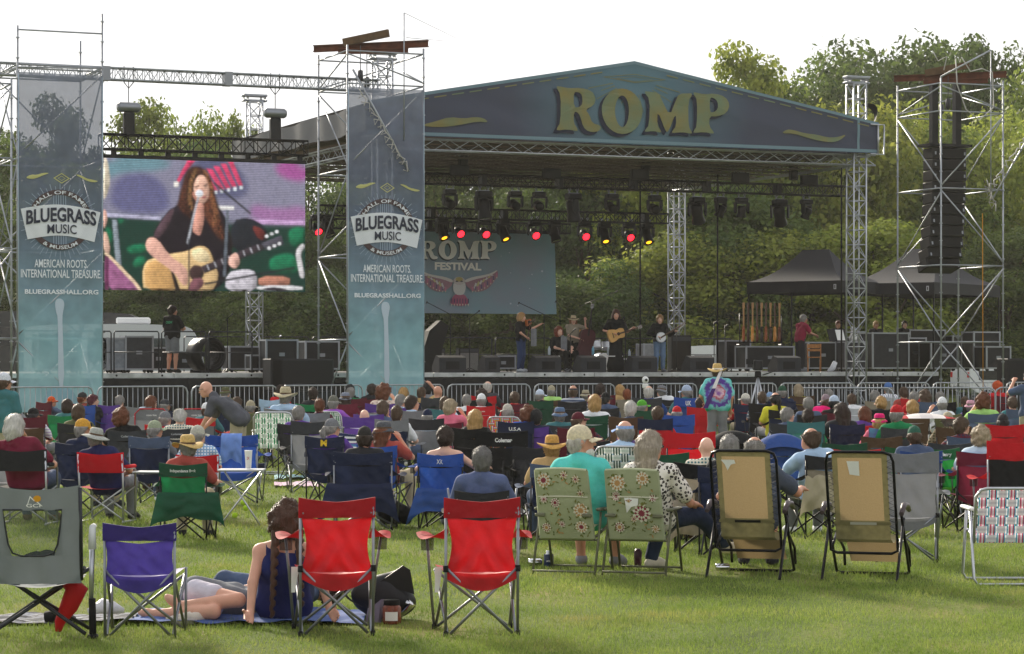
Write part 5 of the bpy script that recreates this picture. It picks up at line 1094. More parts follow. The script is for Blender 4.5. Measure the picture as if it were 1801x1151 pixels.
def body(J, h=.016, fem=0., hands=True, g=1., fat=0., kl=.05, st=.85):
    """J: joints. returns dict of prims for skin, shirt, trousers, shoes"""
    J = {k: (np.array(v, float) if k not in ('yaw', 'pitch', 'roll', 'grip', 'palm') else v) for k, v in J.items()}
    Rm = _rot(J.get('yaw', 0), J.get('pitch', 0), J.get('roll', 0)); P_, C, N_ = J['pelvis'], J['chest'], J['neck']
    x = J['sr'] - J['sl']; x /= np.linalg.norm(x); hx = J['hr'] - J['hl']; hx /= np.linalg.norm(hx); mid = lerp(P_, C, .5)
    w1, w2, w3 = .08 + fat * .03, .07 - fem * .012 + fat * .04, .085 - fem * .01
    tor = []
    for s_ in (-1, 1):
        tor += [cap(P_ + hx * s_ * w1, mid + (x + hx) / 2 * s_ * w2, .108 + fat * .03, .096 - fem * .01 + fat * .05, .06), cap(mid + (x + hx) / 2 * s_ * w2, C + x * s_ * w3, .096 - fem * .01 + fat * .05, .092, .06)]
    fw = np.cross(N_ - P_, x); fw = -fw / np.linalg.norm(fw)
    if fem:
        for s_ in (-1, 1): tor.append(ell(C + x * s_ * .075 - fw * -.085 - (N_ - P_) * .1, (.06, .06, .06), None, .05))
    sh = [cap(N_ - (N_ - C) * .18, J['sl'], .052, .054, .05), cap(N_ - (N_ - C) * .18, J['sr'], .052, .054, .05)]
    neck = [cap(N_ - (N_ - C) * .25, J['head'] + Rm @ V(0, -.02, -.03), .058 - fem * .008, .052 - fem * .006, .025)]
    arms = []; slv = []; lslv = []
    for a, e, w in (('sl', 'el', 'wl'), ('sr', 'er', 'wr')):
        arms += [cap(J[a], J[e], .052 - fem * .006, .04 - fem * .004, .03), cap(J[e], J[w], .04 - fem * .004, .026, .015)]
        slv += [cap(J[a], lerp(J[a], J[e], .72), .062, .056, .03)]; lslv += [cap(J[a], J[e], .06, .05, .03), cap(J[e], lerp(J[e], J[w], .92), .05, .036, .02)]
    hp = []
    if hands:
        for s_, e, w in ((-1, 'el', 'wl'), (1, 'er', 'wr')):
            pv = J.get('palm', {}).get(w, (0, .3, -1)); hp += hand_prims(J[w], J.get('d' + w, J[w] - J[e]), np.array(pv, float), g, s_, J.get('grip', .5))
    legs = []; pan = []; shorts = []; shoes = []; feet = []
    for a, k_, n_, t in (('hl', 'kl', 'al', 'tl'), ('hr', 'kr', 'ar', 'tr')):
        if k_ not in J: continue
        legs += [cap(J[a], J[k_], .085, .058, kl), cap(J[k_], lerp(J[k_], J[n_], .35), .056, .055, kl * .6), cap(lerp(J[k_], J[n_], .35), J[n_], .055, .036, kl * .6)]
        pan += [cap(J[a], J[k_], .098, .078, .05), cap(J[k_], lerp(J[k_], J[n_], .93), .077, .06, .04)]; shorts += [cap(J[a], lerp(J[a], J[k_], st), .104, .094, kl)]
        heel = J[n_] - (J[t] - J[n_]) * .25; heel = heel + V(0, 0, -.0)
        sole = J[t]; hz = np.array((heel[0], heel[1], J[t][2])) if abs(J[t][2] - J[n_][2]) > .02 else heel
        d = J[t] - J[n_]; L = np.linalg.norm(d); dd = d / L
        feet += [cap(J[n_], lerp(J[n_], J[t], .75), .036, .03, .02), cap(lerp(J[n_], J[t], .6), J[t], .036, .022, .02)]
        shoes += [cap(J[n_] - V(0, 0, .02), lerp(J[n_], J[t], .7), .05, .042, .02), cap(lerp(J[n_], J[t], .55), J[t], .047, .036, .02), cap(hz + V(0, 0, .01), J[t], .035, .034, .02)]
    hd = head_prims(J['head'], Rm, g)
    return dict(skin=tor + sh + neck + arms + hp + legs + feet + hd, torso=tor, sh=sh, slv=slv, lslv=lslv, pan=pan, shorts=shorts, shoes=shoes, pel=tor[:1] + tor[2:3], J=J, Rm=Rm, h=h, g=g)
def inflate(ps, d): return [(p[0], p[1], p[2], p[3] + d, p[4] + d, p[5]) if p[0] == 'c' else (p[0], p[1], tuple(r + d for r in p[2]), p[3], p[4]) for p in ps]
class Pose:
    """meshes of one pose, shared by every person in that pose"""
    def __init__(s, J, h=.016, top='tee', bottom='pants', shoes=True, seed=0, **k):
        b = body(J, h, **k); s.J = b['J']; s.Rm = b['Rm']; s.g = b['g']; s.parts = []
        q = Blob(b['skin'], h); s.body = q.mesh('body')
        t = {'tee': b['torso'] + b['sh'] + b['slv'], 'long': b['torso'] + b['sh'] + b['lslv'], 'tank': b['torso'] + b['sh'][:0]}.get(top)
        if t:
            q = Blob(inflate(t, .017), max(h, .013)); q.rough(.012, 22, seed); s.parts.append(('shirt', q.mesh('shirt')))
        lowt = {'pants': b['pan'], 'shorts': b['shorts']}.get(bottom)
        if lowt:
            pel = [(p[0], p[1], lerp(p[1], p[2], .35), p[3], p[4], p[5]) for p in b['pel']]
            q = Blob(inflate(pel, .004) + lowt, max(h, .014)); q.rough(.004, 24, seed + 3); s.parts.append(('trousers', q.mesh('trousers')))
        if shoes and b['shoes']:
            for i in (0, 1): s.parts.append(('shoe', Blob(b['shoes'][3 * i:3 * i + 3], .012).mesh('shoe')))
# ---- heads: hair, hats, features, in head space (x right, y forward, z up)
skull = lambda d: [ell((0, -.014, .022), (.079 + d, .099 + d, .102 + d))]
def strands(me, seed, kind, hatted):
    """lay thin locks over the hair surface"""
    r = np.random.default_rng(seed + 50); nv = len(me.vertices); co = np.zeros(nv * 3); no = np.zeros(nv * 3); me.vertices.foreach_get('co', co); me.vertices.foreach_get('normal', no); co = co.reshape(-1, 3); no = no.reshape(-1, 3)
    n = 1500; i = r.integers(0, nv, n); p = co[i]; nn = no[i]; g = np.array((0, -.25, -1.)) + r.normal(size=(n, 3)) * (.25 if kind in ('long', 'verylong', 'bob', 'tail') else (1.2 if kind == 'curly' else .55))
    t = g - nn * (g * nn).sum(1)[:, None]; t /= np.linalg.norm(t, axis=1)[:, None] + 1e-9; b = np.cross(nn, t); L = r.uniform(.018, .045, n)[:, None] * (1.5 if kind in ('long', 'verylong') else 1); w = r.uniform(.0015, .004, n)[:, None]
    keep = (p[:, 2] < .02) if hatted else np.ones(n, bool)
    a = p - nn * .004; c = p + t * L * .55 + nn * r.uniform(.003, .009, n)[:, None]; e = p + t * L + nn * r.uniform(-.002, .008, n)[:, None]
    vs_ = np.stack([a - b * w, a + b * w, c + b * w, c - b * w, e], 1)[keep]; m = len(vs_); o = nv + np.arange(m)[:, None] * 5
    V_ = co.tolist() + vs_.reshape(-1, 3).tolist(); F_ = [tuple(f.vertices) for f in me.polygons] + [tuple(x) for x in (o + np.array((0, 1, 2, 3)))] + [tuple(x) for x in (o + np.array((3, 2, 4)))]
    bpy.data.meshes.remove(me); me = bpy.data.meshes.new('hair'); me.from_pydata(V_, [], F_); me.polygons.foreach_set('use_smooth', np.ones(len(F_), bool)); me.update(); return me
def hair_mesh(kind, seed=0, hatted=False):
    h = .011; seed += 1
    if kind == 'short': q = Blob(skull(.014) + [ell((0, -.05, -.05), (.068, .06, .06), None, .03)], h); q.rough(.007, 60, seed); q.clip((0, .8, -.6), .028)
    elif kind == 'fringe': q = Blob(skull(.012) + [ell((0, -.05, -.05), (.068, .06, .06), None, .03)], h); q.rough(.005, 60, seed); q.clip((0, .75, -.66), .015); q.clip((0, .35, .93), .045)
    elif kind == 'bob': q = Blob(skull(.022) + [ell((0, -.045, -.05), (.095, .085, .1), None, .04)], h); q.rough(.009, 45, seed); q.clip((0, .85, -.5), .035)
    elif kind == 'curly': q = Blob(skull(.035) + [ell((0, -.05, -.03), (.11, .1, .1), None, .04)], h); q.rough(.022, 55, seed); q.clip((0, .85, -.5), .04)
    elif kind == 'long': q = Blob(skull(.02) + [cap((-.05, -.05, -.02), (-.07, -.06, -.24), .06, .05, .05), cap((.05, -.05, -.02), (.07, -.06, -.24), .06, .05, .05), cap((0, -.07, 0), (0, -.09, -.26), .07, .06, .05)], h); q.rough(.008, 50, seed); q.clip((0, .85, -.5), .035)
    elif kind == 'verylong': q = Blob(skull(.02) + [cap((-.05, -.05, -.02), (-.09, .0, -.38), .06, .045, .05), cap((.05, -.05, -.02), (.09, .0, -.38), .06, .045, .05), cap((0, -.07, 0), (0, -.09, -.4), .07, .05, .05)], h); q.rough(.012, 40, seed); q.clip((0, .85, -.5), .035)
    elif kind == 'bun': q = Blob(skull(.014) + [ell((0, -.05, -.04), (.07, .06, .06), None, .03), ell((0, -.12, .0), (.045, .04, .04), None, .02)], h); q.rough(.007, 60, seed); q.clip((0, .85, -.5), .03)
    elif kind == 'tail': q = Blob(skull(.014) + [ell((0, -.05, -.04), (.07, .06, .06), None, .03), cap((0, -.11, .02), (0, -.15, -.06), .032, .035, .02), cap((0, -.15, -.06), (.01, -.12, -.26), .035, .015, .02)], h); q.rough(.007, 60, seed); q.clip((0, .85, -.5), .03)
    elif kind == 'beard': q = Blob([ell((0, .045, -.09), (.058, .06, .055))], h); q.rough(.006, 60, seed); q.clip((0, .0, 1), -.052)
    if hatted: q.clip((0, 0, 1), .034)
    me = q.mesh('hair'); return me if kind == 'beard' else strands(me, seed, kind, hatted)
HAIRH = {k: hair_mesh(k, i, True) for i, k in enumerate(('short', 'fringe', 'bob', 'curly', 'long', 'tail'))}
HAIR = {k: hair_mesh(k, i) for i, k in enumerate(('short', 'fringe', 'bob', 'curly', 'long', 'verylong', 'bun', 'tail', 'beard'))}
def face_mesh():
    m = MB()
    for s_ in (-1, 1):
        m.cur = 0; m.ell((s_ * .032, .088, .006), (.014, .012, .0095), 10, 6); m.cur = 1; m.ell((s_ * .032, .0965, .006), (.006, .0045, .006), 8, 5)
        m.cur = 2; m.tube([(s_ * .014, .104, .027), (s_ * .03, .103, .033), (s_ * .05, .09, .028)], .004, 5)
    m.cur = 3; m.tube([(-.024, .094, -.064), (-.01, .103, -.061), (0, .103, -.063), (.01, .103, -.061), (.024, .094, -.064)], [.003, .006, .005, .006, .003], 6)
    return m.mesh('face')
FACE = face_mesh(); FACEM = [M('#e6e2dc', .3), M('#3b2a1e', .2), M('#4f3d30', .8), M('#a85f58', .5)]
def hat_mesh(kind):
    a = MB(); b = MB(); n = 28
    if kind == 'cap':
        a.lathe([(.094, .0), (.094, .03), (.085, .07), (.06, .105), (.025, .122), (0, .125)], n, (0, -.012, .02), None, .92, 1.14); a.ell((0, -.012, .146), (.01, .01, .006), 8, 4)
        def f(u, v): t = (u - .5) * 2; r = v * .085; ang = t * 1.15; return (math.sin(ang) * (.088 + r * .35), .02 + math.cos(ang) * .076 + r * math.cos(t * 1.3), .034 - .022 * t * t - .018 * v)
        b.grid(f, 14, 5); b.grid(lambda u, v: tuple(V(*f(u, v)) - V(0, 0, .006)), 14, 5)
    elif kind == 'visor':
        a.lathe([(.096, .0), (.097, .035), (.093, .035), (.092, .0), (.096, 0)], n, (0, -.012, .03), None, .92, 1.14)
        def f(u, v): t = (u - .5) * 2; r = v * .09; ang = t * 1.2; return (math.sin(ang) * (.088 + r * .35), .02 + math.cos(ang) * .076 + r * math.cos(t * 1.3), .04 - .022 * t * t - .022 * v)
        b.grid(f, 14, 5); b.grid(lambda u, v: tuple(V(*f(u, v)) - V(0, 0, .006)), 14, 5)
    else:
        br, dr, cr, ch = {'straw': (.185, .012, .088, .115), 'bucket': (.14, .045, .092, .095), 'sun': (.19, .035, .093, .1)}[kind]
        a.lathe([(cr + .004, 0), (cr, .05), (cr - .006, ch * .8), (cr * .72, ch), (cr * .4, ch * .93 if kind == 'straw' else ch * 1.02), (0, ch * .9 if kind == 'straw' else ch * 1.03)], n, (0, -.012, .03), None, .93, 1.13)
        pr = [(cr, .004), (cr + (br - cr) * .5, -dr * .4), (br, -dr), (br, -dr - .005), (cr, -.004)]; vs_ = []
        for r_, z in pr:
            for j in range(n): t = 2 * math.pi * j / n; k = (r_ - cr) / (br - cr); vs_.append((r_ * math.cos(t) * .96, -.012 + r_ * math.sin(t) * 1.08, .035 + z + k * (.035 if kind == 'straw' else .012) * math.cos(2 * t)))
        b.add(vs_, [(i * n + j, i * n + (j + 1) % n, (i + 1) * n + (j + 1) % n, (i + 1) * n + j) for i in range(4) for j in range(n)], True)
        c = MB().lathe([(cr + .007, .002), (cr + .005, .026), (cr + .001, .026)], n, (0, -.012, .03), None, .93, 1.13); return a.mesh('crown'), b.mesh('brim'), c.mesh('band')
    return a.mesh('crown'), b.mesh('brim'), None
HATS = {k: hat_mesh(k) for k in ('cap', 'visor', 'straw', 'bucket', 'sun')}
GLS = MB()
for s_ in (-1, 1):
    GLS.cur = 0; GLS.ell((s_ * .034, .104, .006), (.024, .006, .018), 10, 5); GLS.cur = 1; GLS.tube([(s_ * .056, .098, .014), (s_ * .08, .04, .012), (s_ * .083, -.01, .004)], .003, 4)
GLS = GLS.mesh('glasses')
COL = dict(navy='#1e2742', blue='#2d4a86', royal='#2b4fa0', lightblue='#a9c4e0', paleblue='#c5d6e6', teal='#3f7277', aqua='#58c4bd', white='#e2e4e8', cream='#d9d2c0', grey='#77797e', darkgrey='#3b3d42', charcoal='#2a2b2f', black='#17181a', red='#c01a25', rust='#a24a42', maroon='#5b1d2c', pink='#d86f86', hotpink='#e5207a', purple='#5b3d8e', violet='#8e4fae', lavender='#b9a8cc', green='#1f7a4a', darkgreen='#1d4a36', brightgreen='#58a832', lime='#a8d67a', olive='#5d6040', yellow='#cfc83a', gold='#cf9b3c', orange='#d0551f', brown='#54402f', tan='#b99a6a', straw='#c9ab6e', khaki='#a89f86', taupe='#8d8474', silver='#b4b8be', slate='#4c5a74', burgundy='#6d1f35', auburn='#6b3c22', darkbrown='#33241b', blond='#b9935a', ash='#a8977c', greyhair='#8d8a86', whitehair='#cfccc6', ginger='#8e4a24', tiedye='#7a6aa8')
SKIN = [M(c, .55, noise=.06, nscale=14, spec=.35) for c in ('#d3a089', '#c38d74', '#dcae98', '#b57e62')]
def cloth(c, tr=0.): return M(COL.get(c, c), .85, noise=.16, nscale=7, bump=.55, bscale=16, spec=.15, trans=tr)
def pattern(c1, c2, kind='plaid', sc=14.):
    m = M(COL.get(c1, c1), .85, bump=.5, bscale=16, kind='pat%s%s%s' % (c2, kind, sc))
    if 'p' not in m:
        m['p'] = 1; N, L, b = nodes_of(m); tc = N.new('ShaderNodeTexCoord'); mx = N.new('ShaderNodeMix'); mx.data_type = 'RGBA'; mx.inputs[6].default_value = lin(COL.get(c1, c1)) + (1,); mx.inputs[7].default_value = lin(COL.get(c2, c2)) + (1,)
        if kind == 'print': w = N.new('ShaderNodeTexVoronoi'); w.inputs['Scale'].default_value = sc; src = w.outputs['Distance']
        else: w = N.new('ShaderNodeTexWave'); w.bands_direction = 'X' if kind != 'hoop' else 'Z'; w.inputs['Scale'].default_value = sc / 2; src = w.outputs[0]
        L.new(tc.outputs['Object'], w.inputs['Vector'])
        if kind == 'plaid':
            w2 = N.new('ShaderNodeTexWave'); w2.bands_direction = 'Z'; w2.inputs['Scale'].default_value = sc / 2; L.new(tc.outputs['Object'], w2.inputs['Vector']); ml = N.new('ShaderNodeMath'); ml.operation = 'MULTIPLY'; L.new(src, ml.inputs[0]); L.new(w2.outputs[0], ml.inputs[1]); src = ml.outputs[0]
        r = N.new('ShaderNodeMapRange'); r.inputs[1].default_value = .3; r.inputs[2].default_value = .42; L.new(src, r.inputs[0]); L.new(r.outputs[0], mx.inputs[0]); L.new(mx.outputs[2], b.inputs['Base Color'])
    return m
def hairm(c): return M(COL.get(c, c), .5, kind='strand')
def hash_(t): return (sum(ord(c) * (i + 3) for i, c in enumerate(t)) % 997) / 997.
def person(pose, loc, rz, label, shirt='grey', pants='darkgrey', hair=None, hat=None, skin=0, beard=None, glasses=None, shoes='grey', scale=1., group=None, name='person', hatband=None, rot=None, brim=None):
    t = thing(name, label, 'person', loc, rz, group, scale, rot)
    ob('body', pose.body, SKIN[skin % 4], t)
    mt = {'shirt': cloth(shirt) if isinstance(shirt, str) else shirt, 'trousers': cloth(pants), 'shoe': cloth(shoes)}
    for nm, me in pose.parts: ob(nm, me, mt[nm], t)
    H = pose.J['head']; e = Matrix([list(r) for r in pose.Rm]).to_euler(); g = pose.g
    def hd(nm, me, m, par=t): return ob(nm, me, m, par, loc=tuple(H) if par is t else (0, 0, 0), rot=e if par is t else (0, 0, 0), scale=g if par is t else None)
    hd('facial_features', FACE, FACEM)
    if hair: o_ = hd('hair', (HAIRH if hat and hair[0] in HAIRH else HAIR)[hair[0]], hairm(hair[1])); k_ = hash_(label); o_.scale = (g * (.97 + .1 * k_), g * (.97 + .12 * ((k_ * 7) % 1)), g * (.97 + .1 * ((k_ * 13) % 1)))
    if beard: hd('beard', HAIR['beard'], hairm(beard))
    if glasses: hd('glasses', GLS, [GLASSD, BLKM])
    if hat:
        c, b, k = HATS[hat[0]]; m = M(COL.get(hat[1], hat[1]), .85, noise=.2, nscale=40, bump=.2, bscale=80, trans=.1); o = hd('hat', c, m); hd('brim', b, M(COL.get(brim or hat[1], hat[1]), .85, noise=.2, nscale=40, trans=.1), o)
        if k: hd('hat_band', k, cloth(hatband or 'brown'), o)
    return t
# ---- seated poses (seat at about .38 m, reclined)
def sit(yaw=0., pitch=0., lean=-.12, arms='lap', dz=0., knees=.13, turn=0., **k):
    J = dict(pelvis=(0, -.02, .47), chest=(0, -.02 + lean, .785), neck=(0, .0 + lean * 1.25, .955), head=(0, .035 + lean * 1.2, 1.085), sl=(-.168, .0 + lean * 1.1, .875), sr=(.168, .0 + lean * 1.1, .875),
             hl=(-.09, .0, .46), hr=(.09, .0, .46), kl=(-knees - .03, .42, .5), kr=(knees + .03, .42, .5), al=(-knees - .02, .45, .085), ar=(knees + .02, .45, .085), tl=(-knees - .05, .6, .04), tr=(knees + .05, .6, .04), yaw=yaw, pitch=pitch)
    L = {'lap': ((-.27, .04, .66), (-.12, .24, .6)), 'rest': ((-.31, -.0, .66), (-.3, .25, .66)), 'face': ((-.3, .12, .74), (-.12, .14, .98)), 'up': ((-.38, .02, 1.06), (-.2, -.02, 1.26)), 'out': ((-.38, .05, .7), (-.4, .28, .72))}
    if isinstance(arms, str): arms = (arms, arms)
    (J['el'], J['wl']) = L[arms[0]]; e, w = L[arms[1]]; J['er'] = (-e[0], e[1], e[2]); J['wr'] = (-w[0], w[1], w[2])
    J.update(k); return J
POSES = dict(A=Pose(sit(), seed=1), B=Pose(sit(yaw=.75, arms=('rest', 'lap')), seed=2), C=Pose(sit(yaw=-.75, arms='rest'), seed=3), D=Pose(sit(arms=('lap', 'up'), lean=-.08), seed=4),
             E=Pose(sit(lean=.0, pitch=-.2, arms='lap'), seed=5), F=Pose(sit(yaw=.3, arms=('face', 'out')), seed=6, fat=.6), W=Pose(sit(yaw=-.2, arms='rest'), seed=7, fem=1.), X=Pose(sit(yaw=.5, arms=('lap', 'face')), seed=8, fem=1.), G=Pose(sit(arms='rest', lean=-.16), seed=9, fat=.8), L=Pose(sit(yaw=-.4, roll=.2, arms=('out', 'lap'), chest=(-.06, -.14, .785), neck=(-.11, -.15, .95), head=(-.14, -.11, 1.075), sl=(-.27, -.13, .85), sr=(.06, -.13, .9)), seed=12, fat=.3), N=Pose(sit(yaw=.4, roll=-.2, arms=('lap', 'face'), lean=-.02, chest=(.05, -.05, .785), neck=(.09, -.03, .95), head=(.12, .03, 1.07), sl=(-.08, -.03, .9), sr=(.25, -.03, .85)), seed=13, fem=1.), R=Pose(sit(yaw=1.2, pitch=.1, arms=('rest', 'out'), lean=-.14), seed=14), T=Pose(sit(pitch=-.45, arms='lap', lean=.03), seed=15), K=Pose(sit(arms='out'), top='tank', fem=1., seed=10))
# ------------------------------------------------------------------ chairs: kits of shared part meshes
class Kit:
    def __init__(s): s.parts = []
    def add(s, name, mb, key, par=None): s.parts.append((name, mb.mesh(name), key, par)); return len(s.parts) - 1
    def spawn(s, name, label, cat, loc, rz, mats, group=None, scale=1.):
        t = thing(name, label, cat, loc, rz, group, scale); o = []
        for nm, me, key, par in s.parts: o.append(ob(nm, me, mats[key] if key in mats else mats['frame'], t if par is None else o[par]))
        return t
def back_fn(w, z0, z1, y0, y1, sag, waist=.06, crease=.008):
    def f(u, v):
        x = (u - .5) * 2; ww = w * (1 - waist * math.sin(v * 3.14)); b = math.cos(x * 1.5708)
        return (x * ww, y0 + (y1 - y0) * v - sag * b * (1 - .75 * v) + .006 * sn(x * 3, v * 4, w * 9) + crease * b * math.sin(9 * (abs(x) * 1.3 + v * 1.1)) * (1 - v) + .004 * math.sin(x * 11 + v * 9), z0 + (z1 - z0) * v - .018 * b * v + (.012 * abs(x) if v > .9 else 0))
    return f
def quad(H=.84, w=.25, lite=False, zs_=.41, zband=.7, arms=True, waist=.06):
    k = Kit(); f = MB()
    def T(name, pts, r=.0095, key='frame'):
        if lite: f.tube(pts, r, 5)
        else: k.add(name, MB().tube(pts, r, 7), key)
    for s_ in (-1, 1):
        T('rear_post', [(s_ * w, -.26, 0), (s_ * w, -.28, H - .03)]); T('front_post', [(s_ * (w + .02), .2, 0), (s_ * (w + .05), .2, .36), (s_ * (w + .08), .1, .61)])
        T('cross_leg', [(s_ * w, -.265, zs_ + .01), (-s_ * (w - .03), -.245, .015)]); T('cross_leg', [(s_ * (w + .02), .21, .38), (-s_ * w, .215, .015)])
        T('side_brace', [(s_ * (w - .012), -.25, .02), (s_ * (w + .012), .2, .37)]); T('side_brace', [(s_ * (w + .012), .2, .02), (s_ * (w - .012), -.255, zs_)])
        if not arms: k.parts = [p for p in k.parts if p[0] != 'front_post']; k.add('front_post', MB().tube([(s_ * (w + .02), .2, 0), (s_ * (w + .02), .21, .42)], .0095, 7), 'frame'); k.add('front_post', MB().tube([(-s_ * (w + .02), .2, 0), (-s_ * (w + .02), .21, .42)], .0095, 7), 'frame') if s_ > 0 else None; continue
        m = MB(); a0, a1 = V(s_ * w, -.285, zs_ + .24), V(s_ * (w + .1), .16, zs_ + .2)
        m.grid(lambda u, v: tuple(a0 + (a1 - a0) * u + V(s_ * (v - .5) * (.03 + .1 * math.sin(u * 2.6)), 0, -.05 * math.sin(u * 3.1) + .01 * math.sin(v * 3.1))), 10, 4); k.add('armrest', m, 'arm')
        if not lite:
            c = MB(); c.lathe([(.017, -.02), (.017, .02), (0, .02)], 8, (s_ * w, -.265, zs_)); k.add('joint_cap', c, 'plastic')
            for x, y in ((w, -.26), (w + .02, .2)): k.add('foot', MB().lathe([(.015, 0), (.015, .03), (.01, .035)], 8, (s_ * x, y, 0)), 'plastic')
            c = MB(); p = V(s_ * (w + .075), .1, zs_ + .19); c.lathe([(.042, 0), (.04, -.1), (0, -.1)], 10, p); k.add('cup_holder', c, 'mesh')
            c = MB(); c.ell((s_ * (w - .015), -.295, zband + .03), (.006, .004, .006), 6, 4); k.add('rivet', c, 'frame')
    if lite: k.add('frame', f, 'frame')
    m = MB(); m.grid(back_fn(w - .002, zs_ - .02, zband, -.255, -.28, .055, waist, .008 if waist < .1 else .016), 14 if lite else 26, 12 if lite else 22); k.add('back', m, 'fabric')
    m = MB(); g = back_fn(w + .012, zband, H, -.288, -.29, .012, 0); g2 = lambda u, v: (lambda p: (p[0], p[1] + .022, p[2]))(g(u, v)); m.grid(g, 14, 4); m.grid(lambda u, v: g2(1 - u, v), 14, 4)
    m.grid(lambda u, v: tuple(V(*g(u, 1)) * (1 - v) + V(*g2(u, 1)) * v), 14, 1); k.add('top_band', m, 'band')
    m = MB(); m.grid(lambda u, v: ((u - .5) * 2 * w * (1.02 + .06 * v), -.25 + v * .46, zs_ - .02 - .065 * math.sin(u * 3.14) * math.sin(.4 + v * 2.3) + .01 * v), 12, 10); k.add('seat', m, 'seat')
    if not lite:
        m = MB(); m.grid(lambda u, v: ((u - .5) * 2 * w, -.262 - .012 * math.sin(u * 3.14) , zs_ - .015 - v * (.045 + .06 * math.sin(u * 3.14)) - .02 * math.sin(u * 3.14)), 12, 3); k.add('seat_edge', m, 'seat')
    k.band = (g, zband, H); k.w = w; return k
def director(table=0):
    k = Kit(); w = .27
    for s_ in (-1, 1):
        k.add('rear_leg', MB().tube([(s_ * w, -.2, 0), (s_ * w, -.2, .46), (s_ * w, -.24, .82)], .013, 7), 'frame'); k.add('front_leg', MB().tube([(s_ * w, .24, 0), (s_ * w, .24, .62), (s_ * w, .2, .645), (s_ * w, -.2, .645)], .013, 7), 'frame')
        k.add('cross_leg', MB().tube([(s_ * w, -.19, .42), (-s_ * w, -.19, .04)], .011, 6), 'frame'); k.add('cross_leg', MB().tube([(s_ * w, .23, .42), (-s_ * w, .23, .04)], .011, 6), 'frame'); k.add('base_rail', MB().tube([(s_ * w, -.24, .018), (s_ * w, .28, .018)], .013, 6), 'frame')
        k.add('armrest', MB().tube([(s_ * w, -.14, .665), (s_ * w, .22, .665)], .024, 8), 'fabric')
    m = MB(); f = back_fn(w + .015, .6, .83, -.225, -.25, .03, 0); m.grid(f, 12, 5); m.grid(lambda u, v: (lambda p: (p[0], p[1] + .02, p[2]))(f(1 - u, v)), 12, 5); k.add('back', m, 'fabric')
    m = MB(); m.grid(lambda u, v: ((u - .5) * 2 * w, -.2 + v * .44, .43 - .03 * math.sin(u * 3.14)), 10, 6); k.add('seat', m, 'seat')
    if table:
        i = k.add('side_table', MB().box((w + .26, .12, .6), (.42, .3, .018), b=.006), 'tabletop'); k.add('table_leg', MB().tube([(w + .44, .0, .59), (w + .44, .0, .0)], .01, 6), 'frame', i); k.add('table_leg', MB().tube([(w + .44, .24, .59), (w + .44, .24, .0)], .01, 6), 'frame', i)
    return k
def ribbon(a, b, wdir, w, nrm, n, ph, amp=.004):
    """woven strap from a to b, over and under n crossings"""
    a, b, wd, nr = V(*a), V(*b), V(*wdir), V(*nrm); m = MB(); st = n * 4
    m.grid(lambda u, v: tuple(a + (b - a) * v + wd * (u - .5) * w + nr * (amp * math.sin((v * n + ph) * math.pi) + .0005)), 1, st); return m
def webbed(nv=6, nh=7, w=.25, z0=.36, z1=.86):
    k = Kit(); by = lambda z: -.2 - (z - .36) * .22
    k.add('back_frame', MB().tube([(-w - .02, -.1, .36), (-w - .02, by(z0), z0), (-w - .02, by(z1 - .06), z1 - .06), (-w + .02, by(z1 - .01), z1 - .005), (-w + .07, by(z1), z1 + .008), (w - .07, by(z1), z1 + .008), (w - .02, by(z1 - .01), z1 - .005), (w + .02, by(z1 - .06), z1 - .06), (w + .02, by(z0), z0), (w + .02, -.1, .36)], .0125, 7), 'frame')
    k.add('seat_frame', MB().tube([(-w, -.2, .37), (-w, .2, .42), (w, .2, .42), (w, -.2, .37)], .0125, 7), 'frame')
    for y0, y1, x in ((-.28, -.12, w + .035), (.3, .12, w + .02)):
        k.add('leg_frame', MB().tube([(-x, y1, .6), (-x, y0, .06), (-x + .03, y0, .014), (x - .03, y0, .014), (x, y0, .06), (x, y1, .6)], .0125, 7), 'frame')
    for s_ in (-1, 1): k.add('armrest', MB().box((s_ * (w + .035), .0, .61), (.05, .42, .028), b=.01), 'arm')
    cw = 2 * w / nv; ch = (z1 - z0) / nh
    for i in range(nv): x = -w + cw * (i + .5); k.add('vertical_strap', ribbon((x, by(z0), z0), (x, by(z1), z1), (1, 0, 0), cw * .86, (0, -1, -.2), nh, i), 'vstrap')
    for j in range(nh): z = z0 + ch * (j + .5); k.add('cross_strap', ribbon((-w, by(z), z), (w, by(z), z), (0, -.2, 1), ch * .8, (0, -1, -.2), nv, j + 1), 'hstrap')
    for i in range(nv): x = -w + cw * (i + .5); k.add('seat_strap', ribbon((x, -.2, .375), (x, .2, .42), (1, 0, 0), cw * .86, (0, 0, 1), 5, i), 'vstrap')
    for j in range(5): y = -.16 + .08 * j; k.add('seat_strap', ribbon((-w, y, .38 + .1 * (y + .2)), (w, y, .38 + .1 * (y + .2)), (0, 1, 0), .065, (0, 0, 1), nv, j + 1), 'hstrap')
    return k
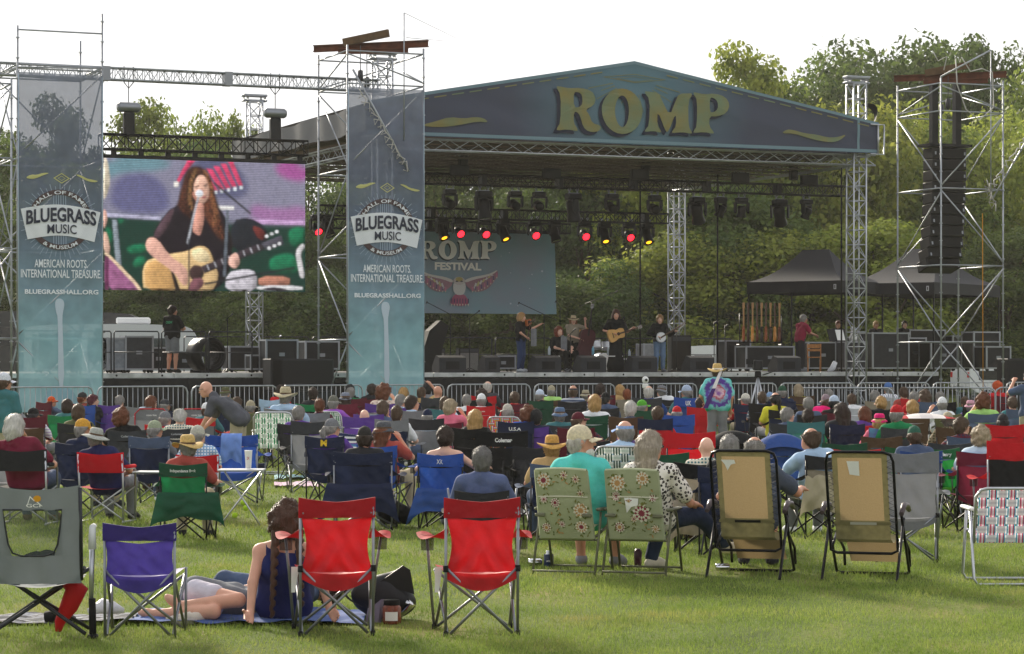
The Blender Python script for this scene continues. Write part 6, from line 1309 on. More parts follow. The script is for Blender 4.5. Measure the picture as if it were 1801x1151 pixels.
def stripes(cols, rough=.6, trans=.25, axis=0, rep=1):
    m = M(cols[0], rough, trans=trans, kind='stripes' + ''.join(cols) + str(axis) + str(rep))
    if 'st' not in m:
        m['st'] = 1; N, L, b = nodes_of(m); uv = N.new('ShaderNodeUVMap'); sp_ = N.new('ShaderNodeSeparateXYZ'); L.new(uv.outputs[0], sp_.inputs[0]); ml = N.new('ShaderNodeMath'); ml.operation = 'MULTIPLY'; ml.inputs[1].default_value = rep; fr = N.new('ShaderNodeMath'); fr.operation = 'FRACT'
        L.new(sp_.outputs[axis], ml.inputs[0]); L.new(ml.outputs[0], fr.inputs[0]); r = N.new('ShaderNodeValToRGB'); r.color_ramp.interpolation = 'CONSTANT'; e = r.color_ramp.elements
        e[0].color = lin(cols[0]) + (1,); e[1].position = 1 / len(cols); e[1].color = lin(cols[1 % len(cols)]) + (1,)
        for i, c in enumerate(cols[2:]): q = e.new((i + 2) / len(cols)); q.color = lin(c) + (1,)
        L.new(fr.outputs[0], r.inputs[0]); L.new(r.outputs[0], b.inputs['Base Color'])
        if trans: L.new(r.outputs[0], N['Translucent BSDF'].inputs[0])
    return m
KITS = dict(q=quad(lite=True), Q=quad(), h=quad(.98, .27, True, .42, .8), H=quad(.98, .27, False, .42, .8), b=quad(.86, .32, False, .42, .72), d=director(), t=director(1), w=webbed())
def fab(c, tr=.22): return M(COL.get(c, c), .8, noise=.1, nscale=4, bump=.3, bscale=18, trans=tr, spec=.2)
def chair_mats(spec, frame=None):
    """'fabric/band/frame' colour words"""
    p = spec.split('/'); c = p[0]; band = p[1] if len(p) > 1 and p[1] else c; fr = p[2] if len(p) > 2 else 'dark'
    f = {'dark': DKMET, 'alu': ALU, 'grey': STEEL, 'black': BLKM}[fr]
    return dict(frame=f, fabric=fab(c), band=fab(band, .08), seat=fab(c, .15), arm=fab(band), plastic=RUBBER, mesh=M('#2a2b2c', .8, alpha=.5), tabletop=M('#c9cbcd', .4, .3), vstrap=fab(c), hstrap=fab(band))
KN = dict(q='folding camp chair', Q='folding camp chair', h='high backed camp chair', H='high backed camp chair', b='wide camp chair', d='director chair', t='director chair with side table', w='webbed lawn chair')
def face_stage(loc, j=0.): return math.atan2(-(4 - loc[0]), 74 - loc[1]) + j
LET = M('#e6e6e4', .6)
def band_text(t, k, body, w=.2, h=.045, mat=LET, y=.35, bold=.02):
    f = KITS[k].band; g, z0, z1 = f; m = MB(); W = KITS[k].w + .012
    text_on(m, body, w, h, lambda x, yy: (lambda p: (p[0], p[1] - .006, p[2]))(g(min(1, max(0, .5 + x / (2 * W))), min(1, y + yy / (z1 - z0)))), bold); m.ob('lettering', mat, t)
CROWD = []   # px, y of the head top, s (0 = from y), pose, skin, hair, hat, shirt, chair kit, chair colours, short description
def row(*a): CROWD.append(a)
row(95, 698, 82, 'A', 1, ('short', 'ginger'), ('cap', 'orange'), 'slate', 'q', 'maroon', 'person in orange cap by the left banner')
row(148, 688, 84, 'B', 1, ('short', 'auburn'), ('cap', 'charcoal'), 'darkgreen', 'q', 'rust', 'bearded person in black cap by the left banner')
row(167, 695, 88, 'B', 2, ('short', 'maroon'), None, 'charcoal', 'q', 'royal', 'person with maroon hair above the blue chair back')
row(206, 697, 88, 'A', 0, ('short', 'greyhair'), None, 'purple', 'q', 'purple', 'grey haired person in the purple chair')
row(254, 696, 92, 'W', 2, ('long', 'auburn'), None, 'paleblue', 'h', 'grey/grey/grey', 'person with long auburn hair behind the grey mesh chair')
row(292, 700, 92, 'B', 1, ('short', 'greyhair'), ('cap', 'darkgrey'), 'charcoal', 'q', 'navy', 'person in grey cap looking right near the barrier')
row(61, 715, 112, 'B', 0, ('short', 'charcoal'), ('cap', 'black'), 'lavender', 'q', 'brown/maroon', 'person in black cap shading the eyes with one arm')
row(48, 731, 160, 'A', 0, ('bob', 'whitehair'), None, 'burgundy', 'd', 'charcoal//alu', 'white haired person in maroon shirt at the left edge')
row(139, 713, 115, 'W', 0, ('bob', 'brown'), None, 'olive', 'q', 'charcoal', 'brown haired person behind the orange yellow cap')
row(150, 733, 145, 'B', 1, ('fringe', 'greyhair'), ('cap', 'gold'), 'navy', 'Q', 'navy', 'grey haired person in golden yellow cap')
row(229, 716, 128, 'A', 1, ('curly', 'auburn'), None, 'black', 'Q', 'darkgrey', 'person with auburn hair in the dark grey chair')
row(188, 746, 158, 'A', 1, ('short', 'greyhair'), ('sun', '#a9aca6'), 'COMP', 't', 'red//alu', 'person in grey sun hat and navy concert shirt')
row(275, 739, 140, 'B', 1, ('short', 'greyhair'), ('cap', '#9aa48a'), 'grey', 'Q', 'navy/slate/grey', 'person in pale green cap in the navy chair')
row(292, 729, 118, 'B', 0, ('short', 'greyhair'), ('cap', 'grey'), 'slate', 'q', 'grey/red', 'person in dark grey cap in the red edged chair')
row(315, 720, 124, 'A', 2, ('fringe', 'whitehair'), None, 'cream', 'Q', 'darkgrey', 'bald person in the charcoal chair')
row(349, 747, 152, 'B', 0, ('short', 'greyhair'), ('cap', '#b9b8ac'), '#7fa2c8', 'd', 'red//alu', 'person in white cap and blue plaid shirt')
row(330, 765, 175, 'C', 1, ('short', 'greyhair'), ('straw', 'straw'), 'rust', 'Q', 'green/darkgreen/black', 'person in wide straw hat and red shirt')
row(400, 678, 76, 'A', 0, ('short', 'greyhair'), ('bucket', 'olive'), 'olive', 'q', 'charcoal', 'person in olive hat behind the bending man')
row(443, 702, 98, 'A', 1, ('short', 'greyhair'), ('cap', 'khaki'), 'olive', 'q', 'olive', 'person in khaki cap in the olive chair')
row(490, 678, 78, 'A', 2, ('short', 'darkbrown'), None, 'red', 'q', 'lightblue', 'dark haired person in red behind the panama hat')
row(506, 675, 105, 'G', 1, ('short', 'greyhair'), ('straw', '#b8ad8e'), 'lightblue', 'q', 'grey', 'broad person in panama hat and light blue shirt')
row(553, 683, 86, 'A', 2, ('short', 'darkbrown'), None, 'charcoal', 'q', 'black/green', 'dark haired person in the black and green chair')
row(592, 693, 98, 'G', 0, ('short', 'greyhair'), ('cap', '#6b6c62'), 'violet', 'w', 'WEB', 'person in violet shirt and flat grey cap')
row(608, 687, 88, 'W', 0, ('long', 'darkbrown'), ('bucket', '#7f8698'), 'burgundy', 'q', 'burgundy', 'person in blue grey bucket hat')
row(613, 678, 77, 'A', 3, ('short', 'black'), None, 'charcoal', 'q', 'black', 'black haired person near the barrier left of the banner')
row(628, 682, 80, 'A', 0, ('short', 'greyhair'), None, 'green', 'q', 'maroon', 'grey haired person in green shirt')
row(677, 676, 92, 'X', 0, ('curly', 'auburn'), None, '#b58d86', 'q', 'grey/purple', 'person with curly hair in floral pink shirt')
row(655, 676, 78, 'C', 2, ('short', 'darkbrown'), None, 'charcoal', 'q', 'maroon', 'person in profile left of the curly haired one')
row(706, 684, 82, 'A', 2, ('bob', 'blond'), None, 'khaki', 'q', 'grey', 'blond person below the middle banner')
row(706, 695, 95, 'A', 1, ('short', 'greyhair'), None, 'paleblue', 'q', 'purple', 'grey haired person in pale striped shirt with dark strap')
row(726, 698, 104, 'A', 1, ('short', 'darkbrown'), None, 'lightblue', 'q', 'grey/grey/grey', 'dark haired person in blue checked shirt')
row(742, 682, 82, 'D', 1, ('short', 'brown'), None, 'tan', 'q', 'navy', 'person raising one arm with a watch')
row(754, 674, 78, 'A', 3, ('short', 'black'), None, 'grey', 'q', 'charcoal', 'black haired person beside the banner edge')
row(775, 679, 84, 'G', 1, None, None, 'darkgreen', 'q', 'darkgrey', 'bald person in dark green shirt')
row(784, 700, 96, 'W', 0, ('bob', 'brown'), None, 'paleblue', 'q', 'teal', 'brown haired person in pale sleeveless top')
row(795, 704, 108, 'X', 1, ('bob', 'ash'), None, 'pink', 'd', 'burgundy//dark', 'person with short fair hair in pink top')
row(838, 683, 82, 'W', 2, ('curly', 'darkbrown'), None, 'black', 'q', 'black', 'person with dark curly hair left of the bald head')
row(847, 690, 92, 'A', 0, ('short', 'greyhair'), ('cap', 'white'), 'white', 'h', 'red', 'person in white cap in the bright red chair')
row(860, 671, 76, 'A', 2, ('fringe', 'whitehair'), None, 'darkgrey', 'q', 'red', 'bald person in the small red chair by the barrier')
row(893, 708, 106, 'C', 0, ('bob', 'greyhair'), ('cap', '#b5b2a8'), 'royal', 'w', 'WEBS', 'grey haired person in beige cap looking left')
row(587, 733, 140, 'B', 0, ('tail', 'greyhair'), ('cap', 'grey'), 'purple', 'Q', 'navy', 'person in grey knit cap in the navy chair with yellow M')
row(642, 746, 164, 'A', 1, ('short', 'darkbrown'), ('cap', '#2f2d2c'), 'charcoal', 'b', 'navy//grey', 'person in black cap in the wide navy chair')
row(678, 736, 150, 'X', 1, ('long', 'auburn'), ('bucket', '#56585e'), 'rust', 'Q', 'royal', 'person in grey bucket hat and rust shirt')
row(785, 752, 164, 'K', 2, ('bun', 'darkbrown'), None, 'charcoal', 'Q', 'royal//black', 'dark haired person with a bun in the bright blue chair')
row(639, 722, 112, 'E', 2, None, None, 'lavender', 'q', 'purple', 'small bald head between the striped chair and the bucket hat')
row(950, 683, 82, 'B', 0, ('short', 'greyhair'), ('cap', '#c5d2e4'), 'charcoal', 'h', 'darkgreen', 'person in white and blue cap in the green chair')
row(970, 676, 76, 'A', 1, ('short', 'greyhair'), ('cap', 'khaki'), 'lime', 'q', 'brown', 'person in khaki cap near the barrier')
row(1009, 678, 84, 'G', 1, ('short', 'brown'), ('visor', 'darkgrey'), 'silver', 'q', 'charcoal', 'person in dark visor and grey shirt')
row(1030, 683, 78, 'A', 0, ('short', 'greyhair'), ('bucket', 'khaki'), 'khaki', 'q', 'brown', 'person in tan hat next to the dark visor')
row(1055, 676, 80, 'A', 2, ('short', 'darkbrown'), None, 'burgundy', 'q', 'maroon', 'dark haired person in maroon by the barrier')
row(1066, 688, 88, 'B', 1, ('short', 'black'), ('cap', 'black'), 'slate', 'q', 'charcoal', 'person in black cap in front of the maroon shirt')
row(1082, 677, 77, 'W', 2, ('bob', 'blond'), None, 'tan', 'q', 'taupe', 'blond person near the barrier at the centre')
row(1104, 686, 80, 'A', 1, ('short', 'ginger'), None, 'olive', 'q', 'taupe', 'ginger haired person near the barrier at the centre')
row(1143, 679, 86, 'G', 2, ('fringe', 'whitehair'), None, 'blue', 'q', 'darkgrey', 'bald person in blue t-shirt')
row(1173, 674, 77, 'A', 0, ('short', 'greyhair'), ('bucket', 'grey'), 'white', 'q', 'charcoal', 'person in grey hat left of the light blue cap')
row(1206, 675, 84, 'C', 1, ('short', 'greyhair'), ('cap', '#a8b8d2'), 'teal', 'h', 'blue/royal', 'person in light blue cap and teal shirt')
row(1047, 697, 106, 'W', 0, ('bob', 'blond'), None, 'white', 'q', 'darkgreen//alu', 'blond person in the dark green chair')
row(1129, 701, 98, 'A', 1, ('short', 'greyhair'), ('cap', 'brightgreen'), 'navy', 'h', 'darkgreen', 'person in bright green cap')
row(1107, 708, 114, 'A', 0, ('short', 'whitehair'), None, 'slate', 'h', 'brown', 'white haired person in the brown chair')
row(984, 712, 118, 'A', 1, ('short', 'greyhair'), ('bucket', '#5c7392'), 'teal', 'Q', 'darkgrey', 'person in denim bucket hat in the grey chair')
row(915, 712, 122, 'W', 0, ('curly', 'auburn'), None, 'royal', 'h', 'navy/navy', 'person with curly auburn hair above the white lettering')
row(1099, 740, 165, 'C', 0, ('short', 'greyhair'), ('visor', '#8aa8d8'), 'lightblue', 'w', 'WEBD', 'grey haired person in pale blue visor')
row(970, 768, 176, 'A', 1, ('short', 'blond'), ('straw', '#c79a52'), 'tan', 'Q', 'navy/slate', 'person slumped under a curled straw hat')
row(1285, 767, 190, 'A', 1, ('short', 'greyhair'), None, 'charcoal', 'Q', 'navy', 'grey haired person left of the two blue canopies')
row(1244, 793, 178, 'E', 2, None, None, 'cream', 'Q', 'charcoal/black/black', 'bald person with raised drink behind the tan recliner')
row(1376, 676, 82, 'A', 0, ('short', 'greyhair'), ('cap', 'darkgreen'), 'navy', 'q', 'navy', 'person in dark green cap near the camera tripod')
row(1402, 678, 78, 'A', 2, ('bob', 'ash'), None, 'yellow', 'q', 'brown', 'fair haired person in yellow right of the dark green cap')
row(1367, 691, 96, 'A', 1, ('tail', 'black'), ('visor', 'black'), 'yellow', 'q', 'navy/black', 'dark haired person in visor and yellow shirt')
row(1340, 690, 88, 'A', 1, ('short', 'brown'), None, 'silver', 'q', 'black', 'brown haired person left of the tripod')
row(1310, 690, 86, 'C', 0, ('short', 'greyhair'), ('cap', '#c9c6bc'), 'red', 'q', 'navy', 'person in cream cap beside the tie dye shirt')
row(1354, 688, 80, 'B', 0, ('short', 'greyhair'), ('cap', '#7c9cc4'), 'silver', 'q', 'charcoal', 'person in sky blue cap beside the tripod')
row(1384, 718, 118, 'A', 0, ('short', 'greyhair'), None, 'slate', 'b', 'slate/darkgrey/grey', 'grey haired person in the big slate chair')
row(1444, 690, 92, 'W', 2, ('bob', 'brown'), ('cap', '#8d7b84'), 'hotpink', 'q', 'hotpink', 'person with mauve cap in the hot pink chair')
row(1456, 686, 80, 'A', 0, ('short', 'greyhair'), None, 'silver', 'q', 'brown', 'grey haired person behind the mauve cap')
row(1467, 693, 96, 'B', 1, ('short', 'black'), ('cap', '#b9c8dc'), 'black', 'q', 'maroon', 'person in blue and white cap and black shirt')
row(1477, 710, 120, 'W', 2, ('long', 'darkbrown'), None, 'charcoal', 'Q', 'navy', 'person with long dark wavy hair')
row(1539, 688, 82, 'A', 0, ('short', 'greyhair'), None, 'grey', 'q', 'taupe', 'grey haired person beside the striped shirt')
row(1559, 671, 74, 'A', 1, ('short', 'greyhair'), ('cap', '#4a6ea8'), 'STRIPE', 'q', 'silver', 'person in blue cap and white striped shirt')
row(1540, 697, 102, 'W', 2, ('bun', 'blond'), None, 'charcoal', 'h', 'black', 'person with blond bun in the black chair')
row(1577, 709, 125, 'B', 1, ('short', 'greyhair'), ('cap', 'red'), 'green', 'Q', 'darkgrey', 'person in red cap and green staff shirt')
row(1594, 683, 80, 'A', 2, ('short', 'brown'), None, 'rust', 'q', 'red', 'brown haired person behind the staff shirt')
row(1606, 690, 86, 'B', 0, ('short', 'greyhair'), None, 'red', 'q', 'red/charcoal', 'grey haired person in red right of the staff shirt')
row(1604, 705, 104, 'W', 2, ('bob', 'blond'), None, 'white', 'q', 'brown', 'blond person under the red and white canopy')
row(1624, 686, 88, 'W', 1, ('long', 'brown'), None, 'grey', 'q', 'slate', 'person with long straight brown hair')
row(1651, 690, 82, 'A', 2, ('short', 'greyhair'), None, 'red', 'q', 'black', 'grey haired person in red near the second barrier')
row(1655, 696, 98, 'F', 1, ('short', 'greyhair'), ('cap', 'white'), 'white', 'q', 'olive', 'person in white cap and white shirt')
row(1750, 671, 75, 'A', 1, ('short', 'orange'), None, 'red', 'q', 'maroon', 'orange haired person at the right barrier')
row(1729, 691, 104, 'F', 0, ('curly', 'auburn'), None, 'lime', 'q', 'slate', 'person with auburn hair in lime shirt')
row(1706, 701, 92, 'B', 2, ('short', 'greyhair'), ('bucket', '#d8a0b4'), 'purple', 'q', 'black', 'person in pink hat and purple shirt')
row(1763, 725, 128, 'A', 3, ('short', 'black'), ('cap', 'charcoal'), 'charcoal', 'H', 'red', 'person in black cap before the tall red chair')
row(1611, 746, 155, 'A', 1, ('short', 'brown'), ('cap', '#2d5f4e'), 'slate', 'Q', 'slate/blue/grey', 'person in green cap in the blue chair')
row(1723, 749, 156, 'W', 0, ('curly', 'ash'), None, 'paleblue', 'Q', 'slate/blue/grey', 'person with short blond hair in the blue grey chair')
row(1443, 751, 172, 'A', 1, ('fringe', 'brown'), None, 'lightblue', 'Q', 'taupe/charcoal/black', 'balding brown haired person in light blue shirt')
row(1545, 723, 124, 'X', 2, ('bob', 'blond'), ('bucket', 'hotpink'), 'pink', 'q', 'TIE', 'small blond person in pink hat')
row(1700, 700, 82, 'A', 0, ('short', 'brown'), None, 'teal', 'q', 'black', 'brown haired person between the black chairs at right')
row(30, 700, 96, 'A', 1, ('short', 'brown'), None, 'grey', 'q', 'red', 'brown haired person behind the teal shirt')
row(410, 700, 92, 'A', 2, ('short', 'brown'), None, 'slate', 'q', 'navy', 'brown haired person hidden behind the bending man')
row(560, 703, 104, 'A', 2, ('short', 'auburn'), None, 'maroon', 'q', 'grey', 'auburn haired person right of the panama hat')
row(660, 706, 108, 'W', 0, ('bob', 'brown'), None, 'slate', 'q', 'purple', 'brown haired person before the floral pink shirt')
row(820, 695, 90, 'A', 1, ('short', 'greyhair'), None, 'white', 'q', 'charcoal', 'grey haired person left of the white cap')
row(905, 690, 88, 'A', 0, ('short', 'brown'), None, 'red', 'q', 'maroon', 'brown haired person in red left of the green chair')
row(1235, 700, 92, 'A', 2, ('short', 'darkbrown'), None, 'red', 'q', 'red', 'dark haired person in red left of the tie dye shirt')
row(1420, 700, 100, 'A', 1, ('short', 'greyhair'), None, 'slate', 'q', 'brown/charcoal', 'grey haired person before the brown chairs')
row(1500, 694, 86, 'A', 2, ('short', 'brown'), None, 'white', 'q', 'silver', 'brown haired person in the pale chair at right')
row(1785, 700, 96, 'A', 0, ('short', 'brown'), None, 'teal', 'q', 'slate', 'brown haired person at the right picture edge')
for q in ((365, 706, 104, 'A', 1, ('short', 'brown'), ('cap', 'white'), 'teal', 'q', 'grey/red', 'person in white cap right of the bald head at left'), (120, 704, 100, 'W', 2, ('bob', 'darkbrown'), None, 'teal', 'q', 'green', 'dark bobbed person left of the blue chair'), (530, 715, 116, 'G', 1, ('short', 'greyhair'), None, 'purple', 'q', 'charcoal', 'grey haired person in purple below the panama hat'), (700, 716, 118, 'A', 2, ('short', 'brown'), None, 'white', 'q', 'navy/grey', 'brown haired person in white beside the bucket hat'), (752, 717, 116, 'A', 0, ('short', 'greyhair'), ('cap', 'navy'), 'silver', 'q', 'grey/charcoal', 'person in navy cap below the checked shirt'), (838, 722, 124, 'W', 1, ('long', 'blond'), None, 'charcoal', 'q', 'black', 'blond long haired person left of the black chairs'), (945, 722, 122, 'A', 1, ('short', 'black'), None, 'navy', 'q', 'purple', 'black haired person in the purple chair at the centre'), (1020, 722, 124, 'A', 2, ('short', 'brown'), ('cap', 'maroon'), 'maroon', 'q', 'maroon', 'person in maroon cap at the centre'), (1158, 716, 116, 'A', 0, ('short', 'brown'), None, 'red', 'q', 'red/navy', 'brown haired person in red below the bald blue shirt'), (1190, 712, 108, 'A', 1, ('short', 'greyhair'), ('cap', 'red'), 'navy', 'h', 'royal', 'person in red cap in the bright blue chair at centre right'), (1420, 722, 122, 'A', 2, ('short', 'darkbrown'), None, 'green', 'q', 'teal', 'dark haired person in green near the slate chair'), (1510, 716, 118, 'W', 0, ('bob', 'auburn'), None, 'purple', 'q', 'red', 'auburn bobbed person right of the long dark hair'), (1665, 722, 122, 'A', 1, ('short', 'greyhair'), ('cap', 'khaki'), 'khaki', 'q', 'brown', 'person in khaki cap in the brown chair at right'), (1690, 735, 140, 'A', 0, ('short', 'brown'), None, 'maroon', 'Q', 'slate', 'brown haired person in maroon at right')): row(*q)
TIED = M('#6a58a0', .85, col2='#57b5c4', nscale=6); WEBV = stripes(['#1f8a5c', '#e9eeea', '#1f8a5c', '#e9eeea']); WEBH = stripes(['#e9eeea', '#cfe0d6', '#e9eeea'])
cr = random.Random(3)
for px, y, s, po, sk, hair, hat, shirt, kit, cc, short in CROWD:
    s = s or max(75, (y - HY) / .62); top = 1.207 + (.045 if hat and hat[0] != 'visor' else 0) + (.03 if hair and hair[0] == 'curly' else 0)
    H = EYE - (y - HY) / s; sc = min(1.12, max(.86, H / top)); loc = P(px, s); rz = face_stage(loc, cr.uniform(-.25, .25)); sd = face_stage(loc)
    sm = {'COMP': cloth('#252a52'), 'STRIPE': stripes(['#e8e8ea', '#8d93a8'], .8, 0, 0, 1)}.get(shirt, shirt)
    if po == 'A': po = cr.choice('AAALRTE')
    elif po == 'W': po = cr.choice('WWN')
    pk = {'#7fa2c8': ('#86a8cc', '#e6ebf0', 'plaid', 16), '#b58d86': ('#a9847c', '#d8c8b8', 'print', 26), 'taupe': ('taupe', 'cream', 'plaid', 14), 'rust': None, 'silver': ('silver', 'slate', 'hoop', 10), 'cream': ('cream', 'teal', 'plaid', 16), 'khaki': ('khaki', 'olive', 'plaid', 14), 'lavender': ('lavender', 'white', 'hoop', 12), 'maroon': ('maroon', 'navy', 'plaid', 14)}.get(shirt)
    if 'checked' in short: pk = ('lightblue', '#e8eef4', 'plaid', 18)
    if 'striped shirt with dark' in short: pk = ('paleblue', '#8d9cb8', 'stripe', 16)
    if pk: sm = pattern(*pk)
    if shirt == 'STRIPE':
        sm = M('#dfe2ea', .85, kind='pinstripe'); N, L, b = nodes_of(sm); tc = N.new('ShaderNodeTexCoord'); w = N.new('ShaderNodeTexWave'); w.inputs['Scale'].default_value = 6; r = N.new('ShaderNodeValToRGB'); r.color_ramp.elements[0].color = lin('#5a6488') + (1,); r.color_ramp.elements[1].color = (.8, .8, .82, 1); r.color_ramp.elements[1].position = .45; L.new(tc.outputs['Object'], w.inputs['Vector']); L.new(w.outputs[0], r.inputs[0]); L.new(r.outputs[0], b.inputs['Base Color'])
    mats = chair_mats('black' if cc in ('TIE', 'WEB', 'WEBS', 'WEBD') else cc); colw = cc.split('/')[0]
    if cc == 'TIE': mats.update(fabric=TIED, band=TIED); colw = 'tie dyed'
    if cc[:3] == 'WEB':
        mats['frame'] = ALU; mats['arm'] = WHITE; colw = {'WEB': 'green and white', 'WEBS': 'rainbow striped', 'WEBD': 'dark green and white'}[cc]
        v = {'WEB': WEBV, 'WEBS': stripes(['#c94a3a', '#d9b13a', '#3a7a9a', '#e9e4da', '#b0407a']), 'WEBD': stripes(['#2f4f44', '#e4e8e4', '#2f4f44', '#dfe4df', '#2f4f44'])}[cc]
        mats['vstrap'] = v; mats['hstrap'] = WEBH if cc != 'WEBS' else v
    colw = {'darkgrey': 'dark grey', 'darkgreen': 'dark green', 'hotpink': 'hot pink', 'lightblue': 'light blue', 'royal': 'bright blue'}.get(colw, colw)
    if kit == 'q' and cr.random() < .38: kit = 'h'
    csc = {'d': 1., 'h': 1., 'H': 1.}.get(kit, 1.07) * (sc if s > 140 else max(.95, sc))
    c = KITS[kit].spawn('lawn_chair' if kit == 'w' else ('director_chair' if kit in 'dt' else 'camp_chair'), ' '.join(('%s %s of the %s' % (colw, KN[kit], short)).split()[:16]), 'chair', loc, rz, mats, 'chairs of the seated audience', csc)
    fwd = V(-math.sin(rz), math.cos(rz)) * .06; 
    p = person(POSES[po], (loc[0] + fwd[0], loc[1] + fwd[1], .0 if sc >= .97 else 0.), rz, short + ', seated', sm, cr.choice(['navy', 'khaki', 'charcoal', 'slate', 'grey']), hair, hat, sk, 'greyhair' if 'bearded' in short else None, None, cr.choice(['grey', 'white', 'charcoal', 'brown']), sc, 'people in the seated audience')
    if 'yellow M' in short: band_text(c, kit, 'M', .085, .08, M('#d8b52c', .6), .25, .05)
    if 'white lettering' in short: band_text(c, kit, 'U.S.A.', .2, .055, LET, .3, .02)
    if 'light blue cap and teal' in short: band_text(c, kit, 'UK', .11, .09, LET, .2, .04)
    if 'wide straw hat and red' in short: band_text(c, kit, 'Independence Bank', .28, .035, LET, .4, .01)
    if 'bun in the bright blue' in short: band_text(c, kit, 'XK', .07, .06, LET, .25, .0)
    if short.endswith('dark grey chair') or short.endswith('charcoal chair') or 'denim bucket' in short: band_text(c, kit, 'Coleman', .16, .03, M('#a9acb0', .6), .4)
    if 'white cap in the bright red' in short or 'small red chair' in short: band_text(c, kit, 'OZARK TRAIL', .17, .022, LET, .4)
    if 'green staff' in short:
        m = MB(); text_on(m, 'STAFF', .26, .06, lambda x, yy: (x, -.262 - .02 * math.cos(x * 8), .775 + yy), .03); m.ob('lettering', LET, p)
    if 'concert shirt' in short:
        m = MB(); text_on(m, 'ROMP', .2, .05, lambda x, yy: (x, -.262, .8 + yy), .0); text_on(m, 'FESTIVAL', .2, .022, lambda x, yy: (x, -.262, .77 + yy), .0); m.ob('lettering', M('#6f9aa0', .8), p)
# ------------------------------------------------------------------ near chairs
def chair(kit, px, s, rz, spec, label, scale=1., name='camp_chair', cat='chair', group='empty and front row chairs', **mm):
    mats = chair_mats(spec); mats.update(mm); return kit.spawn(name, label, cat, P(px, s), rz, mats, group, scale)
KR = quad(.85, .225, zs_=.42, zband=.735, waist=.15); REDB = M('#b8141e', .55, noise=.18, nscale=7, bump=1., bscale=8, trans=.24, spec=.35)
REDD = M('#a30f1b', .7, noise=.1, nscale=6, bump=.3, bscale=14, trans=.15)
cA = chair(KR, 588, 266, .13, 'red//grey', 'left bright red folding chair, beside the woman with braids', 1.05, fabric=REDB, band=REDD, seat=REDB, arm=REDD)
cB = chair(KR, 838, 266, .14, 'red//grey', 'right bright red folding chair, before the grey haired man', 1.05, fabric=REDB, band=REDD, seat=REDB, arm=REDD)
for c in (cA, cB): MB().grid(lambda u, v: (-.275 + .05 * u * (1 - .5 * v), -.1, .42 - .16 * v), 3, 4).ob('paper_tag', WHITE, c)
KP = quad(.735, .225, zs_=.43, zband=.63, arms=False); PURP = M('#43368a', .65, noise=.18, nscale=7, bump=.6, bscale=8, trans=.2)
chair(KP, 255, 268, .02, 'purple//grey', 'purple armless folding chair beside the grey rocker', fabric=PURP, band=M('#33266f', .75, trans=.1, noise=.1), seat=PURP)
# grey rocker with mesh window
t = thing('rocking_camp_chair', 'grey rocking camp chair with see-through window at the left edge', 'chair', P(70, 270), .1)
GF = M('#6f7679', .8, noise=.08, nscale=5, bump=.2, bscale=10, trans=.1); W = .285
bf = back_fn(W, .36, .985, -.22, -.36, .05, .02)
def frame_panel(u0, u1, v0, v1, nm, nu=6, nv=6):
    MB().grid(lambda a, b: bf(u0 + (u1 - u0) * a, v0 + (v1 - v0) * b), nu, nv).ob(nm, GF, t)
wl, wr_, wb, wt = .14, .80, .3, .78
frame_panel(0, 1, wt, 1, 'top_panel', 16, 4); frame_panel(0, 1, 0, wb, 'lower_panel', 16, 5)
for a, b, sd in ((0, wl, 0), (wr_, 1, 1)):
    m = MB(); m.grid(lambda u, v: bf((a + (b + (.09 * (1 - v) ** 2 if sd == 0 else 0) - a) * u) if sd == 0 else (a - .09 * (1 - v) ** 2 + (b - a + .09 * (1 - v) ** 2) * u), wb + (wt - wb) * v), 4, 8); m.ob('side_panel', GF, t)
MB().grid(lambda a, b: (lambda p: (p[0], p[1] + .004, p[2]))(bf(wl + (wr_ - wl) * a, wb + (wt - wb) * b)), 8, 8).ob('mesh_window', M('#5f6857', .9, alpha=.45), t)
MB().tube([(lambda p: (p[0], p[1] - .004, p[2]))(bf(*q)) for q in [(wl, wt), (wl + .02, .6), (wl + .05, .42), (wl + .1, wb + .03), (wl + .2, wb), (wr_ - .2, wb), (wr_ - .1, wb + .03), (wr_ - .05, .42), (wr_ - .02, .6), (wr_, wt)]], .006, 5, closed=True).ob('window_piping', M('#2c2f33', .7), t)
MB().grid(lambda u, v: ((u - .5) * 2 * W, -.2 + v * .46, .38 - .05 * math.sin(u * 3.14)), 10, 6).ob('seat', GF, t)
m = MB(); f2 = lambda x, y: (lambda p: (p[0], p[1] - .008, p[2]))(bf(.5 + x / (2 * W), .87 + y))
m.add([f2(-.05, -.03), f2(-.03, .07), f2(-.005, .03), f2(.0, .04), f2(.05, -.04), f2(.04, -.04), f2(.0, .02), f2(-.005, .015), f2(-.028, .05), f2(-.045, -.03)], [(0, 1, 8, 9), (1, 2, 7, 8), (2, 3, 6, 7), (3, 4, 5, 6)]); text_on(m, 'GCI', .09, .022, lambda x, y: f2(x - .01, y / .62 - .05), .015); m.ob('logo', LET, t)
m = MB(); m.add([f2(.015 + .025 * math.cos(a), .04 + .035 * math.sin(a)) for a in np.linspace(0, 6.28, 12)[:-1]], [tuple(range(11))]); m.ob('logo_sun', M('#d99a2a', .6), t)
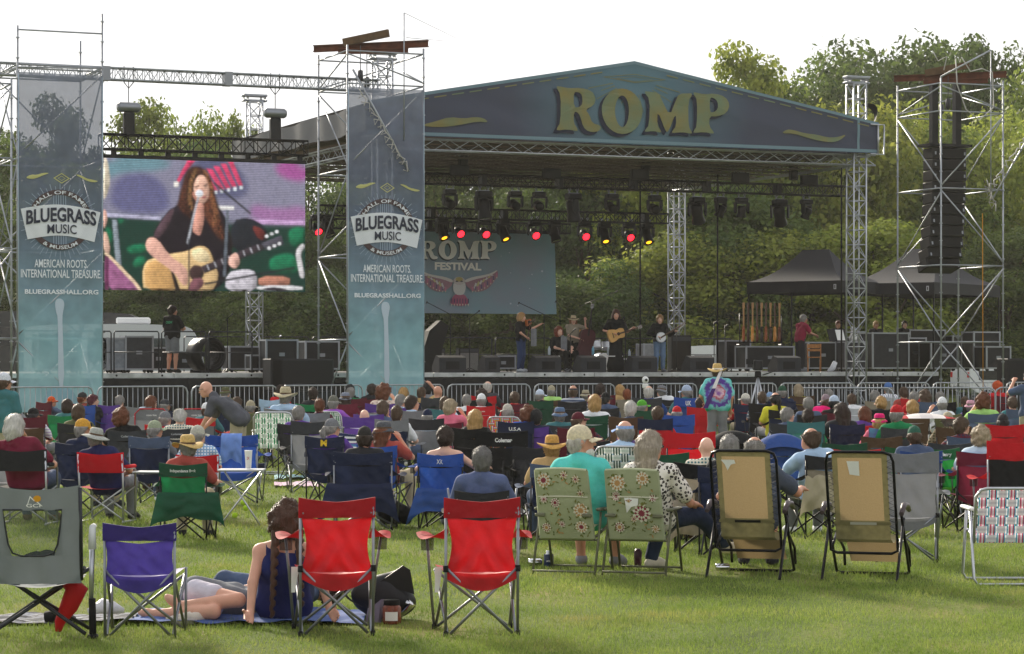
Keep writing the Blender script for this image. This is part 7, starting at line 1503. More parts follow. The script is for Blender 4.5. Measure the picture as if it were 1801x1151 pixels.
for s_ in (-1, 1):
    MB().tube([(s_ * W, -.36, .985), (s_ * W, -.22, .38)], .012, 7).ob('back_post', DKMET, t); MB().tube([(s_ * (W + .02), -.21, .46), (-s_ * (W + .02), .16, .03)], .013, 7).ob('cross_leg', DKMET, t); MB().tube([(s_ * (W + .02), .2, .42), (-s_ * (W + .02), -.18, .03)], .013, 7).ob('cross_leg', DKMET, t)
    MB().tube([(s_ * (W + .06), -.2, .6), (s_ * (W + .06), -.2, .24)], .014, 8).ob('spring_rod', ALU, t); MB().tube([(s_ * (W + .065), -.2, .26), (s_ * (W + .07), -.2, .02)], .023, 8).ob('spring_sleeve', RUBBER, t); MB().box((s_ * (W + .07), -.2, .015), (.07, .09, .03), b=.01).ob('foot', RUBBER, t)
    MB().tube([(s_ * (W + .07), -.25, .58), (s_ * (W + .07), -.25, .72), (s_ * (W + .05), .2, .7)], [.026, .022, .018], 8).ob('armrest', M('#c9cbcc', .5) if s_ > 0 else GF, t); MB().tube([(s_ * (W + .05), .2, .7), (s_ * (W + .03), .22, .03)], .012, 6).ob('front_post', DKMET, t)
MB().tube([(.2, -.1, .36), (.26, -.1, .3), (.2, -.06, .18), (.14, -.05, .08), (.13, -.05, .02)], [.05, .075, .06, .035, .02], 8).ob('red_bag', M('#c81a20', .6, trans=.3, bump=.5, bscale=20), None, loc=P(70, 268), label='red cloth carry bag hanging under the grey rocking chair', cat='bag')
MB().grid(lambda u, v: ((u - .5) * .34, .02 + .05 * math.sin(u * 5), .5 * 0 + .47 + .07 * math.sin(u * 3.1) * (1 - v) + .02 * sn(u * 4, v * 3)), 10, 6).ob('folded_jacket', cloth('#20213a'), None, loc=P(78, 266), label='dark navy jacket bundled on the grey rocking chair seat', cat='jacket')
# floral padded chairs
def floral(px, s, rz, label, seed, labelf=''):
    r = random.Random(seed); t = thing('floral_chair', label, 'chair', P(px, s), rz, 'floral padded folding chairs'); OL = M('#6c6d58', .45, .4); CU = M('#a7ad8c', .85, noise=.06, nscale=8, bump=.25, bscale=30, trans=.12)
    w = .225; f = lambda u, v: ((u - .5) * 2 * w * (1.03 - .04 * v), -.2 - .2 * v - .035 * math.sin(v * 3.1) * math.sin(u * 3.14) + .012 * math.exp(-((v - .62) / .03) ** 2), .3 + .58 * v + .012 * math.sin(u * 3.14) * v)
    b = MB(); b.grid(f, 12, 20); g = lambda u, v: (lambda p: (p[0], p[1] + .05, p[2]))(f(u, v)); b.grid(lambda u, v: g(1 - u, v), 12, 20)
    for e in (0, 1): b.grid(lambda u, v: tuple(V(*f(e, v)) * (1 - u) + V(*g(e, v)) * u + V((e * 2 - 1) * .012 * math.sin(u * 3.14), 0, 0)), 3, 20); b.grid(lambda u, v: tuple(V(*f(u, e)) * (1 - v) + V(*g(u, e)) * v + V(0, 0, (e * 2 - 1) * .015 * math.sin(v * 3.14))), 12, 3)
    cu = b.ob('back_cushion', CU, t)
    pm = [M(c, .8) for c in ('#d9d4c4', '#8a3a48', '#b98d5a', '#5d6a34', '#77793f', '#c08a94')]; d = MB()
    def pt(x, y): return (lambda p: (p[0], p[1] - .004, p[2]))(f(min(.985, max(.015, .5 + x / (2 * w))), min(.985, max(.015, y / .58))))
    def petal(cx, cy, a, L, wd, mi, lift=0):
        d.cur = mi; n = 8; P2 = []
        for i in range(n): q = 2 * math.pi * i / n; u, v = L / 2 + L / 2 * math.cos(q), wd / 2 * math.sin(q); P2.append((cx + u * math.cos(a) - v * math.sin(a), cy + u * math.sin(a) + v * math.cos(a)))
        d.add([tuple(V(*pt(*q)) - V(0, .0015 * lift, 0)) for q in P2], [tuple(range(n))])
    for (cx, cy, R_) in ((-.15, .49, .055), (.13, .5, .03), (.03, .53, .03), (-.06, .3, .035), (.15, .24, .055) , (.14, .1, .045), (-.16, .09, .035), (-.16, .33, .03), (-.02, .12, .025), (.16, .38, .025)) if seed == 1 else ((-.12, .47, .06), (.1, .51, .05), (.07, .22, .065), (-.14, .36, .035), (-.13, .1, .04), (.17, .35, .03), (.0, .17, .025), (.17, .09, .03), (-.03, .32, .03)):
        for i in range(6): petal(cx, cy, i * 1.05 + r.random(), R_ * 1.5, R_ * .55, 3 + i % 2, 0)
        R_ *= 1.22; n = 11 if R_ > .04 else 7
        for k, (rr, mi) in enumerate(((1., 0), (.8, r.choice([5, 1, 2])), (.62, 0), (.4, 1 if r.random() < .6 else 2))):
            for i in range(n): petal(cx, cy, 6.283 * i / n + k * .3, R_ * rr, R_ * .42 * rr, mi, k + 1)
    for i in range(44): x, y = r.uniform(-.2, .2), r.uniform(.03, .55); [petal(x, y, r.uniform(0, 6.28), r.uniform(.018, .035), .011, r.choice([3, 4, 4, 2]), 1) for _ in range(2)]
    d.ob('flower_print', pm, cu, kind='stuff')
    MB().grid(lambda u, v: ((u - .5) * 2 * w, -.2 + .46 * v, .38 + .02 * math.sin(u * 3.14) + .03 * math.sin(v * 3.14)), 8, 8).ob('seat_cushion', CU, t)
    MB().tube([(lambda p: (p[0], p[1] - .006, p[2]))(f(u, .61)) for u in np.linspace(.02, .98, 9)], .006, 5).ob('seam_cord', M('#cfcdb8', .7), t)
    if labelf:
        m = MB(); m.add([(lambda p: (p[0], p[1] - .012, p[2]))(f(a, b)) for a, b in ((.35, .6), (.62, .59), (.6, .49), (.48, .47), (.38, .38), (.37, .5))], [(0, 1, 2, 3, 5), (3, 4, 5)]); m.ob('torn_label', WHITE, t)
    for s_ in (-1, 1):
        x = s_ * (w + .045); MB().tube([(x, -.3, 0), (x, -.12, .42), (x, -.1, .52)], .011, 7).ob('rear_leg', OL, t); MB().tube([(x, .3, 0), (x, .1, .5), (x, .06, .53)], .011, 7).ob('front_leg', OL, t)
        MB().box((x, .02, .545), (.05, .4, .026), b=.01).ob('armrest', OL, t); MB().box((s_ * (w - .02), -.3, .5), (.09, .02, .03), b=.008).ob('arm_clip', OL, t); MB().tube([(s_ * w, -.16, .3), (s_ * w, .24, .37)], .011, 6).ob('seat_rail', OL, t)
    for y in (-.3, .3): MB().tube([(-w - .045, y, .03), (w + .045, y, .03)], .01, 6).ob('floor_bar', OL, t)
    MB().tube([(-w - .03, -.17, .29), (w + .03, -.17, .29)], .012, 6).ob('cross_bar', OL, t)
floral(1008, 207, -.3, 'left floral padded chair under the man in the aqua shirt', 1); floral(1130, 208, -.3, 'right floral padded chair with torn white label', 2, 1)
# tan recliners with laced slings
def recliner(px, s, rz, label, mid):
    t = thing('sling_recliner', label, 'chair', P(px, s), rz, 'tan sling recliners'); FR = M('#15151a', .3, .5); SL = M('#a08a66', .8, noise=.1, nscale=140, trans=.22, bump=.2, bscale=90); TR = M('#77704e', .85, noise=.15, nscale=25, trans=.15)
    w = .225; f = lambda u, v: ((u - .5) * 2 * w, -.06 - .24 * v - .02 * math.sin(u * 3.14) * math.sin(v * 3.1), .33 + .72 * v)
    sub = lambda u0, u1, v0, v1, nm, m_: MB().grid(lambda a, b: f(u0 + (u1 - u0) * a, v0 + (v1 - v0) * b), 8, 10).ob(nm, m_, t)
    sub(.1, .9, .22, .94, 'sling', SL); sub(.1, .9, 0.0, .2, 'lower_sling', TR); sub(0, .1, 0, 1, 'sling_border', TR); sub(.9, 1, 0, 1, 'sling_border', TR); sub(.1, .9, .94, 1, 'head_border', TR); sub(.1, .9, .2, .22, 'seam', TR)
    m = MB(); m.grid(lambda a, b: (lambda p: (p[0], p[1] - .008, p[2]))(f(a * 1.04 - .02, .17 + .035 * b)), 8, 1); m.ob('strap', TR, t); m = MB(); m.grid(lambda a, b: (lambda p: (p[0], p[1] - .012, p[2]))(f(.28 + .48 * a, .172 + .03 * b)), 6, 1); m.ob('strap_patch', BLK if mid else M('#a8a69a', .7), t)
    x0 = w + .05; b0 = [(-x0, -.03, .24), (-x0, -.08, .4), (-x0, -.28, .98), (-x0 + .02, -.3, 1.035), (-x0 + .08, -.31, 1.055), (x0 - .08, -.31, 1.055), (x0 - .02, -.3, 1.035), (x0, -.28, .98), (x0, -.08, .4), (x0, -.03, .24), (x0 - .05, -.02, .215), (-x0 + .05, -.02, .215)]
    MB().tube(b0, .0125, 7, closed=True).ob('back_frame', FR, t)
    for s_ in (-1, 1):
        z = MB(); pts = []
        for i in range(27): v = .06 + .88 * i / 26; p = f(.5 + s_ * .5, v); pts.append((s_ * (w - .005 if i % 2 else x0), p[1] - .006, p[2]))
        z.tube(pts, .0035, 4); z.ob('elastic_lacing', M('#25252a', .7), t)
        MB().tube([(s_ * (x0 + .03), -.3, 0), (s_ * (x0 + .03), -.27, .03), (s_ * (x0 + .03), .1, .5)], .0125, 7).ob('rear_leg', FR, t); MB().tube([(s_ * (x0 + .03), .42, .03), (s_ * (x0 + .03), -.05, .56)], .0125, 7).ob('front_leg', FR, t)
        MB().tube([(s_ * (x0 + .05), -.17, .55), (s_ * (x0 + .05), -.02, .615), (s_ * (x0 + .05), .16, .6), (s_ * (x0 + .05), .26, .56)], [.02, .026, .026, .02], 8).ob('armrest', M('#4a3f42', .35, noise=.2, nscale=20), t)
        MB().tube([(s_ * x0, -.03, .24), (s_ * x0, .25, .36), (s_ * x0, .62, .2), (s_ * x0, .66, .06)], .0125, 7).ob('seat_rail', FR, t)
    MB().tube([(-x0 - .03, .42, .03), (-x0, .44, .014), (x0, .44, .014), (x0 + .03, .42, .03)], .0125, 7).ob('base_bar', FR, t)
    MB().grid(lambda u, v: ((u - .5) * 2 * w, -.04 + .32 * v, .33 + .03 * v - .05 * math.sin(v * 3)), 8, 6).ob('seat_sling', TR, t); MB().grid(lambda u, v: ((u - .5) * 2 * w * .95, .3 + .3 * v, .34 - .24 * v), 8, 6).ob('leg_sling', SL, t)
    return t
rl = recliner(1318, 211, -.28, 'left tan sling recliner holding a man in grey', 1); rr = recliner(1521, 214, -.3, 'right tan sling recliner, empty with white paper label', 0)
for t_, pts in ((rl, [(-.18, .98), (-.07, .98), (-.06, .95), (-.1, .94), (-.13, .89), (-.15, .94)]), (rr, [(-.1, .98), (.0, .98), (.0, .86), (-.08, .87)])):
    MB().flat(pts, lambda x, z: (x, -.06 - .24 * (z - .33) / .72 - .03, z)).ob('paper_label', WHITE, t_)
m = MB()
for i in range(4): text_on(m, ('LOW', 'PAY', 'TO GO', 'ROW')[i] if 0 else 'oo oo', .05, .008, lambda x, y: (-.04 + x, -.06 - .24 * (.95 - .02 * i - .33) / .72 - .034, .95 - .022 * i + y), .0)
# plaid webbed lawn chair at the right edge
KW = webbed(7, 6, .27, .34, .77); WB = stripes(['#4aa3c0', '#e8e6ea', '#b83a5c', '#e8b0c4', '#e8e6ea', '#b83a5c', '#4aa3c0']); WB2 = stripes(['#e6e6ea', '#cfd0d8', '#e6e6ea'], axis=0)
chair(KW, 1768, 218, .0, 'white//alu', 'plaid pink and blue webbed lawn chair at the right edge', 1., 'lawn_chair', vstrap=WB, hstrap=WB2, arm=WHITE, frame=ALU)
# ------------------------------------------------------------------ other empty chairs among the crowd
KA = quad(.8, .185, zs_=.38, zband=.68)
for px, s, lab in ((1648, 153, 'small green child chair with white lettering, right of the tan recliner'), (1578, 151, 'green chair with white lettering partly behind the tan recliner')):
    c = chair(KA, px, s, .05, 'brightgreen/darkgreen/black', lab, fabric=M('#1f7a34', .7, trans=.4, bump=.3, bscale=12), band=M('#155a30', .75, trans=.1)); KITS['_'] = KA; band_text(c, '_', 'Academy', .2, .045, LET, .35, .02)
for a in ((KITS['H'], 1592, 195, -.1, 'grey/grey/grey', 'tall grey rocker right behind the empty tan recliner'), (KITS['H'], 1775, 172, .0, 'black/red/grey', 'chair with red top band and dark mesh back at right'), (KITS['Q'], 1712, 166, .1, 'burgundy//black', 'maroon chair behind the green child chair'), (KITS['Q'], 1240, 186, -.2, 'taupe/black/black', 'black topped chair with taupe seat left of the recliner'),
          (KITS['H'], 1212, 152, .0, 'red//dark', 'tall red chair behind the blond woman'), (KITS['H'], 888, 150, -.05, 'black//black', 'black chair with white lettering left of the floral chairs'), (KITS['h'], 271, 102, 0, 'grey/grey/grey', 'grey mesh chair with red edge, left of a pair'), (KITS['h'], 350, 102, 0, 'grey/grey/grey', 'grey mesh chair with red edge, right of a pair'),
          (KITS['H'], 545, 128, .15, 'grey/darkgrey/grey', 'grey mesh chair near the pink towels'), (KITS['b'], 412, 138, 0, 'royal//grey', 'blue chair with a light blue towel over its back'), (KITS['Q'], 850, 158, -.1, 'black//black', 'black chair behind the bright blue one'), (KITS['Q'], 938, 156, .1, 'charcoal//black', 'charcoal chair behind the straw hat'), (KITS['Q'], 1165, 168, 0, 'darkgreen//black', 'dark green chair behind the blond woman'), (KITS['Q'], 1500, 162, 0, 'red//grey', 'red chair behind the balding man'), (KITS['Q'], 1480, 150, 0, 'green/darkgreen/black', 'green chair behind the balding man'), (KITS['Q'], 1545, 138, 0, 'brown/brown/black', 'brown chair before the staff shirt'), (KITS['Q'], 1665, 150, 0, 'slate/darkgrey/grey', 'dark slate chair between the two blue chairs'), (KITS['Q'], 20, 150, .1, 'grey/red/alu', 'grey chair with red band at the left edge'), (KITS['Q'], 1120, 142, 0, 'purple//black', 'purple chair behind the visor'), (KITS['Q'], 1030, 146, .1, 'slate/charcoal/black', 'slate chair left of the visor')):
    c = chair(*a)
    nm = a[5]
    if 'black chair with white' in nm: band_text(c, 'H', 'Coleman', .2, .05, LET, .35, .03)
    if 'red edge' in nm:
        band_text(c, 'h', 'OZARK TRAIL', .18, .025, LET, .4); MB().tube([(-.28, -.3, .45), (-.285, -.3, .9), (-.2, -.3, .985), (.2, -.3, .985), (.285, -.3, .9), (.28, -.3, .45)], .012, 5).ob('red_piping', M('#b01a2c', .7), c)
WK = KITS['w']; chair(WK, 482, 110, .05, 'white//alu', 'green and white webbed lawn chair standing alone at left centre', 1.14, 'lawn_chair', vstrap=WEBV, hstrap=WEBH, arm=WHITE, frame=ALU)
chair(KITS['q'], 630, 126, 0, 'navy', 'navy and white striped beach chair behind the black cap', .95, fabric=stripes(['#e6e8ec', '#27345e', '#e6e8ec', '#4a78a8'], .8, .1, 1, 2), band=stripes(['#e6e8ec', '#27345e'], .8, .1, 1, 2))
def canopy_chair(px, s, col, lab):
    t = chair(KITS['Q'], px, s, 0, '%s//black' % col, lab, .95, name='canopy_chair'); c = fab(col, .1)
    MB().grid(lambda u, v: (-.5 + u * 1.0, -.38 + .5 * v, .62 + .36 * math.sin(u * 3.14) ** .7 * (.55 + .45 * math.sin(v * 3.14))), 18, 8).ob('canopy', c, t)
    for s_ in (-1, 1): MB().tube([(s_ * .26, -.27, .4), (s_ * .5, -.2, .64)], .01, 5).ob('canopy_pole', DKMET, t)
canopy_chair(1287, 140, 'black', 'black canopy chair with folded hood right of centre'); canopy_chair(1372, 146, 'blue', 'blue canopy chair with folded hood before the slate chair')
t = thing('shade_umbrella', 'low red and white shade canopy beside the red cap', 'canopy', P(1625, 122), 0)
MB().grid(lambda u, v: (-.45 + .9 * u, -.3 + .6 * v, .98 + .07 * math.sin(u * 3.14) * math.sin(v * 3.14)), 14, 8).ob('canopy_cloth', stripes(['#b8202c', '#e9e4e2', '#d8d2d4', '#e9e4e2', '#b8202c'], .8, .2), t)
for x in (-.42, .42):
    for y in (-.27, .27): MB().tube([(x, y, 0), (x, y, .985)], .009, 5).ob('pole', M('#b8202c', .5), t)
# jackets and towels hung over chair backs
def drape(px, s, rz, w, z1, z0, col, label, cat='jacket', name='draped_jacket', seed=0, flare=.12, y=-.32, droop=.1):
    def f(u, v):
        x = (u - .5) * 2; return (x * (w + flare * v), y - .05 * math.sin(v * 2.2) - .025 * math.sin(x * 5 + seed) * v - .02 * sn(x * 2, v * 3, seed) - (.0 if v > .08 else -.06), z1 - (z1 - z0) * v - droop * abs(x) ** 3 * v + .015 * math.sin(x * 7 + seed * 2) * v)
    MB().grid(f, 22, 12).ob(name, fab(col, .1), None, loc=P(px, s), rot=(0, 0, rz), label=label, cat=cat)
drape(335, 175, .05, .3, .49, .24, 'darkgreen', 'dark green cover drooping behind the straw hat chair', 'cover', 'chair_cover', 1, .07)
drape(637, 164, -.05, .34, .5, .2, 'navy', 'navy blanket hanging behind the wide navy chair', 'blanket', 'draped_blanket', 2, .1); drape(795, 164, -.02, .36, .45, .22, 'blue', 'blue cover drooping behind the bright blue chair', 'cover', 'chair_cover', 3, .12, droop=.16)
drape(412, 138, 0, .13, .885, .55, '#6f8fd0', 'light blue towel over the blue chair back', 'towel', 'towel', 4, .01); drape(895, 150, -.05, .24, .42, .12, 'charcoal', 'charcoal flap hanging below the black chair', 'cover', 'chair_cover', 5, .08)
drape(1236, 186, -.2, .24, .5, .18, 'taupe', 'taupe cloth hung on the black topped chair', 'cloth', 'draped_cloth', 6, .06); drape(1432, 172, 0, .12, .66, .3, 'khaki', 'khaki jacket hung left of the balding man', 'jacket', 'draped_jacket', 7, .08)
# ------------------------------------------------------------------ blankets, bags, small things
def blanket(px, s, w, d, rz, mat, label, seed=0):
    MB().grid(lambda u, v: ((u - .5) * w, (v - .5) * d, .03 + .018 * sn(u * w * 2, v * d * 3, seed) + .012 * sn(u * 9, v * 7, seed)), 40, 18).ob('picnic_blanket', mat, None, loc=P(px, s), rot=(0, 0, rz), label=label, cat='blanket', group='blankets on the grass')
blanket(90, 256, 1.15, .55, .05, stripes(['#3a3d46', '#6d717c', '#2e3038', '#8a8d98', '#3a3d46'], .85, 0, 1, 3), 'grey plaid blanket beside the rocking chair', 1); blanket(440, 254, 1.6, .8, .02, M('#3a4f8a', .85, noise=.2, nscale=6, col2='#5a72a8'), 'blue blanket under the woman with braids', 2)
blanket(525, 122, .7, 1.1, .1, M('#c9a9bd', .85, noise=.1), 'pale pink towel on the grass at left centre', 3); blanket(520, 114.5, .0 + .65, .8, .1, M('#a8cdd2', .85, noise=.1), 'pale aqua towel on the grass at left centre', 4); blanket(770, 148, 1.2, .9, .0, M('#c4c6d2', .85, noise=.15), 'white patterned blanket right of the navy chair', 5); blanket(935, 150, .9, .8, 0, M('#c9cbd2', .85, noise=.1), 'white sheet left of the floral chairs', 6)
t = thing('tote_bag', 'big black shoulder bag slumped between the red chairs', 'bag', P(672, 254), .1); BG = M('#15151a', .45, bump=.4, bscale=7)
q = Blob([ell((0, 0, .15), (.2, .11, .15), None, .05), ell((.1, .03, .11), (.14, .1, .11), None, .05), cap((-.14, 0, .2), (.12, 0, .3), .06, .05, .05)], .016); q.rough(.014, 22, 3); ob('bag_body', q.mesh('bag'), BG, t)
MB().prism([(-.12, .2), (.14, .38), (.19, .35), (.22, .18), (.1, .22)], lambda x, z, y: (x, y, z), -.08, -.065).ob('flap', BG, t)
MB().grid(lambda u, v: (-.15 - .12 * math.sin(u * 3.14) + .02 * v, -.11, .1 + .2 * u), 10, 1).ob('strap', BG, t); MB().tube([(.1, -.1, .02), (.2, -.12, .12), (.16, -.12, .14)], [.02, .03, .02], 6).ob('silver_trim', CHROME, t)
t = thing('snack_jar', 'clear snack jar with black lid beside the black bag', 'jar', P(689, 258), 0)
MB().lathe([(0, 0), (.058, 0), (.065, .01), (.065, .11), (.05, .13)], 14).ob('jar_wall', M('#7a4332', .25, noise=.4, nscale=60), t); MB().lathe([(.055, .128), (.056, .16), (.05, .165), (0, .165)], 14).ob('lid', RUBBER, t); MB().grid(lambda u, v: (.0665 * math.sin((u - .5) * 1.4), -.0665 * math.cos((u - .5) * 1.4), .025 + .06 * v), 6, 2).ob('paper_label', WHITE, t)
MB().prism([(-.06, 0), (.03, 0), (.05, .16), (.0, .12), (-.04, .1)], lambda x, z, y: (x + y, y, z), -.01, .01).ob('snack_pouch', M('#8a7f9a', .3, .3, noise=.3), None, loc=P(660, 257), label='crumpled silver purple snack pouch beside the jar', cat='pouch')
def lathe_obj(px, s, prof, mat, name, label, cat, z=.015, rot=(0, 0, 0), n=14): return MB().lathe(prof, n).ob(name, mat, None, loc=P(px, s, z), rot=rot, label=label, cat=cat)
t = thing('water_bottle', 'navy insulated bottle behind the left floral chair leg', 'bottle', P(965, 203, .015), 0); MB().lathe([(0, 0), (.04, 0), (.042, .01), (.042, .1), (.04, .105)], 14).ob('bottle_body', M('#1f2c4e', .35), t); MB().lathe([(.03, .105), (.022, .115), (.022, .135), (0, .137)], 12).ob('cap', ALU, t); m = MB(); text_on(m, 'AND', .04, .016, lambda x, y: (.0425 * math.sin(x / .04), -.0432 * math.cos(x / .04), .04 + y), .01); m.ob('lettering', LET, t)
CAN = [(0, -.06), (.026, -.06), (.032, -.05), (.032, .045), (.026, .058), (.024, .055), (0, .055)]
lathe_obj(941, 203, CAN, CHROME, 'drink_can', 'silver can lying by the left floral chair', 'can', .05, (0, R(90), .4)); lathe_obj(1271, 208, CAN, CHROME, 'drink_can', 'silver can lying under the left tan recliner', 'can', .05, (0, R(90), .1))
lathe_obj(1122, 204, [(0, 0), (.03, 0), (.035, .13), (.02, .16), (0, .16)], M('#4a2a38', .3, noise=.4, nscale=40), 'drink_bottle', 'dark patterned bottle between the floral chairs', 'bottle')
t = lathe_obj(437, 160, [(0, 0), (.03, 0), (.042, .19), (.044, .2), (0, .2)], WHITE, 'tumbler', 'tall white tumbler on the folding table left of the blue chair', 'cup', .615); m = MB(); text_on(m, '2X', .03, .03, lambda x, y: (x, -.041, .1 + y), .01); m.ob('lettering', M('#b02a3a', .6), t)
t = thing('folding_table', 'small folding side table holding the white tumbler', 'table', P(425, 160), 0); MB().box((0, 0, .6), (.5, .34, .02), b=.006).ob('table_top', M('#c4c6c8', .4, .3), t)
for x in (-.22, .22): MB().tube([(x, -.15, 0), (-x, .15, .6)], .01, 6).ob('leg', ALU, t)
for i, (px, z, s) in enumerate(((432, .16, 158), (413, .1, 160), (428, .3, 156))): MB().ell((0, 0, 0), (.033, .033, .033), 10, 7).ob('tennis_ball', M('#a8cc2e', .9), None, loc=P(px, s, z if i < 2 else .2), label=('yellow green ball hanging under the folding table', 'yellow green ball nearest the straw hat chair', 'yellow green ball under the table edge')[i], cat='ball', group='tennis balls')
for i, px in enumerate((318, 333)): MB().tube([(-.1, 0, .03), (0, 0, .035), (.06, .0, .05), (.11, 0, .03)], [.02, .042, .04, .02], 8).ob('canvas_shoe', M('#c9c2b6', .8, noise=.1), None, loc=P(px, 259), rot=(0, 0, .5 * i), label=('white canvas shoe lying left by the purple chair', 'white canvas shoe lying right by the purple chair')[i], cat='shoe')
MB().tube([(-.1, 0, .03), (0, .05, .06), (.08, 0, .05), (.14, .04, .03)], [.02, .06, .05, .02], 8).ob('plastic_bag', M('#dcdce2', .4, bump=.6, bscale=25, trans=.3), None, loc=P(180, 250), label='crumpled white plastic bag on the grey blanket', cat='bag'); MB().tube([(-.1, 0, .05), (0, 0, .06), (.1, .03, .03)], [.04, .055, .02], 8).ob('black_shoe', RUBBER, None, loc=P(105, 259), label='black shoe lying on the grey blanket', cat='shoe')
MB().box((0, 0, .07), (.24, .14, .14), b=.03).ob('duffel_bag', fab('navy'), None, loc=P(455, 108), label='small navy bag on the grass beside the webbed chair', cat='bag'); MB().tube([(-.2, 0, .1), (0, .02, .14), (.2, 0, .09)], [.08, .12, .07], 10).ob('backpack', fab('#5d5d70'), None, loc=P(760, 150), label='grey violet backpack under the bright blue chair', cat='bag'); MB().tube([(-.18, 0, .1), (0, .02, .16), (.18, 0, .1)], [.09, .14, .08], 10).ob('backpack', fab('black'), None, loc=P(695, 162), label='black backpack under the wide navy chair', cat='bag')
for i, (px, s, c, w) in enumerate(((1140, 132, '#24488c', .5), (1345, 134, '#e0218a', .35), (1425, 140, '#2c8a7a', .4))):
    t = thing('cooler_box' if i == 0 else 'tote_bag', ('blue cooler box with white lid near the centre', 'hot pink bag standing right of the black canopy chair', 'teal checked bag beside the big slate chair')[i], 'cooler' if i == 0 else 'bag', P(px, s), 0); MB().box((0, 0, .2), (w, .3, .4 if i else .3), b=.02).ob('box_body', M(c, .5), t); MB().box((0, 0, .42 if i else .37), (w + .02, .31, .04), b=.01).ob('lid', WHITE if i == 0 else M(c, .6), t)
# ------------------------------------------------------------------ near people
LEO = M('#d9d2c8', .85, kind='leopard'); N, L, b_ = nodes_of(LEO); tc = N.new('ShaderNodeTexCoord'); vo = N.new('ShaderNodeTexVoronoi'); vo.inputs['Scale'].default_value = 34; r_ = N.new('ShaderNodeValToRGB'); r_.color_ramp.interpolation = 'CONSTANT'; e = r_.color_ramp.elements; e[0].color = lin('#8a7a6c') + (1,); e[1].position = .16; e[1].color = (.012, .012, .014, 1); q = e.new(.42); q.color = lin('#e2dcd4') + (1,); L.new(tc.outputs['Object'], vo.inputs['Vector']); L.new(vo.outputs['Distance'], r_.inputs[0]); L.new(r_.outputs[0], b_.inputs['Base Color'])
pm = Pose(sit(yaw=1.15, pitch=.05, arms=('rest', 'rest'), lean=-.1, er=(.27, -.02, .63), wr=(.2, .2, .56)), h=.012, seed=21, fat=.3, bottom='shorts'); person(pm, P(1027, 206), -.3, 'man in aqua t-shirt and beige cap laughing towards the blond woman', 'aqua', 'khaki', ('fringe', '#b5b0a8'), ('cap', '#d8ccae'), 1, 'whitehair', None, 'grey', 1.02)
pw = Pose(sit(yaw=.55, arms=('lap', 'rest'), lean=-.12, kr=(.3, .4, .48), ar=(.5, .62, .2), tr=(.6, .72, .16), kl=(-.02, .42, .5), al=(-.1, .3, .08), tl=(-.02, .42, .04), er=(.32, .02, .6), wr=(.3, .25, .58)), h=.012, seed=22, fem=1., bottom='pants'); person(pw, P(1150, 207), -.3, 'blond woman in leopard print top sitting in the right floral chair', LEO, '#27344e', ('long', '#a39787'), None, 1, None, True, 'cream', .98)
pr = Pose(sit(arms=('rest', 'out'), lean=-.1, knees=.1), h=.013, seed=23, fat=.5, bottom='shorts'); person(pr, P(1328, 205), -.15, 'man in grey t-shirt and dark sandals in the left tan recliner', '#4a5262', 'khaki', ('fringe', 'greyhair'), None, 1, None, None, 'charcoal', .95)
low = sit(arms='rest'); low.update(pelvis=(0, 0, .3), chest=(0, -.06, .62), neck=(0, -.08, .79), head=(0, -.05, .92), sl=(-.175, -.07, .71), sr=(.175, -.07, .71), el=(-.28, .05, .48), er=(.28, .05, .48), wl=(-.3, .3, .42), wr=(.25, .3, .42), hl=(-.09, .02, .29), hr=(.09, .02, .29), kl=(-.2, .4, .4), kr=(.18, .42, .42), al=(-.25, .62, .08), ar=(.2, .66, .08), tl=(-.28, .78, .04), tr=(.22, .8, .04))
pl = Pose(low, h=.013, seed=24, fat=.3, bottom='shorts'); person(pl, P(848, 190), .0, 'grey haired man in slate blue t-shirt behind the right red chair', '#566184', 'lightblue', ('short', '#6f6d6b'), None, 1, None, None, 'grey', .95)
chair(quad(.6, .24, zs_=.22, zband=.5), 848, 190, 0, 'charcoal//grey', 'low charcoal chair hidden behind the right red chair')
br = dict(pelvis=(0, .02, .12), chest=(0, -.07, .42), neck=(0, -.1, .58), head=(.02, -.07, .705), sl=(-.165, -.08, .5), sr=(.165, -.08, .5), el=(-.215, -.2, .29), wl=(-.23, -.3, .09), er=(.26, -.15, .29), wr=(.32, -.2, .09), hl=(-.09, .05, .11), hr=(.09, .05, .11), kl=(-.13, .4, .22), kr=(.13, .4, .24), al=(-.13, .72, .07), ar=(.13, .72, .07), tl=(-.15, .86, .1), tr=(.15, .86, .1), yaw=.1, pitch=.0, grip=.1, palm={'wl': (0, -1, -.2), 'wr': (.2, -1, -.2)})
br['dwl'] = (-.1, -1, -.35); br['dwr'] = (.4, -1, -.3)
pb = Pose(br, h=.012, top='tank', bottom='shorts', shoes=False, fem=1., seed=25); wbr = person(pb, P(500, 256), .08, 'woman with long braids in navy tank top sitting on the blanket', '#232a5c', 'navy', ('curly', '#4a3020'), None, 0, scale=.98)
for x0, x1, z0 in ((-.06, -.085, .05), (.1, .12, .12)):
    m = MB(); n = 34; m.tube([(x0 + (x1 - x0) * i / n + .008 * math.sin(i * 1.6), -.17 - .05 * math.sin(i / n * 2.6), .66 - (.66 - z0) * i / n) for i in range(n + 1)], [(.03 - .016 * i / n) * (1 + .22 * math.sin(i * 1.6)) for i in range(n + 1)], 8); m.ob('braid', hairm('#4a3020'), wbr)
for x in (-1, 1): MB().grid(lambda u, v: tuple(V(x * .1 + x * (u - .5) * .05, -.155 + .16 * v + .02 * math.sin(v * 3.1) * -1, .46 + .105 * math.sin(v * 3.14) ** .6)), 3, 8).ob('strap', cloth('#232a5c'), wbr)
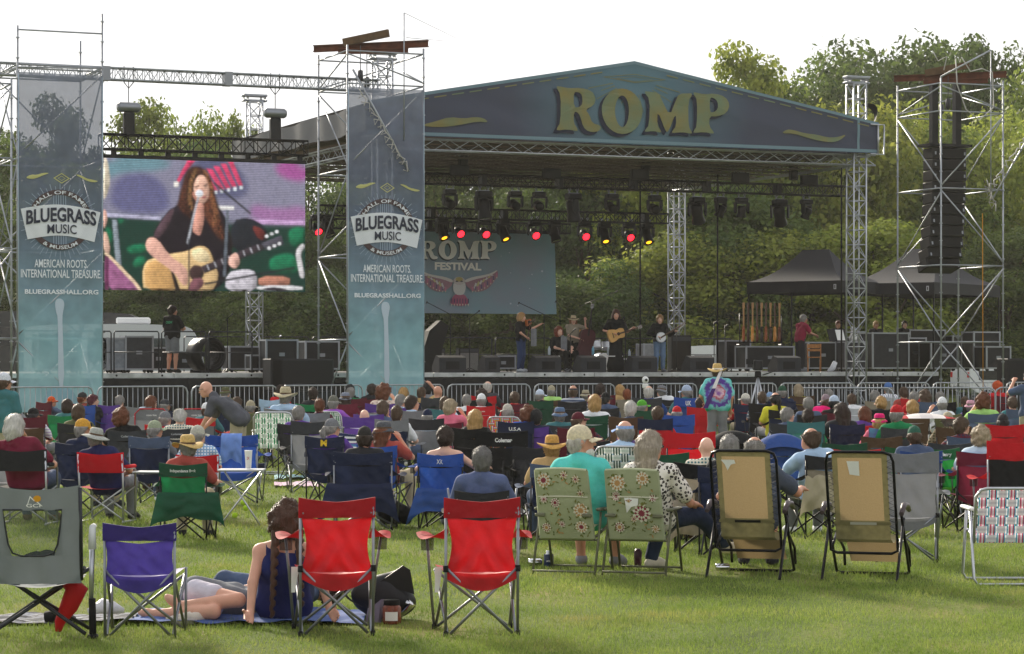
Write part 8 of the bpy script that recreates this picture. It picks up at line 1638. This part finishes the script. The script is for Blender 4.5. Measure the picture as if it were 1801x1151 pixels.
ly = dict(pelvis=(0, .2, .16), chest=(.22, .42, .13), neck=(.36, .54, .13), head=(.45, .62, .14), sl=(.2, .55, .16), sr=(.33, .38, .12), el=(.1, .7, .1), wl=(.25, .85, .08), er=(.55, .35, .1), wr=(.62, .5, .08), hl=(-.05, .12, .21), hr=(.05, .18, .12), kl=(.3, -.06, .17), al=(-.14, -.12, .13), tl=(-.24, -.1, .2), kr=(.12, -.16, .09), ar=(-.32, -.12, .07), tr=(-.44, -.1, .08), yaw=.8, pitch=1.2)
pc = Pose(ly, h=.012, bottom='shorts', shoes=False, seed=26, kl=.012, st=.42); person(pc, P(352, 256), 0, 'barefoot person in pale shorts lying on the blanket behind the purple chair', 'grey', '#c9c4d0', ('short', 'brown'), None, 0, scale=.9)
l2 = dict(pelvis=(.25, .5, .14), chest=(.5, .62, .14), neck=(.66, .66, .15), head=(.77, .68, .17), sl=(.58, .8, .2), sr=(.6, .5, .15), el=(.35, .6, .22), wl=(.18, .4, .22), er=(.4, .35, .1), wr=(.16, .28, .14), hl=(.2, .58, .2), hr=(.2, .46, .12), kl=(-.1, .7, .25), al=(-.3, .9, .08), tl=(-.4, .9, .12), kr=(-.1, .55, .12), ar=(-.35, .8, .07), tr=(-.45, .82, .1), yaw=-1.2, pitch=.6, grip=.6)
pd = Pose(l2, h=.013, bottom='pants', shoes=False, seed=27); person(pd, P(400, 252), 0, 'person in blue grey shirt lying behind the woman with braids', '#52607c', 'slate', ('short', 'darkbrown'), None, 0, scale=.85)
# standing people in the crowd
def stand(**k):
    J = dict(pelvis=(0, 0, .95), chest=(0, .0, 1.25), neck=(0, -.01, 1.44), head=(0, .03, 1.57), sl=(-.17, -.01, 1.365), sr=(.17, -.01, 1.365), el=(-.25, -.03, 1.1), er=(.25, -.03, 1.1), wl=(-.25, .1, .87), wr=(.25, .1, .87), hl=(-.09, 0, .92), hr=(.09, 0, .92), kl=(-.1, .02, .5), kr=(.1, .02, .5), al=(-.11, -.02, .085), ar=(.11, -.02, .085), tl=(-.14, .13, .04), tr=(.14, .13, .04)); J.update(k); return J
person(Pose(stand(yaw=.5), seed=31, fat=.3, bottom='shorts'), P(6, 128), -.3, 'man in white cap and teal t-shirt standing at the left edge', 'teal', 'khaki', ('short', 'brown'), ('cap', '#d5d9e2'), 1, scale=.96)
bend = stand(pelvis=(-.05, -.05, .9), chest=(-.1, .22, 1.14), neck=(-.12, .4, 1.27), head=(-.13, .5, 1.36), sl=(-.28, .33, 1.17), sr=(.06, .33, 1.17), el=(-.3, .42, .92), er=(.1, .45, .9), wl=(-.25, .55, .74), wr=(.05, .6, .74), pitch=-.25, yaw=.0)
person(Pose(bend, h=.014, seed=32, fat=.2, bottom='shorts'), P(420, 112), 1.35, 'bald man in dark grey t-shirt and sunglasses bending over the chairs', '#53555c', 'khaki', None, None, 0, None, True, scale=1.0)
TDY = M('#6fb8c0', .85, kind='tiedye'); N, L, b_ = nodes_of(TDY); tc = N.new('ShaderNodeTexCoord'); mp = N.new('ShaderNodeMapping'); mp.inputs['Location'].default_value = (0, 0, -2.6); mp.inputs['Scale'].default_value = (2.4, .3, 2.2); nz = N.new('ShaderNodeTexNoise'); nz.inputs['Scale'].default_value = 16; nz.inputs['Detail'].default_value = 4; ln = N.new('ShaderNodeVectorMath'); ln.operation = 'LENGTH'; ad = N.new('ShaderNodeMath'); ad.operation = 'MULTIPLY_ADD'; ad.inputs[1].default_value = .35; r_ = N.new('ShaderNodeValToRGB'); e = r_.color_ramp.elements; e[0].color = lin('#4a4a94') + (1,); e[1].position = 1; e[1].color = lin('#1f9a6a') + (1,)
for p_, c_ in ((.22, '#8a5a9a'), (.36, '#d8b8c4'), (.44, '#b0405a'), (.52, '#7fb0c8'), (.62, '#5b3a98'), (.72, '#5a3f9a'), (.8, '#7fd0d0'), (.92, '#54b4b4')): q = e.new(p_); q.color = lin(c_) + (1,)
L.new(tc.outputs['Object'], mp.inputs[0]); L.new(mp.outputs[0], ln.inputs[0]); L.new(tc.outputs['Object'], nz.inputs['Vector']); L.new(nz.outputs[0], ad.inputs[0]); L.new(ln.outputs['Value'], ad.inputs[2]); L.new(ad.outputs[0], r_.inputs[0]); L.new(r_.outputs[0], b_.inputs['Base Color'])
td = person(Pose(stand(yaw=.3, el=(-.3, 0, 1.12), wl=(-.2, .2, 1.0)), seed=33, fat=.6), P(1262, 94), .05, 'man in tie dye t-shirt and straw hat standing in the crowd', TDY, 'grey', ('short', 'brown'), ('straw', 'straw'), 1, scale=1.03, hatband='cream')
MB().grid(lambda u, v: (.06 - .3 * v + (u - .5) * (.05 + .04 * v), -.14 - .03 * math.sin(v * 3), 1.62 - .72 * v), 2, 12).ob('hat_scarf', stripes(['#e4e0e6', '#4a2a78'], .85, 0, 1), td)
person(Pose(stand(yaw=-.6, el=(-.36, .1, 1.3), wl=(-.2, .25, 1.5)), seed=34, fem=1., bottom='shorts'), P(1812, 104), .2, 'person standing at the right edge with one arm raised', 'slate', 'khaki', ('short', 'darkbrown'), None, 1, scale=.97)
# camera on tripod and remote camera
t = thing('camera_tripod', 'video camera on silver tripod behind the barrier', 'camera', P(1333, 78), 0)
for k in range(3): a = k * 2.09 + .4; MB().tube([(0, 0, 1.45), (.42 * math.cos(a), .42 * math.sin(a), 0)], .022, 6).ob('leg', ALU, t)
MB().box((0, 0, 1.52), (.14, .14, .14), b=.02).ob('fluid_head', BLKM, t); MB().box((0, .05, 1.72), (.2, .42, .24), b=.03).ob('camera_body', BLK, t); MB().lathe([(.07, 0), (.08, .2), (.07, .22), (0, .2)], 12, (0, .25, 1.72), Matrix.Rotation(R(-90), 3, 'X')).ob('lens', BLKM, t); MB().tube([(.1, -.1, 1.5), (.35, -.5, 1.6)], .014, 5).ob('pan_handle', BLKM, t); MB().box((-.2, -.15, 1.8), (.16, .05, .12)).ob('viewfinder', BLKM, t)
t = thing('remote_camera', 'small white remote camera at the stage front', 'camera', P(1135, 66.5), 0); MB().tube([(0, 0, 0), (0, 0, 1.1)], .02, 6).ob('pole', BLKM, t); MB().box((0, 0, 1.16), (.16, .16, .12), b=.02).ob('base', WHITE, t); q = MB(); q.ell((0, 0, 1.32), (.09, .09, .1), 12, 8); q.ob('head', WHITE, t); MB().lathe([(0, .02), (.035, .02), (.04, 0)], 10, (.02, -.09, 1.32), Matrix.Rotation(R(90), 3, 'X')).ob('lens', GLASSD, t)
# ------------------------------------------------------------------ performers and crew on stage
def onstage(px, v, J, rz, label, name='person', **k):
    pk = {q: k.pop(q) for q in ('fem', 'fat', 'bottom', 'top', 'shoes_', 'seed') if q in k}; u = s_at(px, v); pose = Pose(J, h=.018, **pk); loc = S(u, v, DZ)
    return person(pose, loc, SA + rz, label, **k), loc
PI = math.pi
def fig8(L, w1, w2, wst): return chaikin([(-L * .5, -w2 * .35), (-L * .5, w2 * .35), (-L * .36, w2 * .5), (-L * .1, w2 * .42), (L * .08, wst * .5), (L * .3, w1 * .5), (L * .46, w1 * .42), (L * .5, w1 * .2), (L * .5, -w1 * .2), (L * .46, -w1 * .42), (L * .3, -w1 * .5), (L * .08, -wst * .5), (-L * .1, -w2 * .42), (-L * .36, -w2 * .5)], 2)
def stringed(name, label, cat, loc, rz, ang, org, L, w1, w2, wst, th, neck, colb, coln, hole=True, rnd=False):
    """instrument with neck along local x', plane facing local +y; org in the player's frame"""
    mt = Matrix.Rotation(rz, 4, 'Z'); p = Vector(loc) + (mt @ Vector(org)); t = thing(name, label, cat, p, rot=(mt.to_3x3() @ Matrix.Rotation(ang, 3, 'Y')).to_euler())
    B = M(colb, .3, noise=.1, nscale=10); fn = lambda x, z, y: (x, y, z)
    out = EL(0, 0, w2 / 2, w2 / 2, 24) if rnd else fig8(L, w1, w2, wst); MB().prism(out, fn, -th, 0).ob('body', B, t); x0 = (w2 / 2 if rnd else L / 2)
    if rnd: MB().prism(EL(0, 0, w2 * .44, w2 * .44, 24), fn, .0, .006).ob('drum_head', M('#dcdde0', .5), t)
    elif hole: MB().prism(EL(L * .12, 0, L * .095, L * .095, 16), fn, .001, .004).ob('sound_hole', M('#2a1a12', .8), t)
    MB().box((x0 + neck / 2 - .1, -.01 + .015, 0), (neck + .2 - .0, .022, .045)).ob('neck', M(coln, .4), t); MB().box((x0 + neck + .07, 0, 0), (.16, .02, .07)).ob('headstock', M(coln, .4), t); MB().box((-L * .22, .008, 0), (.02, .012, L * .3)).ob('bridge', M('#1d1512', .6), t)
    m = MB(); [m.lathe([(.012, -.05), (.012, .05)], 6, (x0 + neck + .02 + i * .045, 0, 0)) for i in range(3)]; m.ob('tuning_pegs', CHROME, t); return t
gtr = dict(er=(.34, .0, 1.14), wr=(.13, .19, 1.06), el=(-.33, .0, 1.1), wl=(-.4, .24, 1.2), pitch=-.1)
p, loc = onstage(1083, 2.5, stand(yaw=.25, **gtr), PI - .1, 'guitar singer with very long brown hair in long black dress', fem=1., seed=41, shirt='black', pants='black', hair=('verylong', '#4a2a20'), skin=0, scale=1.07)
q = Blob([cap((0, 0, .95), (0, 0, .12), .14, .25, .1)], .03); q.rough(.02, 18, 2); ob('skirt', q.mesh('skirt'), cloth('black'), p)
stringed('acoustic_guitar', 'blond acoustic guitar held by the long haired singer', 'guitar', loc, SA + PI - .1, R(-163), (.06, .25, 1.1), .52, .3, .4, .24, .1, .42, '#c99a5a', '#4a3020')
p, loc = onstage(1160, 2.3, stand(yaw=.3, **gtr), PI - .15, 'banjo player with blond hair, black top and torn jeans', fem=1., seed=42, shirt='black', pants='#5f7692', top='long', hair=('bob', '#9a7546'), skin=2, scale=.99)
stringed('banjo', 'silver banjo held by the blond banjo player', 'banjo', loc, SA + PI - .15, R(-150), (.02, .24, 1.02), .3, .3, .3, .3, .08, .55, '#b9bcc2', '#4a3526', rnd=True)
p, loc = onstage(916, 2.0, stand(yaw=-.5, er=(.28, .12, 1.12), wr=(.05, .2, 1.0), el=(-.3, .2, 1.24), wl=(-.42, .4, 1.36)), PI + .75, 'fiddler with blond bob in black t-shirt and blue jeans', fem=1., seed=43, shirt='black', pants='#2c3c5e', hair=('bob', '#b08a5c'), skin=0, shoes='silver', scale=1.0)
stringed('fiddle', 'orange brown fiddle held by the blond fiddler', 'fiddle', loc, SA + PI + .75, R(-170), (-.14, .2, 1.43), .34, .17, .2, .11, .05, .16, '#a4541e', '#2a1a12', hole=False)
mt = Matrix.Rotation(SA + PI + .75, 4, 'Z'); o = Vector(loc) + mt @ Vector((-.02, .24, 1.2)); MB().tube([(.1, 0, -.2), (-.16, 0, .26)], .009, 5).ob('fiddle_bow', M('#6b4a34', .5), None, loc=o, rot=(0, 0, SA + PI + .75), label='thin bow in the right hand of the fiddler', cat='bow')
sw = sit(arms='lap', lean=-.2, pitch=.35); p, loc = onstage(990, 2.9, sw, PI + .1, 'seated woman in black with auburn hair leaning back', fem=1., seed=44, shirt='black', pants='black', hair=('curly', '#7a3a22'), skin=2, scale=1.08, glasses=None, fat=.5)
KITS['Q'].spawn('camp_chair', 'black chair under the seated woman on stage', 'chair', loc, SA + PI + .1, chair_mats('black//black'), None, 1.05)
MB().grid(lambda u, v: (-.1 + .2 * u, .02 * math.sin(u * 9), .4 * v + .02 * math.sin(u * 6)), 8, 8).ob('grey_towel', cloth('grey'), None, loc=S(s_at(992, 2.3), 2.3, DZ + .65), rot=(0, 0, SA), label='grey towel hanging before the seated woman on stage', cat='towel'); MB().grid(lambda u, v: (-.09 + .18 * u, .02 * math.sin(u * 9), .5 * v), 6, 8).ob('grey_towel', cloth('grey'), None, loc=S(s_at(939, 1.9), 1.9, DZ + .75), rot=(0, 0, SA), label='grey towel hanging right of the fiddler', cat='towel')
p, loc = onstage(1008, 3.9, stand(yaw=.2, el=(-.36, .1, 1.34), wl=(-.3, .24, 1.56), er=(.2, .2, 1.1), wr=(-.1, .35, 1.0)), PI - .1, 'bass player in tan hat and pink glasses behind the seated woman', fem=1., seed=45, shirt='taupe', pants='black', hair=('long', '#8a5a34'), hat=('straw', '#b8a888'), skin=2, scale=.98)
t = stringed('upright_bass', 'dark red upright bass behind the water tumblers', 'double bass', loc, SA + PI - .1, R(-98), (-.28, .42, .72), 1.1, .48, .64, .38, .2, .62, '#4a2028', '#1d1416', hole=False)
sc2 = bpy.data.objects; MB().ell((0, 0, 0), (.02, .02, .02), 6, 4)
p, loc = onstage(303, 1.7, stand(yaw=.6, er=(.3, .1, 1.12), wr=(-.05, .22, 1.12), el=(-.3, .1, 1.12), wl=(.05, .2, 1.1)), -.9, 'crew man in black t-shirt and grey shorts on the left wing', seed=46, shirt='black', pants='grey', bottom='shorts', hair=('short', 'darkbrown'), skin=1, shoes='black', fat=.3, scale=1.06)
m = MB(); text_on(m, 'CREW', .2, .06, lambda x, y: (x, -.135, 1.25 + y), .02); m.ob('lettering', M('#4aa878', .7), p)
p, loc = onstage(1407, 4.2, stand(yaw=.1, chest=(0, .05, 1.25), neck=(0, .08, 1.43), head=(0, .14, 1.55), sl=(-.17, .06, 1.36), sr=(.17, .06, 1.36), el=(-.25, .2, 1.16), wl=(-.15, .45, 1.12), er=(.25, .2, 1.14), wr=(.15, .45, 1.08)), -PI / 2 + .1, 'man in dark red t-shirt working at a case on stage', seed=47, shirt='#8e2240', pants='charcoal', hair=('short', 'greyhair'), skin=1, scale=1.05)
for i, (px, v, sh, hr) in enumerate(((1474, 8.5, 'black', 'auburn'), (1540, 9.0, 'charcoal', 'blond'), (1590, 7.8, 'black', 'darkbrown'))): onstage(px, v, stand(yaw=.3 * i), PI + .3 * i - .3, ('crew person in black left of the front right column', 'fair haired crew person right of the front right column', 'crew person in black behind the right scaffold tower')[i], seed=48 + i, shirt=sh, pants='black', hair=('short', hr), skin=i, scale=.98)
onstage(180, 3.2, sit(arms='rest', yaw=.4), -1.2, 'crew person in dark cap sitting beside the left banner', seed=52, shirt='black', pants='grey', hair=('short', 'brown'), hat=('cap', 'charcoal'), skin=1)
KITS['Q'].spawn('camp_chair', 'black chair of the crew person beside the left banner', 'chair', S(s_at(180, 3.2), 3.2, DZ), SA - 1.2, chair_mats('black//black'))
# ------------------------------------------------------------------ haze: one even box of air
def haze(dens):
    m = bpy.data.materials.new('haze_air'); m.use_nodes = True; N = m.node_tree.nodes; N.clear()
    o = N.new('ShaderNodeOutputMaterial'); v = N.new('ShaderNodeVolumePrincipled'); v.inputs['Density'].default_value = dens; v.inputs['Color'].default_value = (1, .96, .88, 1); v.inputs["Anisotropy"].default_value = .2
    m.node_tree.links.new(v.outputs[0], o.inputs['Volume'])
    MB().box((0, 120, 14), (400, 300, 32)).ob('haze', m, None, kind='stuff', label='thin pale evening haze over the field and the trees')
haze(.00028)
